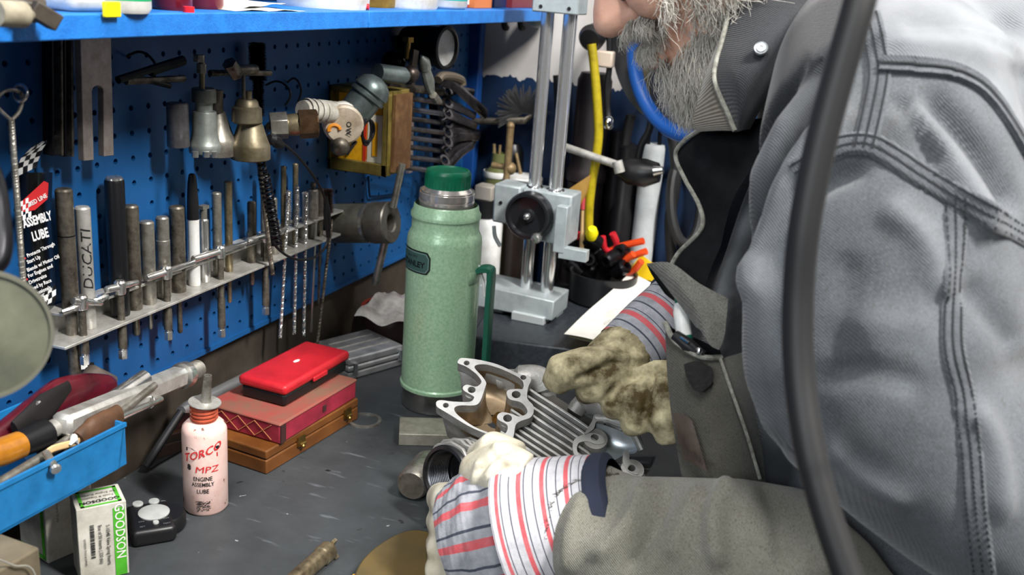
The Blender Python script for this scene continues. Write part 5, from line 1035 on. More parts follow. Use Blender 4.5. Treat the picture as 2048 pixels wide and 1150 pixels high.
b = MB(); b.tube(spline([ony(*q, 1.61) for q in ((1218, 60), (1219, 130), (1214, 180), (1216, 230))], 5), [.005]*15+[.006], 10); b.cyl(ony(1218, 60, 1.61), ony(1218, 62, WY-.001), .004); build(b, 'cord', BLACK, t)
b = MB(); b.box(ony(1210, 118, 1.605), (.03, .02, .026)); build(b, 'plug', M('plug_beige', 'b8a99a', .5), t, bevel=.003)
b = MB(); b.ball(ony(1217, 246, 1.60), .0095, 16, (1, 1, 1.3)); build(b, 'bright_tip', CHROME, t)
standing('black_pot', 1214, 1.698, 36, 258, 560, BLACKM, 'black upright tool pot below the hanging cable', 'pot')
# large polished wheel with a blue guard
wc = ony(1348, 85, 1.60); nw = V((-.55, -.82, -.10)).normalized(); rw = pxr(310, wc)
t = thing('polished_wheel', 'large polished metal wheel with a blue guard behind the beard', 'wheel', wc)
b = MB(); b.lathe([(0, -.02), (rw*.2, -.02), (rw*.5, -.006), (rw*.9, .012), (rw, .02), (rw*1.0, .026), (rw*.9, .022), (rw*.5, .004), (0, -.012)][::-1], wc, nw, 64); build(b, 'steel_dish', M('spun_steel', '96989b', .24, .85, '7d7f82', 14, .4), t)
b = MB(); cb = wc+nw*.034+(RT-nw*RT.dot(nw)).normalized()*.062-UP*.012; b.tube([cb+(frame(nw, UPZ)[0]*math.cos(k*PI/28)+frame(nw, UPZ)[1]*math.sin(k*PI/28))*rw*.97 for k in range(56)], .012, 12, loop=True); build(b, 'blue_guard', M('guard_blue', '1a56a8', .4), t)
b = MB(); b.cyl(wc-nw*.01, wc-nw*.12, .02); b.cyl(wc-nw*.1, V((wc.x+.05, WY-.001, wc.z)), .014); build(b, 'axle', BLACKM, t)
b = MB(); b.cyl(ony(1118, 290, 1.58), ony(1238, 331, 1.56), .0065); b.cyl(ony(1234, 322, 1.56), ony(1240, 345, 1.56), .0085); build(b, 'silver_rod', ALU, label='slanting silver rod passing behind the height gauge columns', cat='rod')
t = thing('angle_grinder', 'black rounded power tool hanging right of the silver rod', 'power tool', ony(1280, 345, 1.60))
b = MB(); b.tube([ony(*q, 1.60) for q in ((1240, 338), (1258, 342), (1290, 346), (1318, 345))], [.014, .022, .024, .016], 18); build(b, 'body', BLACK, t)
b = MB(); b.tube([ony(1308, 342, 1.585), ony(1326, 340, 1.585)], [.009, .006], 12); build(b, 'metal_nose', BSTEEL, t)
b = MB(); b.tube(spline([ony(*q, 1.61) for q in ((1275, 330), (1283, 290), (1300, 255), (1302, 200))], 5), .006, 10); b.cyl(ony(1302, 200, 1.61), ony(1302, 200, WY-.001), .004); build(b, 'hanging_strap', BLACK, t)
b = MB(); c = onb(1236, 1.70); b.lathe([(0, 0), (.028, 0), (.028, .18), (.02, .2), (.02, .30), (.0, .31)], c, seg=20); build(b, 'black_canister', M('canister_black', '141315', .4, .2), label='tall black canister between the yellow hose and the pale canister', cat='canister')
b = MB(); c = onb(1012, 1.70); b.lathe([(0, 0), (.02, 0), (.02, zz(1012, 300, 1.70)), (.012, zz(1012, 285, 1.70)), (0, zz(1012, 284, 1.70))], c, seg=20); build(b, 'black_bottle', M('bottle_black', '101114', .35), label='black bottle standing against the back wall behind the tan rod', cat='bottle')
b = MB(); b.tube(spline([ony(*q, 1.69) for q in ((1118, 150), (1122, 240), (1116, 330), (1128, 430), (1120, 560))], 6), .011, 12); build(b, 'black_hose', RUBBER, label='black hose hanging behind the right height gauge column', cat='hose')
b = MB(); b.tube(spline([ony(*q, 1.695) for q in ((1262, 230), (1250, 300), (1256, 400), (1248, 560))], 6), .009, 12); build(b, 'black_hose', RUBBER, label='black hose hanging below the polished wheel', cat='hose')
b = MB(); b.tube(spline([ony(*q, 1.69) for q in ((1345, 260), (1352, 350), (1340, 450), (1348, 560))], 6), .010, 12); build(b, 'black_hose', RUBBER, label='black hose hanging beside the jacket facing, furthest right', cat='hose')
standing('white_canister', 1284, 1.69, 46, 285, 560, M('canister_white', 'b9bdbf', .5, 0, '8f9496', 12, .4), 'pale canister standing behind the black power tool', 'canister')
for i, (px, y0, y1, w__, lb) in enumerate(((1298, 250, 520, .0045, 'thin black upright rod nearest the pale canister'), (1322, 240, 520, .0035, 'thin dark upright rod between the pale canister and the jacket'), (1240, 300, 520, .004, 'dark slim upright rod below the black power tool'), (1205, 350, 520, .006, 'dark bar standing under the yellow hose end'))):
    b = MB(); a, c_ = ony(px, y0, 1.682+.008*i), ony(px-14, y1, 1.682+.008*i); b.cyl(a, V((c_.x, c_.y, .0)), w__); build(b, 'upright_rod', BLACKM, label=lb, cat='rod')
b = MB(); c = ony(1372, 400, 1.69); b.tube([c+(RT*math.cos(k*PI/14)*.028+UP*math.sin(k*PI/14)*.075+FW*.01*math.cos(k*PI/14)) for k in range(28)], .009, 10, loop=True); b.cyl(c-UP*.07, V((c.x, c.y, 0)), .007); build(b, 'coiled_hose', RUBBER, label='loop of black hose standing behind the jacket front', cat='hose')
b = MB(); c = onb(1322, 1.675); b.box(c+V((0, 0, .05)), (.13, .06, .10)); build(b, 'wooden_crate', M('crate_tan', '8a7250', .65, 0, '5f4a31', 10, .45, .1), label='low tan wooden crate at the back of the bench below the black tool', cat='crate', bevel=.002)
for a, c_, m, lb in (((1330, 470), (1240, 395), None, 0),): pass
q = [ony(*p, 1.57) for p in ((1112, 395), (1180, 350), (1172, 385), (1130, 455))]
b = MB(); b.prism(q, V((.004, .012, 0))); build(b, 'manila_card', M('manila', 'b08a45', .65, 0, '8d6a30', 14, .4), label='tan manila card leaning behind the height gauge wheel', cat='card')
t = thing('paint_brush', 'small brush with a red ferrule standing right of the height gauge', 'brush', ony(1164, 478, 1.58))
b = MB(); b.cyl(ony(1163, 510, 1.58), ony(1167, 415, 1.58), .004); build(b, 'wood_handle', M('pale_wood', 'c9a878', .6), t)
b = MB(); b.cyl(ony(1167, 418, 1.58), ony(1169, 382, 1.58), .0055, .0045); build(b, 'ferrule', M('red_ferrule', 'b5434a', .5), t)
ORG_ = M('orange_grip', 'd9481c', .4, 0, 'b5340f', 40, .3); RG_ = M('red_grip', 'b8222c', .4)
G2 = 'pliers heaped around the black dish'
for i, (a, c_, m, lb) in enumerate((((1195, 520), (1290, 492), ORG_, 'pliers with bright orange grips behind the yellow folder'), ((1225, 505), (1215, 470), RG_, 'pliers with short red grips standing up above the black dish'), ((1150, 520), (1148, 466), RG_, 'pliers with red grips beside the height gauge jaw'), ((1245, 545), (1275, 515), ORG_, 'small orange gripped pliers nearest the white papers'))):
    A, Bp = ony(*a, 1.625-.006*i), ony(*c_, 1.615-.006*i); t = thing('pliers', lb, 'pliers', A); d = (Bp-A); s = d.cross(FW).normalized()
    for sg in (1, -1):
        b = MB(); b.tube(spline([A+s*sg*.002, A+d*.4+s*sg*.011, Bp+s*sg*.009], 5), [.005]*6+[.006]*5, 10); build(b, 'grip', m, t)
    b = MB(); b.tube([A-d.normalized()*.035, A-d.normalized()*.015, A+d.normalized()*.004], [.004, .010, .008], 10); build(b, 'jaws', DSTEEL, t)
G3 = 'sockets heaped in the black dish'
for i, (px, py, r) in enumerate(((1160, 545, .013), (1185, 545, .014), (1208, 545, .013), (1230, 545, .013), (1165, 490, .013), (1180, 500, .012), (1196, 488, .014), (1175, 520, .012), (1210, 520, .013), (1232, 512, .013), (1156, 512, .011), (1248, 500, .012))):
    P = ony(px, py, 1.60+.012*(i % 3)); b = MB(); d = V((rng.uniform(-1, 1), rng.uniform(-1, -.2), rng.uniform(-.2, .9))).normalized(); b.lathe([(r*.6, .0), (r, 0), (r, .026), (r*.8, .03), (r*.5, .03), (r*.5, .004), (0, .004)], P, d, 20)
    build(b, 'socket', M('socket_black', '1d1d20', .3, .7), label='black socket in the heap inside the black dish', cat='socket', group=G3)
b = MB(); P = ony(1182, 475, 1.575); b.lathe([(0, 0), (.009, 0), (.011, .012), (.007, .022), (0, .023)], P, (.2, -.5, .8), 16); build(b, 'yellow_knob', M('yellow_tag', 'f2e205', .5), label='small yellow knob on top of the socket heap', cat='knob')  # yellow knob lying on the socket heap
for i, px in enumerate((1020, 1052)):
    b = MB(); a = ony(px, 30, WY); b.tube(spline([V((a.x, WY-.001, a.z+.02)), V((a.x, WY-.02, a.z+.02)), V((a.x, WY-.028, a.z)), V((a.x, WY-.022, a.z-.02)), V((a.x, WY-.012, a.z-.022))], 5), .0055, 10); build(b, 'wall_hook', BLACKM, label=['black wall hook on the white wall, left of two under the shelf end', 'black wall hook on the white wall beside the height gauge head'][i], cat='hook')
b = MB(); a = ony(1075, 30, WY-.02); b.ball(a, .022, 20); b.cyl(a, V((a.x, WY-.001, a.z)), .008); build(b, 'glass_knob', M('knob_pale', '9fb0b0', .3), label='pale round knob on the white wall behind the column', cat='knob')
# ------------------------------------------------------------------ finned aluminium cylinder head held in the gloved hands
CAST = M('cast_aluminium', 'bdbcb8', .45, .55, '8d8b86', 40, .42, .18, 350, rvar=.15)
FACE = M('machined_face', 'dededc', .34, .6, 'bcbcba', 60, .3, .03)
OILY = M('oily_cavity', 'a3947a', .35, .5, '64492c', 22, .5, .08, rvar=.1, contrast=.3)
toC = V((-FW.x, -FW.y, 0)).normalized(); RTh = V((RT.x, RT.y, 0)).normalized()
HN = (UPZ*math.cos(math.radians(30)) + toC*math.sin(math.radians(30))).normalized()
HP = atd(960, 810, 1.09)
def fl(px, py, h=0.): return onpl(px, py, HP, HN) + HN*h
def zc(*pts): return [(840+x/3.484, 690+y/3.484) for x, y in pts]
OUT = zc((262, 118), (275, 97), (305, 90), (420, 105), (540, 135), (640, 180), (700, 203), (758, 222), (774, 245), (752, 300), (747, 370), (785, 415), (793, 450), (785, 485), (760, 510), (700, 530), (665, 560), (650, 640), (612, 684), (585, 687), (560, 672), (530, 640), (440, 610), (330, 560), (200, 480), (125, 435), (112, 412), (118, 392), (150, 384), (230, 394), (345, 396), (375, 372), (370, 355), (312, 322), (298, 300), (310, 282), (335, 277), (385, 290), (415, 277), (428, 250), (390, 200), (320, 150), (270, 130))
INN = zc((380, 160), (400, 137), (470, 137), (560, 165), (640, 200), (700, 235), (722, 270), (715, 306), (680, 306), (620, 312), (603, 335), (625, 378), (700, 398), (742, 440), (744, 478), (690, 498), (640, 480), (575, 468), (540, 488), (545, 520), (600, 550), (612, 580), (592, 620), (560, 630), (480, 610), (380, 570), (290, 510), (242, 462), (245, 432), (290, 420), (380, 420), (420, 390), (455, 290), (460, 260), (430, 215))
HOLES = [(z, r) for z, r in zip(zc((325, 125), (720, 226), (670, 345), (610, 510), (568, 655), (180, 420), (360, 312)), (6, 6, 9, 9, 6, 6, 8))]
def holes_plate(b, outer, holes, th, N, mi_top=0, mi_side=1):
    loops = []
    for lp in [outer]+holes:
        vs = [b.v(p) for p in lp]; loops.append(vs)
    eds = [b.bm.edges.new((l[i], l[(i+1) % len(l)])) for l in loops for i in range(len(l))]
    g = bmesh.ops.triangle_fill(b.bm, use_beauty=True, use_dissolve=False, edges=eds, normal=N)
    for f in g['geom']:
        if isinstance(f, bmesh.types.BMFace): f.material_index = mi_top
    b.mi = mi_side
    for l in loops:
        lo = [b.v(v.co - N*th) for v in l]
        for i in range(len(l)): b.face((l[i], l[(i+1) % len(l)], lo[(i+1) % len(l)], lo[i]))
head = thing('cylinder_head', 'finned aluminium engine cylinder head held between the two gloves', 'engine part', V((HP.x+.03, HP.y, .0)))
sm = lambda pts: [fl(p.x, p.y) for p in spline([V((x, y, 0)) for x, y in pts], 3, loop=True)]
out3, inn3 = sm(OUT), sm(INN)
hol3 = []
for (cx, cy), r in HOLES:
    c = fl(cx, cy); rr = r*proj(c)[2]/F; u_, v_, _ = frame(HN); hol3.append([c+(u_*math.cos(k*PI/9)+v_*math.sin(k*PI/9))*rr for k in range(18)])
b = MB(); holes_plate(b, out3, [inn3]+hol3, .013, HN, 0, 1); build(b, 'gasket_flange', [FACE, CAST], head, sharp=40)
# walls of the rocker chamber, inside and out
cen = sum(inn3, V())/len(inn3)
b = MB(); b.loft([[p-HN*h+(cen-p)*s for p in inn3] for h, s in ((.012, 0), (.028, .03), (.038, .14), (.041, .35), (.041, .8))], cap=False); build(b, 'rocker_chamber', OILY, head, sharp=60)
for cx, cy, r in ((zc((555, 385))[0][0], zc((555, 385))[0][1], 9), (975, 850, 8)):
    c = fl(cx, cy, -.034); rr = r*proj(c)[2]/F; b = MB(); b.lathe([(rr*.6, -.004), (rr*1.25, -.004), (rr*1.2, .004), (rr*.7, .004), (rr*.6, -.003)], c, (HN+RTh*.5).normalized(), 20, cap=False); build(b, 'guide_boss', M('bronze_guide', 'a07a45', .3, .9), head)
for (cx, cy), r in HOLES[2:4]+[HOLES[6]]:        # tall bosses that carry the bolt holes
    c = fl(cx, cy, -.006); rr = r*proj(c)[2]/F; b = MB(); b.lathe([(rr*1.02, 0), (rr*1.7, 0), (rr*1.75, -.03), (rr*1.0, -.03)], c, HN, 26, cap=False); build(b, 'bolt_boss', CAST, head)
b = MB(); co = sum(out3, V())/len(out3)
b.loft([[p-HN*h+(co-p)*s for p in out3] for h, s in ((.0125, .02), (.016, .10), (.040, .16), (.062, .22), (.070, .5))], cap=False); build(b, 'casting_body', CAST, head, sharp=60)
# cooling fins: thin plates running to the right, one behind another
fd = (fl(1190, 855, -.02)-fl(1050, 775, -.012)).normalized()
fe = (fl(1008, 885)-fl(1068, 765)); 
nf = 11
for i in range(nf):
    f = i/(nf-1); a0_ = fl(1062-52*f, 766+116*f, -.012-.004*math.sin(f*PI)); L_ = .100-.012*f+.004*math.sin(i*2.1)
    dp = .034; tk = fe.normalized()*.0016
    top = [a0_-fd*.012, a0_+fd*L_*.25+HN*.001*math.sin(i), a0_+fd*L_*.6, a0_+fd*L_*.9-HN*.002, a0_+fd*L_-HN*.007]
    b = MB(); b.loft([[p-tk*1.0-HN*0, p+tk*1.0, p+tk*1.6-HN*dp, p-tk*1.6-HN*dp] for p in top]); build(b, 'cooling_fin', M('fin_cast', 'cfcecb', .45, .5, 'a3a19c', 50, .4, .12, 300), head, bevel=.0007)
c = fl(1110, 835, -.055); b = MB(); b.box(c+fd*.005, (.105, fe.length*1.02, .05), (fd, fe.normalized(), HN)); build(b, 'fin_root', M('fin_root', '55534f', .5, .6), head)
# deep valley between two fins groups, boss cluster at the right end
def plate_px(pts, h, th, name, mat, holes=(), n=3):
    o_ = [fl(p.x, p.y, h) for p in spline([V((x, y, 0)) for x, y in pts], n, loop=True)]; hs = []
    for cx, cy, r in holes:
        c = fl(cx, cy, h); rr = r*proj(c)[2]/F; u_, v_, _ = frame(HN); hs.append([c+(u_*math.cos(k*PI/9)+v_*math.sin(k*PI/9))*rr for k in range(18)])
    b = MB(); holes_plate(b, o_, hs, th, HN, 0, 1); return build(b, name, mat, head, sharp=40)
plate_px(zc((1085, 595), (1130, 565), (1200, 548), (1270, 560), (1300, 590), (1295, 620), (1240, 625), (1180, 605), (1120, 615), (1105, 660), (1130, 710), (1200, 735), (1235, 745), (1160, 752), (1100, 720), (1075, 660)), -.018, .012, 'stud_flange', [FACE, CAST], [(840+1230/3.484, 690+578/3.484, 8)])
c = fl(840+1235/3.484, 690+582/3.484, -.019); rr = .0135; b = MB(); b.lathe([(.0052, 0), (rr, 0), (rr*1.05, -.036), (.0052, -.036)], c, HN, 28, cap=False); build(b, 'stud_boss', CAST, head)
plate_px(zc((1225, 430), (1265, 425), (1300, 455), (1290, 470), (1240, 475), (1225, 520), (1195, 545), (1160, 560), (1180, 520), (1210, 470)), -.016, .010, 'stud_flange', [FACE, CAST], [(840+1250/3.484, 690+447/3.484, 5)])
# smooth scoop of the intake passage
S_ = [[(1240, 480), (1300, 470), (1400, 505), (1500, 560)], [(1235, 520), (1310, 530), (1420, 560), (1540, 600)], [(1290, 570), (1340, 590), (1440, 610), (1565, 640)], [(1300, 640), (1350, 660), (1430, 670), (1540, 668)], [(1280, 720), (1330, 720), (1380, 700), (1440, 690)]]
hh = [[-.018, -.022, -.024, -.020], [-.030, -.038, -.038, -.026], [-.034, -.044, -.044, -.030], [-.030, -.040, -.040, -.026], [-.022, -.030, -.030, -.020]]
def bez(g, u, v):
    n, m_ = len(g)-1, len(g[0])-1
    B = lambda n, i, t: math.comb(n, i)*t**i*(1-t)**(n-i)
    return sum((g[i][j]*B(n, i, u)*B(m_, j, v) for i in range(n+1) for j in range(m_+1)), V())
G = [[fl(840+x/3.484, 690+y/3.484, hh[i][j]) for j, (x, y) in enumerate(r)] for i, r in enumerate(S_)]
b = MB(); b.grid(20, 16, lambda a, c: bez(G, c, a)); b.solidify(.004); build(b, 'intake_scoop', M('smooth_cast', 'c2c9cc', .3, .6, 'a3aaad', 30, .4, .04), head, sharp=70)
b = MB(); b.tube([fl(840+x/3.484, 690+y/3.484, h) for x, y, h in ((1225, 440, -.02), (1330, 452, -.018), (1430, 490, -.018), (1520, 560, -.02), (1572, 640, -.026))], [.004, .005, .005, .005, .004], 10); build(b, 'scoop_edge', CAST, head)
plate_px(zc((1440, 670), (1475, 668), (1480, 740), (1520, 765), (1548, 800), (1535, 830), (1490, 820), (1455, 790), (1430, 740)), -.020, .014, 'stud_flange', [FACE, CAST], [(840+1492/3.484, 690+785/3.484, 8)])
b = MB(); b.lathe([(.005, 0), (.0125, 0), (.013, -.04), (.005, -.04)], fl(840+1500/3.484, 690+790/3.484, -.021), HN, 26, cap=False); build(b, 'stud_boss', CAST, head)
b = MB(); q = [fl(840+x/3.484, 690+y/3.484, -.022) for x, y in ((1478, 690), (1670, 690), (1640, 745), (1480, 740))]; b.prism(q, HN*-.012); build(b, 'dark_ledge', M('ledge_cast', '5f6164', .4, .7), head, bevel=.002)
b = MB(); q = [fl(840+x/3.484, 690+y/3.484, -.045) for x, y in ((1050, 720), (1290, 640), (1560, 680), (1660, 700), (1560, 880), (1300, 880), (1100, 800))]; b.prism(q, HN*-.03); build(b, 'lower_casting', CAST, head, bevel=.003)
# curved pipes behind the fins
b = MB(); b.tube(spline([fl(840+x/3.484, 690+y/3.484, h) for x, y, h in ((1100, 355, -.03), (1150, 320, -.022), (1260, 330, -.022), (1380, 410, -.026), (1450, 480, -.03))], 5), [.011]*5+[.016]*11+[.012]*5, 18, sq=.8); build(b, 'exhaust_lip', CAST, head)
b = MB(); b.tube(spline([fl(840+x/3.484, 690+y/3.484, h) for x, y, h in ((560, 130, -.03), (700, 150, -.024), (820, 150, -.024), (885, 185, -.03), (900, 250, -.045))], 5), [.012]*5+[.0165]*11+[.012]*5, 18); build(b, 'intake_pipe', CAST, head)
# finned port with an internal thread, facing the camera at the left
pc = atd(888, 952, 1.045); pa = ((CC-pc).normalized()*.72 - RT*.62 - UP*.12).normalized(); pr = 54*proj(pc)[2]/F
b = MB(); pf = [(pr*.99, -.035), (pr*1.12, -.03), (pr*1.14, -.002), (pr*1.1, 0), (pr*.98, .0005), (pr*.96, -.002)]
for k in range(12): pf += [(pr*.95, -.003-k*.0026), (pr*.88, -.0043-k*.0026)]
b.lathe(pf+[(pr*.85, -.036), (0, -.037)], pc, pa, 44, cap=False); build(b, 'threaded_port', M('port_dark', '4c4c4e', .3, .85, '303032', 60, .4), head, sharp=20)
for k in range(5):
    z = -.008-k*.009; rr = pr*(1.24+.07*math.sin(k*1.3)+.02*k); n = 36
    b = MB(); ring = lambda zz, s: [pc+pa*zz+(frame(pa)[0]*math.cos(2*PI*i/n)+frame(pa)[1]*math.sin(2*PI*i/n))*rr*s*(1+.03*math.sin(i*1.7+k)) for i in range(n)]
    b.loft([ring(z+.0022, .82), ring(z+.0022, .97), ring(z+.001, 1), ring(z-.001, 1), ring(z-.0022, .97), ring(z-.0022, .82)], cap=False); build(b, 'port_fin', CAST, head)
b = MB(); b.tube([pc-pa*.038, pc-pa*.06, pc-pa*.085+UPZ*.012], [pr*1.05, pr*1.0, pr*.9], 28); build(b, 'port_neck', CAST, head)
# ------------------------------------------------------------------ the man at the bench
def remesh(parts, name, vox, smooth=4, fac=.5):
    """merge closed lofts into one continuous skin"""
    b = MB()
    for f in parts: f(b)
    bmesh.ops.recalc_face_normals(b.bm, faces=b.bm.faces)
    me = bpy.data.meshes.new('tmp'); b.bm.to_mesh(me); b.bm.free(); o = bpy.data.objects.new('tmp', me); COL.objects.link(o)
    md = o.modifiers.new('r', 'REMESH'); md.mode = 'VOXEL'; md.voxel_size = vox
    if smooth: ms = o.modifiers.new('s', 'SMOOTH'); ms.iterations = smooth; ms.factor = fac
    dg = bpy.context.evaluated_depsgraph_get(); out = bpy.data.meshes.new_from_object(o.evaluated_get(dg)); out.name = name
    bpy.data.objects.remove(o); bpy.data.meshes.remove(me); return out
def mesh_np(me):
    co = np.empty(len(me.vertices)*3, np.float32); me.vertices.foreach_get('co', co); no = np.empty(len(me.vertices)*3, np.float32); me.vertices.foreach_get('normal', no)
    return co.reshape(-1, 3).astype(float), no.reshape(-1, 3).astype(float)
def set_np(me, co): me.vertices.foreach_set('co', co.astype(np.float32).ravel()); me.update()
nR, nU, nF, nC = (np.array(v) for v in (RT, UP, FW, CC))
def proj_np(co): q = co-nC; d = q@nF; return np.stack([1024+F*(q@nR)/d, 575-F*(q@nU)/d], 1), d
def strokes(me, lst, facing=.05, wear_light=False):
    """press folds into cloth: ridges (+) and creases (-) along lines drawn on the surface"""
    co, no = mesh_np(me); uv, d = proj_np(co); vis = ((nC-co)*no).sum(1)/np.linalg.norm(nC-co, axis=1)
    g = np.clip((vis-facing)/.25, 0, 1); disp = np.zeros(len(co))
    for pl, wd, amp in lst:
        P = np.array([(p.x, p.y) for p in spline([V((x, y, 0)) for x, y in pl], 6)]); best = np.full(len(co), 1e9); tt = np.zeros(len(co)); n = len(P)-1
        for i in range(n):
            a, b_ = P[i], P[i+1]; ab = b_-a; L2 = (ab@ab)+1e-9; t = np.clip(((uv-a)@ab)/L2, 0, 1); q = a+t[:, None]*ab; dd = np.hypot(*(uv-q).T)
            m_ = dd < best; best[m_] = dd[m_]; tt[m_] = (i+t[m_])/n
        taper = np.clip(np.minimum(tt, 1-tt)*5+.12, 0, 1)
        disp += 1.25*amp*taper*np.exp(-(best/wd)**2)
    set_np(me, co+no*(disp*g)[:, None])
    if wear_light: at = me.attributes.new('wear_light', 'FLOAT', 'POINT'); at.data.foreach_set('value', np.clip(disp*g/.012, 0, 1).astype(np.float32))
def cloth_noise(me, amp, scales, seed=0):
    co, no = mesh_np(me); r = np.random.default_rng(seed); d = np.zeros(len(co))
    for s, a in scales:
        for k in range(7): w_ = r.normal(size=3); w_ /= np.linalg.norm(w_); d += a*np.sin(co@w_*s+r.uniform(0, 6.3))/7
    set_np(me, co+no*(d*amp)[:, None])
def put(me, name, mat, parent, label=None, loc=None, kind=None):
    loc = V(loc if loc is not None else ORG[parent.name]); co, _ = mesh_np(me); set_np(me, co-np.array(loc))
    for mt in (mat if isinstance(mat, (list, tuple)) else [mat]): me.materials.append(mt)
    me.polygons.foreach_set('use_smooth', [True]*len(me.polygons)); return obj(name, me, parent, loc, label=label, kind=kind)
def bvh_of(me): b = bmesh.new(); b.from_mesh(me); t = BVHTree.FromBMesh(b); b.free(); return t
def hit(tree, px, py, off=.0): 
    d = ray(px, py).normalized(); h = tree.ray_cast(CC, d)
    return (h[0]-d*off, h[1]) if h[0] is not None else (None, None)
# cloth materials: washed grey duck canvas with a woven ridge, wear and grime
def cloth(name, c1, c2, c3, sc=14, amt=.45, a3=.3, weave=1500., wb=.35, rough=.85):
    m_ = M(name, c1, rough, 0, c2, sc, amt, 0, contrast=.22, sheen=.25); nt = m_.node_tree; bs = nt.nodes['Principled BSDF']; mx = [n for n in nt.nodes if n.type == 'MIX'][0]; tcn = [n for n in nt.nodes if n.type == 'TEX_COORD'][0]
    speck(nt, tcn, mx.outputs[2], bs.inputs['Base Color'], c3, sc*.55, .5+.42*(.5-a3), (1, 1, 1), .22)
    cur = bs.inputs['Base Color'].links[0].from_socket; cur = speck(nt, tcn, cur, bs.inputs['Base Color'], c2, 700, .45, (1, .3, 1.6), .3); speck(nt, tcn, cur, bs.inputs['Base Color'], c3, 800, .5, (1.5, .35, 1), .25)
    wv = nt.nodes.new('ShaderNodeTexWave'); wv.inputs['Scale'].default_value = weave/6.28; wv.inputs['Distortion'].default_value = 1.2; wv.inputs['Detail'].default_value = 2; wv.bands_direction = 'DIAGONAL'
    n2 = nt.nodes.new('ShaderNodeTexNoise'); n2.inputs['Scale'].default_value = 420; ad = nt.nodes.new('ShaderNodeMath'); ad.operation = 'ADD'
    bp = nt.nodes.new('ShaderNodeBump'); bp.inputs['Strength'].default_value = wb; bp.inputs['Distance'].default_value = .0012
    for t_ in (wv, n2): nt.links.new(tcn.outputs['Object'], t_.inputs['Vector'])
    nt.links.new(wv.outputs['Fac'], ad.inputs[0]); nt.links.new(n2.outputs['Fac'], ad.inputs[1]); nt.links.new(ad.outputs[0], bp.inputs['Height']); nt.links.new(bp.outputs[0], bs.inputs['Normal'])
    return m_
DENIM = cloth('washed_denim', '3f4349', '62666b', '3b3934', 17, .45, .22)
DARKD = cloth('dark_denim', '17191d', '292c31', '0f1012', 18, .4, .35)
OLIV = cloth('olive_canvas', '6a685c', '85847a', '4f4a3d', 12, .45, .3)
POCK = cloth('pocket_canvas', '3c3b35', '55534b', '24231f', 16, .4, .35)
LINE = M('black_lining', '0b0c0e', .9, 0, '131417', 60, .4, .2, 900, spec=.2)
SKIN = M('skin', 'ecc0a8', .5, 0, 'd69a80', 34, .42, .12, 700, contrast=.25, spec=.4)
SKIN.node_tree.nodes['Principled BSDF'].inputs['Subsurface Weight'].default_value = .12; SKIN.node_tree.nodes['Principled BSDF'].inputs['Subsurface Radius'].default_value = (.01, .004, .002)
HAIR = M('white_hair', 'f0ede6', .45, 0, 'cdc8bb', 120, .4)
_n = HAIR.node_tree; _b = _n.nodes['Principled BSDF']; _t = _n.nodes.new('ShaderNodeBsdfTranslucent'); _t.inputs['Color'].default_value = (.92, .9, .85, 1); _m = _n.nodes.new('ShaderNodeMixShader'); _m.inputs[0].default_value = .42
_n.links.new(_b.outputs[0], _m.inputs[1]); _n.links.new(_t.outputs[0], _m.inputs[2]); _n.links.new(_m.outputs[0], _n.nodes['Material Output'].inputs['Surface'])
WELT = M('frayed_edge', '8f8f86', .9, 0, '5d5c54', 200, .45)
# --- frame of the head
vr = ray(1300, 50).normalized(); hl = (-vr).normalized(); a_left = (hl.cross(UP)).normalized()      # image left at that column
if a_left.dot(RT) > 0: a_left = -a_left
a_up = a_left.cross(hl); a_up = a_up if a_up.dot(UP) > 0 else -a_up
th_ = math.radians(27); HF = a_left*math.cos(th_)-a_up*math.sin(th_); HU = a_up*math.cos(th_)+a_left*math.sin(th_); HL = hl
KS = 1.10
NT = atd(1197, 58, .955); HC = NT - (HF*.127 + HU*(-.030))*KS
def H(f, l, u): return HC + (HF*f + HL*l + HU*u)*KS
SHL = atd(1790, 250, .76); 
man = thing('person', 'bearded man in a worn grey denim jacket and striped work gloves bending over the bench', 'person', (.09, .985, FZ))
# --- body: one continuous skin from head to feet
def skull(b):
    rows = [(-.150, .052, .060, -.035), (-.12, .058, .058, -.030), (-.09, .066, .062, -.018), (-.06, .080, .068, -.008), (-.03, .088, .072, -.004), (0, .094, .075, -.004), (.03, .099, .076, -.006), (.06, .098, .075, -.010), (.09, .086, .066, -.014), (.115, .060, .046, -.016), (.128, .025, .02, -.016)]
    b.loft([[H(c+a*math.cos(2*PI*k/28), s*math.sin(2*PI*k/28), u) for k in range(28)] for u, a, s, c in rows])
def jaw(b):
    rows = [(-.005, .082, .055, .0), (-.04, .090, .056, .0), (-.075, .088, .050, .0), (-.10, .083, .040, .005), (-.122, .060, .028, .022), (-.13, .03, .016, .035)]
    b.loft([[H(c+a*math.cos(2*PI*k/24), s*math.sin(2*PI*k/24), u) for k in range(24)] for u, a, s, c in rows])
def nose(b):
    rows = [(.036, .094, .008, .010), (.018, .100, .0085, .012), (.0, .108, .010, .0145), (-.014, .115, .0125, .0165), (-.026, .1165, .0165, .0195), (-.036, .112, .0175, .0185), (-.044, .102, .014, .012)]
    b.loft([[H(c-.018+(.006+w_)*math.cos(2*PI*k/20)*1.15+.006, w_*1.05*math.sin(2*PI*k/20), u) for k in range(20)] for u, c, w_, d in rows])
    b.ball(H(.113, 0, -.029), .0175*KS, 16, (1, .95, .85), (HF, HL, HU))
    for s in (1, -1): b.ball(H(.093, s*.0155, -.031), .0118*KS, 14, (1.3, .7, .85), (HF, HL, HU))
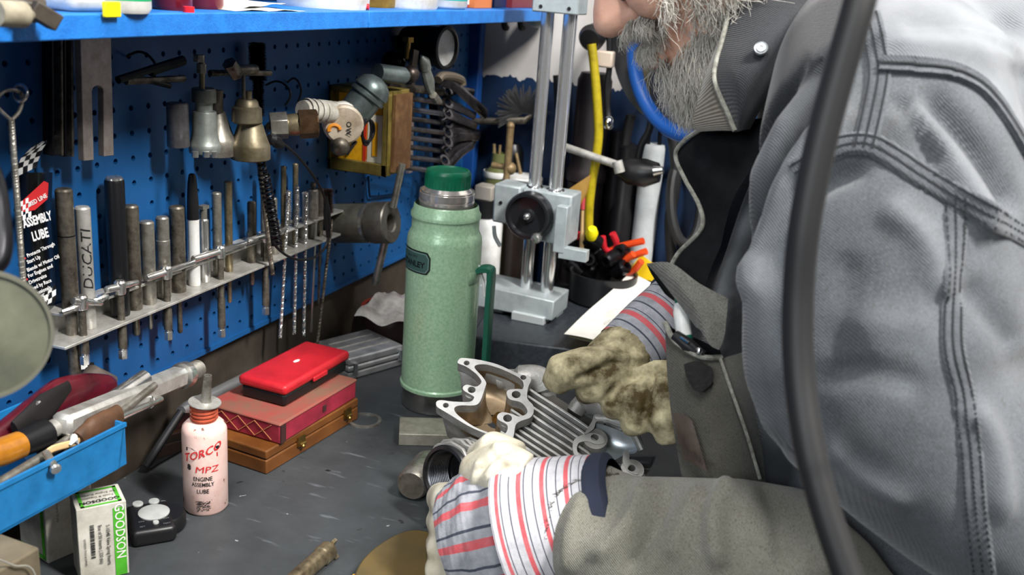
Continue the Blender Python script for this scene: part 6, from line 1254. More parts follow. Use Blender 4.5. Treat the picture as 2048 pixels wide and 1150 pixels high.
def face_extra(b):
    for s in (1, -1):
        b.ball(H(.072, s*.040, -.022), .030*KS, 14, (.8, .8, .9), (HF, HL, HU))             # cheek
        b.tube([H(.088, s*.012, .040), H(.086, s*.034, .044), H(.068, s*.056, .036)], [.010, .011, .008], 10)   # brow
        b.tube([H(-.012, s*.074, .03), H(-.02, s*.088, .022), H(-.014, s*.088, -.01), H(.0, s*.078, -.03)], [.008, .012, .010, .006], 10)   # ear
    b.tube([H(.088, -.022, -.066), H(.099, 0, -.064), H(.088, .022, -.066)], [.005, .0075, .005], 10)      # lips
    b.tube([H(.088, -.02, -.076), H(.098, 0, -.077), H(.088, .02, -.076)], [.005, .0085, .005], 10)
NB = H(-.06, 0, -.15)
HIP = V((.075, .985, -.02)); CHS = V((.06, .985, .34))
def trunk(b):
    pts = [HIP-UPZ*.06, HIP+UPZ*.06, HIP.lerp(CHS, .5), CHS, NB.lerp(CHS, .45)]
    b.tube(pts, [.10, .10, .095, .095, .07], 24, hint=(0, 1, 0), sq=.95)
    b.tube([NB.lerp(CHS, .6), NB.lerp(CHS, .2), H(-.03, 0, -.09)], [.07, .06, .058], 18)
SL, SR = atd(1785, 330, .765), V((-.02, 1.19, .42))
EL, WL = atd(2090, 1240, .757), atd(1120, 1062, .91)
ER, WR = V((.02, 1.26, .17)), atd(1330, 625, 1.13)
def limbs(b):
    b.tube([CHS+UPZ*.05, SL+UPZ*.03], [.07, .055], 16); b.tube([CHS+UPZ*.05, SR], [.07, .055], 16)
    b.tube([SL, atd(1782, 720, .75), atd(1890, 930, .74), EL], [.055, .045, .04, .036], 16); b.tube([EL, atd(1900, 1325, .80), atd(1740, 1290, .83), atd(1545, 1135, .826), WL], [.038, .036, .035, .035, .03], 16)
    b.tube([SR, SR.lerp(ER, .5), ER], [.06, .05, .042], 16); b.tube([ER, ER.lerp(WR, .3), WR], [.045, .042, .03], 16)
    for s, y in ((1, .10), (-1, -.10)):
        k = V((.09, HIP.y-y*1.05, -.46)); f_ = V((.13, HIP.y-y*1.15, FZ+.07))
        b.tube([HIP+V((0, -y*.8, .0)), k.lerp(HIP+V((0, -y, 0)), .4), k, k.lerp(f_, .4), f_], [.10, .082, .062, .058, .045], 16); b.tube([f_, f_+V((-.10, 0, -.035)), f_+V((-.17, 0, -.045))], [.045, .038, .022], 12)
body_me = remesh([skull, jaw, nose, face_extra, trunk, limbs], 'body', .0026, 5, .5)
# carve nostrils, eye sockets and the crease behind the nose wing
co, no = mesh_np(body_me); dsp = np.zeros(len(co))
for p, r, a in ((H(.098, .0095, -.043), .0058, -.006), (H(.098, -.0095, -.043), .0058, -.006), (H(.080, .026, -.036), .006, -.0035), (H(.080, -.026, -.036), .006, -.0035), (H(.086, .033, .018), .013, -.007), (H(.086, -.033, .018), .013, -.007), (H(.088, .020, -.026), .0045, -.003), (H(.1, 0, -.07), .004, -.003)):
    dsp += a*np.exp(-((co-np.array(p))**2).sum(1)/r**2)
set_np(body_me, co+no*dsp[:, None]); head_tree = bvh_of(body_me)
body = put(body_me, 'body', SKIN, man)
for s in (1, -1):
    b = MB(); b.ball(H(.075, s*.033, .018), .0125*KS, 16); build(b, 'eye', [M('eye_white', 'dcd8d0', .2)], body)
    b = MB(); b.ball(H(.0835, s*.033, .016), .006*KS, 12, (.6, 1, 1), (HF, HL, HU)); build(b, 'iris', M('iris_grey', '4d5a60', .15), body)
# spectacles low on the nose
gl = MB(); P0_ = None
for s in (1, -1): gl.tube([H(.100+.004*math.sin(k*PI/12), s*.034+.026*math.cos(k*PI/12), .000+.019*math.sin(k*PI/12)) for k in range(24)], .0028, 8, loop=True); gl.tube([H(.097, s*.060, .008), H(.05, s*.078, .018), H(-.02, s*.083, .022)], .0024, 8)
gl.tube([H(.101, .01, .004), H(.112, 0, .007), H(.101, -.01, .004)], .0025, 8); build(gl, 'spectacles', BLACK, man, label='dark spectacle frame')
# --- hair: beard, moustache and cheek whiskers grown from the skin
def strand(b, p, d0, d1, L, r, n=5, curl=.0):
    pts = []; q = V(p); side = d0.cross(HL if abs(d0.dot(HL)) < .9 else HU).normalized(); ph = rng.uniform(0, 6.3)
    for i in range(n+1):
        t = i/n; pts.append(q+side*(curl*math.sin(ph+t*5.5)*t)); q = q+(d0*(1-t)+d1*t).normalized()*(L/n)
    b.tube(pts, [r*(1-.75*i/n) for i in range(n+1)], 3, cap=False)
def grow(b, n, samp, dirs, L, r=.00042, curl=.004, jit=.25, both=True):
    for i in range(n):
        f, u, l = samp()
        for s in ((1, -1) if both else (1,)):
            h = head_tree.ray_cast(H(f, s*(l+.2), u), -HL*s) if l is None else head_tree.find_nearest(H(f, s*l, u))
            if h[0] is None: continue
            d0, d1 = dirs(f, u, l, s); j = V(rng.normal(size=3))*jit; j2 = V(rng.normal(size=3))*jit*1.4
            strand(b, h[0]-h[1]*.001, (d0+j).normalized(), (d1+j2).normalized(), L(f, u)*rng.uniform(.65, 1.15), r*rng.uniform(.8, 1.3), 5, curl*rng.uniform(.2, 1.2))
U_ = rng.uniform
b = MB()
grow(b, 2300, lambda: (U_(.0, .092), U_(-.13, -.078), U_(.0, .07)), lambda f, u, l, s: (HF*.45-HU*.75+HL*s*.35, -HU*.95+HF*.12+HL*s*.05), lambda f, u: .030+.012*(f > .04))
grow(b, 700, lambda: (U_(.055, .098), U_(-.13, -.088), U_(0, .03)), lambda f, u, l, s: (HF*.8-HU*.6, -HU*.95+HF*.05), lambda f, u: .040)
grow(b, 1500, lambda: (U_(-.01, .072), U_(-.09, .005), U_(.045, .075)), lambda f, u, l, s: (HL*s*.55-HU*.7+HF*.1, -HU*.8+HF*.25+HL*s*.2), lambda f, u: .024, curl=.003, jit=.35)
build(b, 'beard', HAIR, man, sharp=180, weld=False, label='white curly beard')
b = MB()
grow(b, 1300, lambda: (U_(.082, .104), U_(-.062, -.045), U_(.0, .036)), lambda f, u, l, s: (HF*.75-HU*.5+HL*s*.5, -HU*.85+HL*s*.55-HF*.1), lambda f, u: .024, curl=.003, jit=.2)
build(b, 'moustache', HAIR, man, sharp=180, weld=False, label='white drooping moustache')
b = MB()
grow(b, 3600, lambda: (U_(-.115, .03), U_(-.075, .128) if rng.random() < .5 else U_(.02, .128), U_(.0, .078)), lambda f, u, l, s: (HL*s*.5-HU*.3-HF*.6, -HU*.7-HF*.6), lambda f, u: .045, curl=.002)
build(b, 'hair', HAIR, man, sharp=180, weld=False, label='white head hair')
# --- jacket trunk with upper sleeves: one cloth surface
FWD = V((-.985, -.17, 0)).normalized(); LFT = V((FWD.y*-1*-1, -FWD.x*-1, 0)); LFT = UPZ.cross(FWD)
def trunk_ring(px, py, d, a, bb, n=36, tilt=0., e=2.5):
    S_ = atd(px, py, d); c = S_-FWD*a; up = (UPZ+FWD*tilt).normalized(); fx = (FWD-up*FWD.dot(up)).normalized(); out = []
    for k in range(n):
        t = 2*PI*k/n; cs, sn = math.cos(t), math.sin(t); out.append(c+fx*(a*math.copysign(abs(cs)**(2/e), cs))+LFT*(bb*math.copysign(abs(sn)**(2/e), sn)))
    return out
def jacket_trunk(b):
    rows = [(1430, 1330, 1.00, .15, .13, 0), (1400, 1180, 1.00, .155, .13, 0), (1378, 1000, 1.00, .16, .125, 0), (1360, 850, 1.00, .165, .12, .05), (1358, 700, 1.00, .17, .115, .1), (1362, 560, 1.00, .175, .115, .15), (1378, 440, 1.0, .18, .115, .2), (1400, 340, 1.0, .175, .115, .3), (1445, 250, .99, .16, .105, .4), (1495, 160, .975, .14, .085, .5), (1505, 70, .965, .125, .075, .55), (1510, -10, .96, .115, .07, .55), (1515, -50, .96, .10, .065, .55)]
    b.loft([trunk_ring(*r[:5], tilt=r[5]) for r in rows])
def up_sleeve(b):
    R_ = [(1775, 130, .80, 165), (1782, 220, .775, 225), (1783, 330, .765, 252), (1775, 470, .755, 264), (1773, 620, .75, 272), (1778, 720, .745, 268), (1792, 805, .742, 246), (1880, 900, .735, 218), (1966, 992, .73, 194), (2060, 1085, .735, 172), (2120, 1230, .755, 160)]
    b.tube([atd(x, y, d) for x, y, d, r in R_], [r*d/F for x, y, d, r in R_], 36, hint=RT)
def shoulder(b):
    b.tube([atd(1690, 60, .90), atd(1745, 130, .82), atd(1790, 260, .775)], [.050, .080, .105], 28)
    b.tube([atd(1760, 0, .95), atd(1880, 50, .89), atd(2010, 200, .87), atd(2150, 480, .87)], [.075, .12, .15, .15], 28)
def back_mass(b):
    b.tube([atd(1890, 50, .94), atd(2010, 260, .97), atd(1985, 560, 1.0), atd(1900, 900, 1.02), atd(1800, 1250, 1.05), atd(1770, 1420, 1.07)], [.11, .15, .15, .15, .155, .16], 30)
def right_arm(b):
    b.tube([SR+UPZ*.02, SR.lerp(ER, .5), ER, ER.lerp(WR, .5), WR.lerp(ER, .06)], [.095, .085, .075, .066, .055], 24)
    b.tube([CHS+UPZ*.06, SR], [.13, .095], 24)
jk = remesh([jacket_trunk, up_sleeve, shoulder, back_mass, right_arm], 'jacket', .005, 14, .6)
cloth_noise(jk, .0012, ((22, 1.), (45, .5)), 3)
FOLDS = [([(1640, 150), (1560, 300), (1500, 440), (1450, 600), (1420, 760)], 22, .010), ([(1700, 200), (1600, 340), (1545, 470), (1510, 600)], 26, .013), ([(1665, 170), (1580, 320), (1523, 455), (1478, 620)], 13, -.011), ([(1610, 120), (1530, 280), (1465, 420), (1420, 560)], 14, -.009),
         ([(1740, 330), (1640, 370), (1575, 450), (1535, 580)], 22, -.009), ([(1545, 500), (1520, 640), (1530, 780), (1570, 900)], 30, .010),
         ([(1500, 470), (1480, 640), (1480, 800), (1500, 930)], 20, -.014), ([(1640, 880), (1720, 960), (1820, 1010)], 24, .004), ([(1640, 620), (1760, 650), (1880, 640)], 40, .003), ([(1620, 760), (1740, 745), (1860, 780)], 28, -.003),
         ([(1800, 210), (1900, 330), (1990, 480)], 30, .010), ([(1850, 180), (1960, 300), (2040, 430)], 22, -.012), ([(1790, 190), (1830, 260), (1880, 340)], 16, -.007), ([(1930, 560), (1990, 640), (2040, 700)], 30, -.006), ([(1940, 800), (1990, 900), (2010, 1050)], 26, .006),
         ([(1760, 400), (1850, 480), (1890, 600)], 30, .006), ([(1700, 500), (1680, 640), (1700, 780)], 36, -.004), ([(1770, 90), (1900, 95), (2040, 130)], 26, .006), ([(1790, 40), (1920, 40), (2040, 60)], 20, -.005)]
strokes(jk, FOLDS, wear_light=True)
_co, _ = mesh_np(jk); _uv, _d = proj_np(_co); _w = np.empty(len(_co), np.float32); jk.attributes['wear_light'].data.foreach_get('value', _w)
_yk = np.array([(1700, 90), (1760, 128), (1900, 140), (1985, 195), (2048, 300), (2200, 520)], float)      # back yoke lightened, light painted into the cloth colour
_w = np.maximum(_w, 1.7*np.clip((np.interp(_uv[:, 0], _yk[:, 0], _yk[:, 1])-_uv[:, 1])/14, 0, 1)*np.clip((_uv[:, 0]-1735)/30, 0, 1)); jk.attributes['wear_light'].data.foreach_set('value', _w.astype(np.float32))
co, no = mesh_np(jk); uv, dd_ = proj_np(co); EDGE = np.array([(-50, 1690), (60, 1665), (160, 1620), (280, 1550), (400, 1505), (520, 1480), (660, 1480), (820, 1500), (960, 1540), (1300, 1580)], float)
dirt_shade_fade = np.clip((uv[:, 0]-np.interp(uv[:, 1], EDGE[:, 0], EDGE[:, 1])-5)/130, 0, 1); at = jk.attributes.new('dirt_shade_fade', 'FLOAT', 'POINT'); at.data.foreach_set('value', dirt_shade_fade.astype(np.float32))
nt = DENIM.node_tree; bs = nt.nodes['Principled BSDF']; src = bs.inputs['Base Color'].links[0].from_socket      # front panels darkened: oily dirt, and shade painted into the cloth colour
an = nt.nodes.new('ShaderNodeAttribute'); an.attribute_name = 'dirt_shade_fade'; nz = nt.nodes.new('ShaderNodeTexNoise'); nz.inputs['Scale'].default_value = 22; nz.inputs['Detail'].default_value = 5
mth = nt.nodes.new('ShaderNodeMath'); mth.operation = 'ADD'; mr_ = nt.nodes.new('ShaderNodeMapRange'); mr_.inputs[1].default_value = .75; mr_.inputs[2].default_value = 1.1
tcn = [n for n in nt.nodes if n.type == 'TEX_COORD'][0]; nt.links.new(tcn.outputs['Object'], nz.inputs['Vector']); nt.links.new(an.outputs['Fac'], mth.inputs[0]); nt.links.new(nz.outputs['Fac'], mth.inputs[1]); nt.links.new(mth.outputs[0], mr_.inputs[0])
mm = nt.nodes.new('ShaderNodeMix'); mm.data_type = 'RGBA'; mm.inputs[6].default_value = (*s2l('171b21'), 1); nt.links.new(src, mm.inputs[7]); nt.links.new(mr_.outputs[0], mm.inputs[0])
wa = nt.nodes.new('ShaderNodeAttribute'); wa.attribute_name = 'wear_light'; wm = nt.nodes.new('ShaderNodeMix'); wm.data_type = 'RGBA'; wm.inputs[7].default_value = (*s2l('7d8084'), 1)      # cloth rubbed pale along fold ridges, plus the light painted on the yoke
wn = nt.nodes.new('ShaderNodeMath'); wn.operation = 'MULTIPLY'; nt.links.new(wa.outputs['Fac'], wn.inputs[0]); nt.links.new(nz.outputs['Fac'], wn.inputs[1]); nt.links.new(wn.outputs[0], wm.inputs[0]); nt.links.new(mm.outputs[2], wm.inputs[6]); nt.links.new(wm.outputs[2], bs.inputs['Base Color'])
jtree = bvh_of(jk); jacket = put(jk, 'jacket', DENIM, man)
# --- forearm sleeve, dirtier, with a frayed cuff
def fore(b):
    R_ = [(1152, 1036, .902, 124), (1186, 1060, .886, 130), (1245, 1088, .88, 136), (1350, 1100, .86, 145), (1470, 1115, .835, 158), (1545, 1130, .825, 166), (1640, 1200, .835, 150), (1740, 1290, .83, 140), (1900, 1330, .80, 140), (2100, 1290, .765, 140)]
    b.tube([atd(x, y, d) for x, y, d, r in R_], [r*d/F for x, y, d, r in R_], 36, hint=UP)
fm = remesh([fore], 'sleeve', .004, 8, .5); cloth_noise(fm, .0018, ((30, 1.), (70, .5)), 5)
strokes(fm, [([(1290, 955), (1260, 1040), (1180, 1120)], 18, .007), ([(1340, 955), (1310, 1050), (1250, 1150)], 16, -.007), ([(1465, 960), (1430, 1030), (1440, 1140)], 20, .009), ([(1400, 965), (1370, 1040), (1340, 1120)], 18, .005), ([(1530, 960), (1560, 1040), (1570, 1140)], 20, -.007), ([(1170, 985), (1140, 1060), (1130, 1150)], 14, .005), ([(1600, 1000), (1640, 1080), (1660, 1150)], 18, .008)])
ftree = bvh_of(fm); slv = put(fm, 'sleeve', OLIV, man, label='olive grimy forearm sleeve')
# --- seams with rows of stitching laid along the cloth
THR = M('thread_dark', '1b1d21', .8)
def on(tree, pl, off=.0004, n=10):
    out = []; 
    for p in spline([V((x, y, 0)) for x, y in pl], n):
        h = hit(tree, p.x, p.y); 
        if h[0] is not None: out.append((h[0]+h[1]*off, h[1]))
    return out
def ribbon(tree, pl, wd, name, mat, parent, th=.0009, rows=3, n=12, lift=.0004):
    pts = on(tree, pl, lift, n); 
    if len(pts) < 3: print('ribbon missed', name, pl[0]); return
    b = MB(); rings = []; st = MB()
    for i, (p, nn) in enumerate(pts):
        t = (pts[min(i+1, len(pts)-1)][0]-pts[max(i-1, 0)][0]).normalized(); s = t.cross(nn).normalized()
        rings.append([p-s*wd-nn*.002, p-s*wd*.92+nn*th, p-s*wd*.3+nn*th*.75, p+s*wd*.3+nn*th*.75, p+s*wd*.92+nn*th, p+s*wd-nn*.002])
    b.loft(rings, cap=False, closed=False); o = build(b, name, mat, parent, sharp=80)
    L = 0
    for i in range(len(pts)-1):
        p, nn = pts[i]; q, _ = pts[i+1]; t = (q-p); l = t.length; t.normalize(); s = t.cross(nn).normalized(); k = max(1, int(l/.0034))
        for j in range(k):
            for r_ in range(rows):
                o_ = (r_-(rows-1)/2)/max(rows-1, 1)*1.35*wd; c = p.lerp(q, (j+.5)/k)+s*o_+nn*th*1.05
                st.box(c, (.0025, .0013, .0007), (t, s, nn))
    if rows: build(st, 'stitching', THR, o, weld=False)
    return o
SEAMD = cloth('seam_denim', '3c3f44', '5c6065', '2f3134', 60, .45, .3)
ribbon(jtree, [(1736, 30), (1750, 90), (1757, 150), (1745, 220), (1728, 294)], .0088, 'seam', SEAMD, jacket)
ribbon(jtree, [(1590, 345), (1655, 303), (1700, 288), (1745, 291), (1790, 316), (1840, 350), (1900, 386), (1975, 428), (2060, 478)], .0088, 'seam', SEAMD, jacket)
ribbon(jtree, [(1912, 398), (1909, 500), (1904, 620), (1906, 700), (1926, 790), (1940, 900), (1950, 1020), (1968, 1160)], .0085, 'seam', SEAMD, jacket)
ribbon(jtree, [(1762, 131), (1830, 133), (1900, 143), (1950, 166), (1985, 200), (2020, 252), (2060, 320)], .006, 'yoke_edge', SEAMD, jacket, th=.0042, rows=1)
def panel(pts, th, name, mat, parent, nu=14, nv=14, wav=0., **k):
    """curved cloth panel: rows of image points with depth, thickened"""
    G = [[atd(*p) for p in r] for r in pts]; nr, nc = len(G), len(G[0])
    rows = [spline(r, 6) for r in G]; m_ = len(rows[0]); cols = [spline([r[i] for r in rows], 6) for i in range(m_)]
    b = MB(); Vv = [[b.v(p) for p in c] for c in cols]
    for i in range(len(Vv)-1):
        for j in range(len(Vv[0])-1): b.face((Vv[i][j], Vv[i+1][j], Vv[i+1][j+1], Vv[i][j+1]))
    b.solidify(th); return build(b, name, mat, parent, sharp=60, **k)
# collar: ribbed corduroy lining at the front edge, dark outer stand with a snap
CORD = M('corduroy', '6d675c', .9, 0, '5a554b', 40, .4, sheen=.4); nt = CORD.node_tree; bs = nt.nodes['Principled BSDF']
b = MB(); L_ = [(1470, -60, .885), (1452, 48, .872), (1432, 122, .868), (1430, 165, .862), (1456, 228, .852), (1470, 262, .848)]; R2 = [(1462, -60, .90), (1442, 60, .892), (1414, 140, .888), (1396, 200, .885), (1386, 244, .882), (1394, 264, .874)]
La, Ra = spline([atd(*p) for p in L_], 14), spline([atd(*p) for p in R2], 14); rings = []
nW = 26
for i in range(len(La)):
    pass
# wales run across the lining, so ridge along the length of the edge
G = []
for i in range(len(La)):
    f = i/(len(La)-1); rr = []
    for j in range(9):
        g = j/8; p = La[i].lerp(Ra[i], g)-FW*.004*math.sin(PI*g); rr.append(p-FW*(.0011*math.cos(2*PI*f*30)))
    G.append(rr)
Lf = []
LL, RR = spline([atd(*p) for p in L_], 60), spline([atd(*p) for p in R2], 60); G = []
for i in range(len(LL)):
    f = i/(len(LL)-1); G.append([b.v(LL[i].lerp(RR[i], j/6)-FW*(.004*math.sin(PI*j/6)+.0010*math.cos(2*PI*f*34))) for j in range(7)])
for i in range(len(G)-1):
    for j in range(6): b.face((G[i][j], G[i][j+1], G[i+1][j+1], G[i+1][j]))
b.solidify(.003); collar = build(b, 'collar_lining', CORD, jacket, sharp=60)
panel([[(1472, -60, .884), (1540, -60, .862), (1600, -60, .852), (1660, -60, .86)], [(1453, 48, .871), (1520, 40, .842), (1585, 30, .835), (1640, 20, .85)], [(1433, 120, .867), (1490, 115, .832), (1550, 108, .826), (1600, 98, .845)], [(1431, 168, .861), (1478, 165, .828), (1520, 168, .826), (1556, 165, .846)], [(1457, 230, .851), (1480, 225, .832), (1500, 226, .836), (1520, 222, .85)], [(1470, 264, .846), (1480, 262, .842), (1488, 260, .846), (1500, 258, .856)]], .003, 'collar_stand', DARKD, jacket)
b = MB(); b.tube(spline([atd(x, y, d-.004) for x, y, d in L_], 10), .0022, 8); build(b, 'collar_welt', WELT, jacket)
b = MB(); sc = atd(1522, 97, .822); sn = (-FW*.9+UP*.25-RT*.2).normalized(); b.lathe([(0, -.004), (.0055, -.003), (.0062, 0), (.0055, .0015), (.0042, .0012), (.0036, .0022), (.0018, .0022), (.0012, .0012), (0, .0012)], sc, sn, 26); build(b, 'snap', M('snap_metal', '8d9194', .35, .8), jacket)
# dark facing flap standing out at the chest
panel([[(1398, 262, .90), (1440, 244, .885), (1530, 236, .868)], [(1352, 311, .93), (1400, 305, .895), (1510, 322, .872)], [(1370, 357, .925), (1405, 360, .895), (1470, 390, .874)], [(1400, 413, .91), (1415, 425, .90), (1452, 445, .884)], [(1403, 458, .905), (1410, 465, .90), (1442, 490, .886)], [(1358, 506, .92), (1375, 515, .905), (1425, 530, .89)], [(1338, 540, .925), (1360, 560, .905), (1410, 575, .89)]], .003, 'facing_flap', LINE, jacket)
b = MB(); b.tube(spline([atd(*p) for p in ((1399, 260, .897), (1368, 282, .915), (1351, 311, .927), (1369, 357, .922), (1399, 413, .907), (1402, 458, .902), (1357, 506, .917), (1338, 540, .922))], 8), .0022, 8); build(b, 'flap_welt', WELT, jacket)
# chest pocket with its flap, pens and leather patch
panel([[(1330, 648, .885), (1352, 684, .872), (1400, 714, .862), (1442, 716, .872), (1500, 700, .90)], [(1334, 740, .882), (1365, 750, .866), (1410, 760, .858), (1462, 760, .868), (1512, 760, .90)], [(1342, 825, .88), (1375, 835, .864), (1420, 840, .856), (1480, 840, .868), (1525, 840, .90)], [(1356, 910, .88), (1390, 915, .866), (1440, 915, .858), (1500, 910, .87), (1540, 910, .90)], [(1372, 1000, .88), (1410, 1000, .868), (1460, 1000, .862), (1520, 1000, .875), (1560, 1000, .90)]], .004, 'pocket', POCK, jacket)
panel([[(1331, 646, .90), (1352, 660, .905), (1400, 680, .90), (1440, 700, .885)], [(1336, 740, .90), (1366, 745, .90), (1412, 755, .89), (1455, 755, .885)]], .002, 'pocket_lining', LINE, jacket)
b = MB(); b.tube(spline([atd(*p) for p in ((1330, 645, .882), (1350, 682, .869), (1400, 713, .859), (1442, 715, .869))], 8), .0026, 8); build(b, 'pocket_hem', WELT, jacket)
b = MB(); b.tube(spline([atd(*p) for p in ((1440, 716, .866), (1466, 790, .863), (1494, 870, .864), (1520, 958, .867))], 8), .0016, 6); build(b, 'pocket_seam', WELT, jacket)
panel([[(1293, 527, .89), (1342, 526, .868), (1398, 566, .858), (1456, 597, .862)], [(1318, 556, .885), (1352, 562, .862), (1408, 605, .852), (1453, 638, .858)], [(1352, 600, .872), (1380, 606, .856), (1415, 648, .85), (1448, 676, .856)], [(1392, 655, .864), (1402, 662, .856), (1420, 690, .852), (1438, 700, .856)]], .003, 'pocket_flap', cloth('flap_canvas', '55544e', '7b7a74', '33322d', 60, .45, .3), jacket)
panel([[(1293, 528, .893), (1330, 560, .90), (1362, 585, .90)], [(1305, 552, .893), (1332, 580, .90), (1368, 602, .895)], [(1330, 588, .888), (1348, 602, .892), (1376, 618, .888)]], .002, 'flap_lining', LINE, jacket)
PT = M('leather_patch', '54483f', .6, 0, '3f362f', 60, .4, .1)
panel([[(1345, 826, .868), (1365, 828, .857), (1384, 840, .852)], [(1354, 870, .868), (1376, 876, .856), (1399, 890, .850)], [(1366, 918, .870), (1390, 930, .858), (1414, 944, .850)]], .003, 'leather_patch', PT, jacket)
t_ = bpy.data.objects['leather_patch']; text('Carhartt', .0105, lambda x, y: atd(1388, 912, .8515)+(RT*.88-UP*.47)*x+(UP*.9+RT*.25)*y-FW*.0008, M('patch_ink', '2c2622', .7), t_)
panel([[(1368, 728, .8545), (1395, 722, .851), (1424, 735, .8525)], [(1372, 752, .8535), (1398, 750, .850), (1428, 752, .8515)], [(1386, 778, .853), (1402, 784, .8495), (1422, 770, .851)]], .0015, 'worn_patch', M('oil_black', '0f0f10', .85, 0, '1c1b1a', 200, .5, .5, 300), jacket, label='black oily worn spot')
# pens standing in the pocket: things of their own
pa_, pb_ = atd(1372, 690, .878), atd(1357, 596, .882); d = (pb_-pa_).normalized(); L = (pb_-pa_).length
t = thing('ballpoint_pen', 'white and green pen standing in the chest pocket', 'pen', pa_)
b = MB(); b.lathe([(0, -.03), (.006, -.03), (.0066, 0), (.0068, L*.2), (0, L*.2)], pa_, d, 20); build(b, 'green_grip', M('pen_green', '0d5f4a', .35), t)
b = MB(); b.lathe([(.0067, L*.19), (.0072, L*.4), (.0068, L*.7), (.0045, L*.9), (0, L*.9)], pa_, d, 20); build(b, 'white_barrel', WHITE, t)
b = MB(); b.lathe([(.004, L*.88), (.0035, L*1.02), (0, L*1.03)], pa_, d, 14); build(b, 'button', M('pen_green', '0d5f4a', .35), t)
t = thing('black_pen', 'black pen with a metal clip lying slanted in the chest pocket opening', 'pen', atd(1385, 690, .868))
b = MB(); b.tube([atd(1350, 672, .872), atd(1375, 690, .864), atd(1405, 712, .862)], [.0055, .0065, .005], 14); build(b, 'barrel', BLACK, t)
b = MB(); b.tube([atd(1362, 674, .862), atd(1378, 686, .856)], [.0012, .0014], 6); b.ball(atd(1398, 702, .856), .0032, 10); build(b, 'clip', CHROME, t)
# --- gloves
LEA = M('glove_leather', 'd8d3c2', .75, 0, 'a89f86', 30, .42, .18, 250, contrast=.2)
LEAD = M('glove_leather_dirty', 'd3c8a2', .75, 0, '433615', 26, .56, .25, 250, contrast=.14)
CG, CR, CN, CW = M('canvas_grey', '9c9da3', .9, 0, '80828a', 90, .4, .2, 900), M('canvas_red', 'bf5258', .9, 0, 'b0686d', 120, .3, .2, 900), M('canvas_navy', '3f4350', .9), M('canvas_white', 'bdbcc0', .9, 0, 'a3a2a8', 90, .4, .2, 900)
def stripes(u, per=1.):
    u = (u*per) % 1
    return 1 if u < .17 else (2 if .46 < u < .52 or .86 < u < .90 else 0)
def cuff(pts, rad, name, parent, per, seg=40, hint=None, sq=1., ngrid=90, base=CG, label=None, amp=.0, lengthwise=False, inner=True):
    sp = spline([V(p) for p in pts], max(2, ngrid//(len(pts)-1))); rr = np.interp(np.linspace(0, len(pts)-1, len(sp)), range(len(pts)), rad)
    b = MB(); u = None; rings = []
    for i, p in enumerate(sp):
        t = (sp[min(i+1, len(sp)-1)]-sp[max(i-1, 0)]).normalized()
        if u is None: u, w_, _ = frame(t, hint)
        else: u = (u-t*u.dot(t)).normalized()
        w_ = t.cross(u); rings.append([p+(u*math.cos(2*PI*k/seg)+w_*(sq*math.sin(2*PI*k/seg)))*(rr[i]*(1+amp*math.sin(k*2*PI/seg*9+i*.35)*(.4+.6*math.sin(i*.5)**2))) for k in range(seg)])
    R_ = [[b.v(p) for p in r] for r in rings]
    for i in range(len(R_)-1):
        for k in range(seg):
            b.mi = stripes((k/seg) if lengthwise else (i/(len(R_)-1)), per); b.face((R_[i][k], R_[i][(k+1) % seg], R_[i+1][(k+1) % seg], R_[i+1][k]))
    b.solidify(.0022); return build(b, name, [base, CR, CN], parent, sharp=70, label=label)
gl_ = thing  # gloves are worn: children of the man
lw0, lw1 = atd(1212, 1024, .885), atd(1036, 1064, .91)
cuff([lw0, lw0.lerp(lw1, .5), lw1], [116*.885/F, 132*.9/F, 150*.91/F], 'glove_cuff', man, 4.6, 44, UP, .9, 96, CW, label='striped canvas glove cuff')
b = MB(); dd = (lw0-lw1).normalized(); b.lathe([(115*.885/F, -.004), (119*.885/F, .002), (115*.885/F, .012), (100*.885/F, .016)], lw0, dd, 40, cap=False); b.solidify(.003); build(b, 'navy_binding', M('navy_cloth', '262c3d', .9), man)
lk = atd(905, 1095, .93)
cuff([lw1+dd*.004, lw1.lerp(lk, .5), lk], [150*.9/F, 148*.915/F, 108*.93/F], 'glove_back', man, 12.0, 156, UP, .62, 60, CG, amp=.02, lengthwise=True, label='striped canvas back of the near glove')
def lglove(b):
    b.tube([lw1+dd*.02+FW*.012, lw1.lerp(lk, .5)+FW*.014, lk+FW*.012], [.052, .058, .046], 22, hint=UP, sq=.55)
    b.tube([atd(1046, 958, .90), atd(1004, 938, .905), atd(957, 946, .925), atd(932, 985, .945)], [.024, .026, .021, .012], 16)
    b.tube([atd(1032, 925, .925), atd(985, 906, .94), atd(948, 916, .955)], [.020, .021, .013], 14)
    for i in range(4):
        y = 990+i*46; b.tube([atd(930, y+12, .935), atd(893-4*i, y+14, .955), atd(880, y+6, .99), atd(905, y-8, 1.03)], [.017, .0165, .015, .0115], 14)
lg = remesh([lglove], 'glove', .003, 5, .5); cloth_noise(lg, .0014, ((90, 1.), (170, .6)), 9); strokes(lg, [([(1040, 925), (1005, 940), (980, 975)], 7, -.004), ([(1020, 895), (985, 915), (950, 950)], 7, -.004), ([(990, 885), (1000, 910), (1030, 930)], 6, .003), ([(960, 920), (950, 950), (945, 985)], 6, .003)]); put(lg, 'glove', LEA, man, label='cream leather glove on the near hand')
rw0, rw1 = atd(1352, 606, 1.12), atd(1252, 712, 1.085)
cuff([rw0, rw0.lerp(rw1, .5), rw1], [62*1.12/F, 70*1.1/F, 72*1.085/F], 'glove_cuff', man, 3.2, 40, UP, .85, 96, CG, label='grey striped canvas cuff of the far glove')
b = MB(); dr = (rw0-rw1).normalized(); b.lathe([(62*1.12/F, -.006), (65*1.12/F, .0), (58*1.12/F, .006)], rw0, dr, 32, cap=False); b.solidify(.003); build(b, 'navy_binding', M('navy_cloth', '262c3d', .9), man)
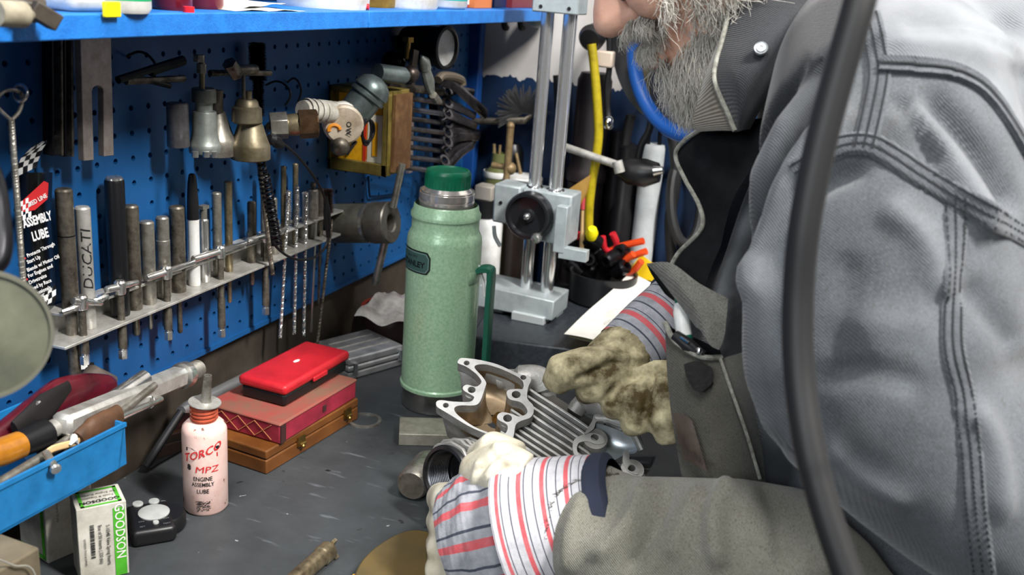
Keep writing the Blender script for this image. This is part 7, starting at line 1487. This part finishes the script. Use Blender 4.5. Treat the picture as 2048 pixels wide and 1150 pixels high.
def rglove(b):
    b.tube([rw1+dr*.02, atd(1230, 745, 1.075), atd(1205, 775, 1.07)], [.038, .044, .034], 20, hint=UP, sq=.8)
    b.tube([atd(1230, 735, 1.06), atd(1170, 733, 1.045), atd(1122, 745, 1.045), atd(1108, 772, 1.055)], [.026, .022, .020, .015], 16)
    b.tube([atd(1255, 750, 1.06), atd(1210, 768, 1.045), atd(1180, 778, 1.05), atd(1168, 790, 1.07)], [.022, .0185, .016, .011], 14)
    b.tube([atd(1275, 760, 1.055), atd(1250, 795, 1.04), atd(1232, 810, 1.045), atd(1220, 820, 1.06)], [.022, .0185, .016, .011], 14)
    b.tube([atd(1290, 770, 1.05), atd(1284, 822, 1.035), atd(1274, 845, 1.04), atd(1258, 855, 1.055)], [.022, .0185, .0155, .0105], 14)
    b.tube([atd(1310, 745, 1.055), atd(1322, 790, 1.035), atd(1330, 840, 1.025), atd(1335, 885, 1.03)], [.025, .022, .018, .012], 14)
rg_ = remesh([rglove], 'glove', .003, 5, .5); cloth_noise(rg_, .0014, ((90, 1.), (170, .6)), 10); strokes(rg_, [([(1240, 720), (1190, 745), (1150, 765)], 9, -.006), ([(1290, 740), (1240, 770), (1215, 800)], 9, -.006), ([(1310, 730), (1295, 780), (1290, 850)], 9, -.006), ([(1200, 705), (1240, 715), (1290, 715)], 8, .004), ([(1140, 715), (1130, 740), (1135, 770)], 7, .003)]); put(rg_, 'glove', LEAD, man, label='dirty yellowed leather glove on the far hand')
# frayed jacket cuff threads
b = MB()
for i in range(130):
    p = spline([V((x, y, 0)) for x, y in ((1232, 946), (1180, 955), (1135, 975), (1108, 1005), (1096, 1060), (1090, 1130))], 12); q = p[int(rng.integers(0, len(p)))]; h = hit(ftree, q.x+6, q.y+3)
    if h[0] is None: continue
    d0 = (-RT+UP*rng.uniform(-.2, .9)-FW*.4).normalized(); strand(b, h[0], d0, (d0+V(rng.normal(size=3))*.5).normalized(), rng.uniform(.003, .009), .0006, 4, .003)
build(b, 'frayed_threads', M('fray', '4d473b', .9), slv, weld=False, sharp=180)
# trousers and boots below the bench
def trous(b):
    b.tube([HIP+UPZ*.06, HIP, HIP-UPZ*.12], [.15, .16, .15], 24, hint=(0, 1, 0))
    for y in (.10, -.10):
        k = V((.09, HIP.y-y*1.05, -.46)); f_ = V((.13, HIP.y-y*1.15, FZ+.09)); b.tube([HIP+V((0, -y*.8, -.04)), k, f_], [.115, .085, .075], 18)
put(remesh([trous], 'trousers', .008, 4), 'trousers', cloth('trouser_cloth', '33363b', '45484d', '222428', 14), man)
for y in (.10, -.10):
    f_ = V((.13, HIP.y-y*1.15, FZ)); b = MB(); b.tube([f_+V((.03, 0, .10)), f_+V((.01, 0, .05)), f_+V((-.08, 0, .04)), f_+V((-.17, 0, .033)), f_+V((-.2, 0, .03))], [.05, .052, .046, .038, .02], 18); b.box(f_+V((-.06, 0, .008)), (.30, .09, .016)); build(b, 'boot', M('boot_brown', '3b2c20', .6), man)
# ------------------------------------------------------------------ black hose hanging in the foreground
b = MB(); hp = [(1735, -60, .50), (1712, 30, .50), (1672, 170, .505), (1636, 310, .51), (1608, 460, .515), (1596, 600, .52), (1598, 740, .52), (1616, 880, .515), (1648, 1010, .51), (1688, 1130, .505), (1730, 1240, .50)]
b.tube(spline([atd(*p) for p in hp], 8), [.0082]*60+[.0078]*21, 20)
build(b, 'rubber_hose', RUBBER, label='thick black rubber hose hanging in front of the man\'s sleeve', cat='hose')
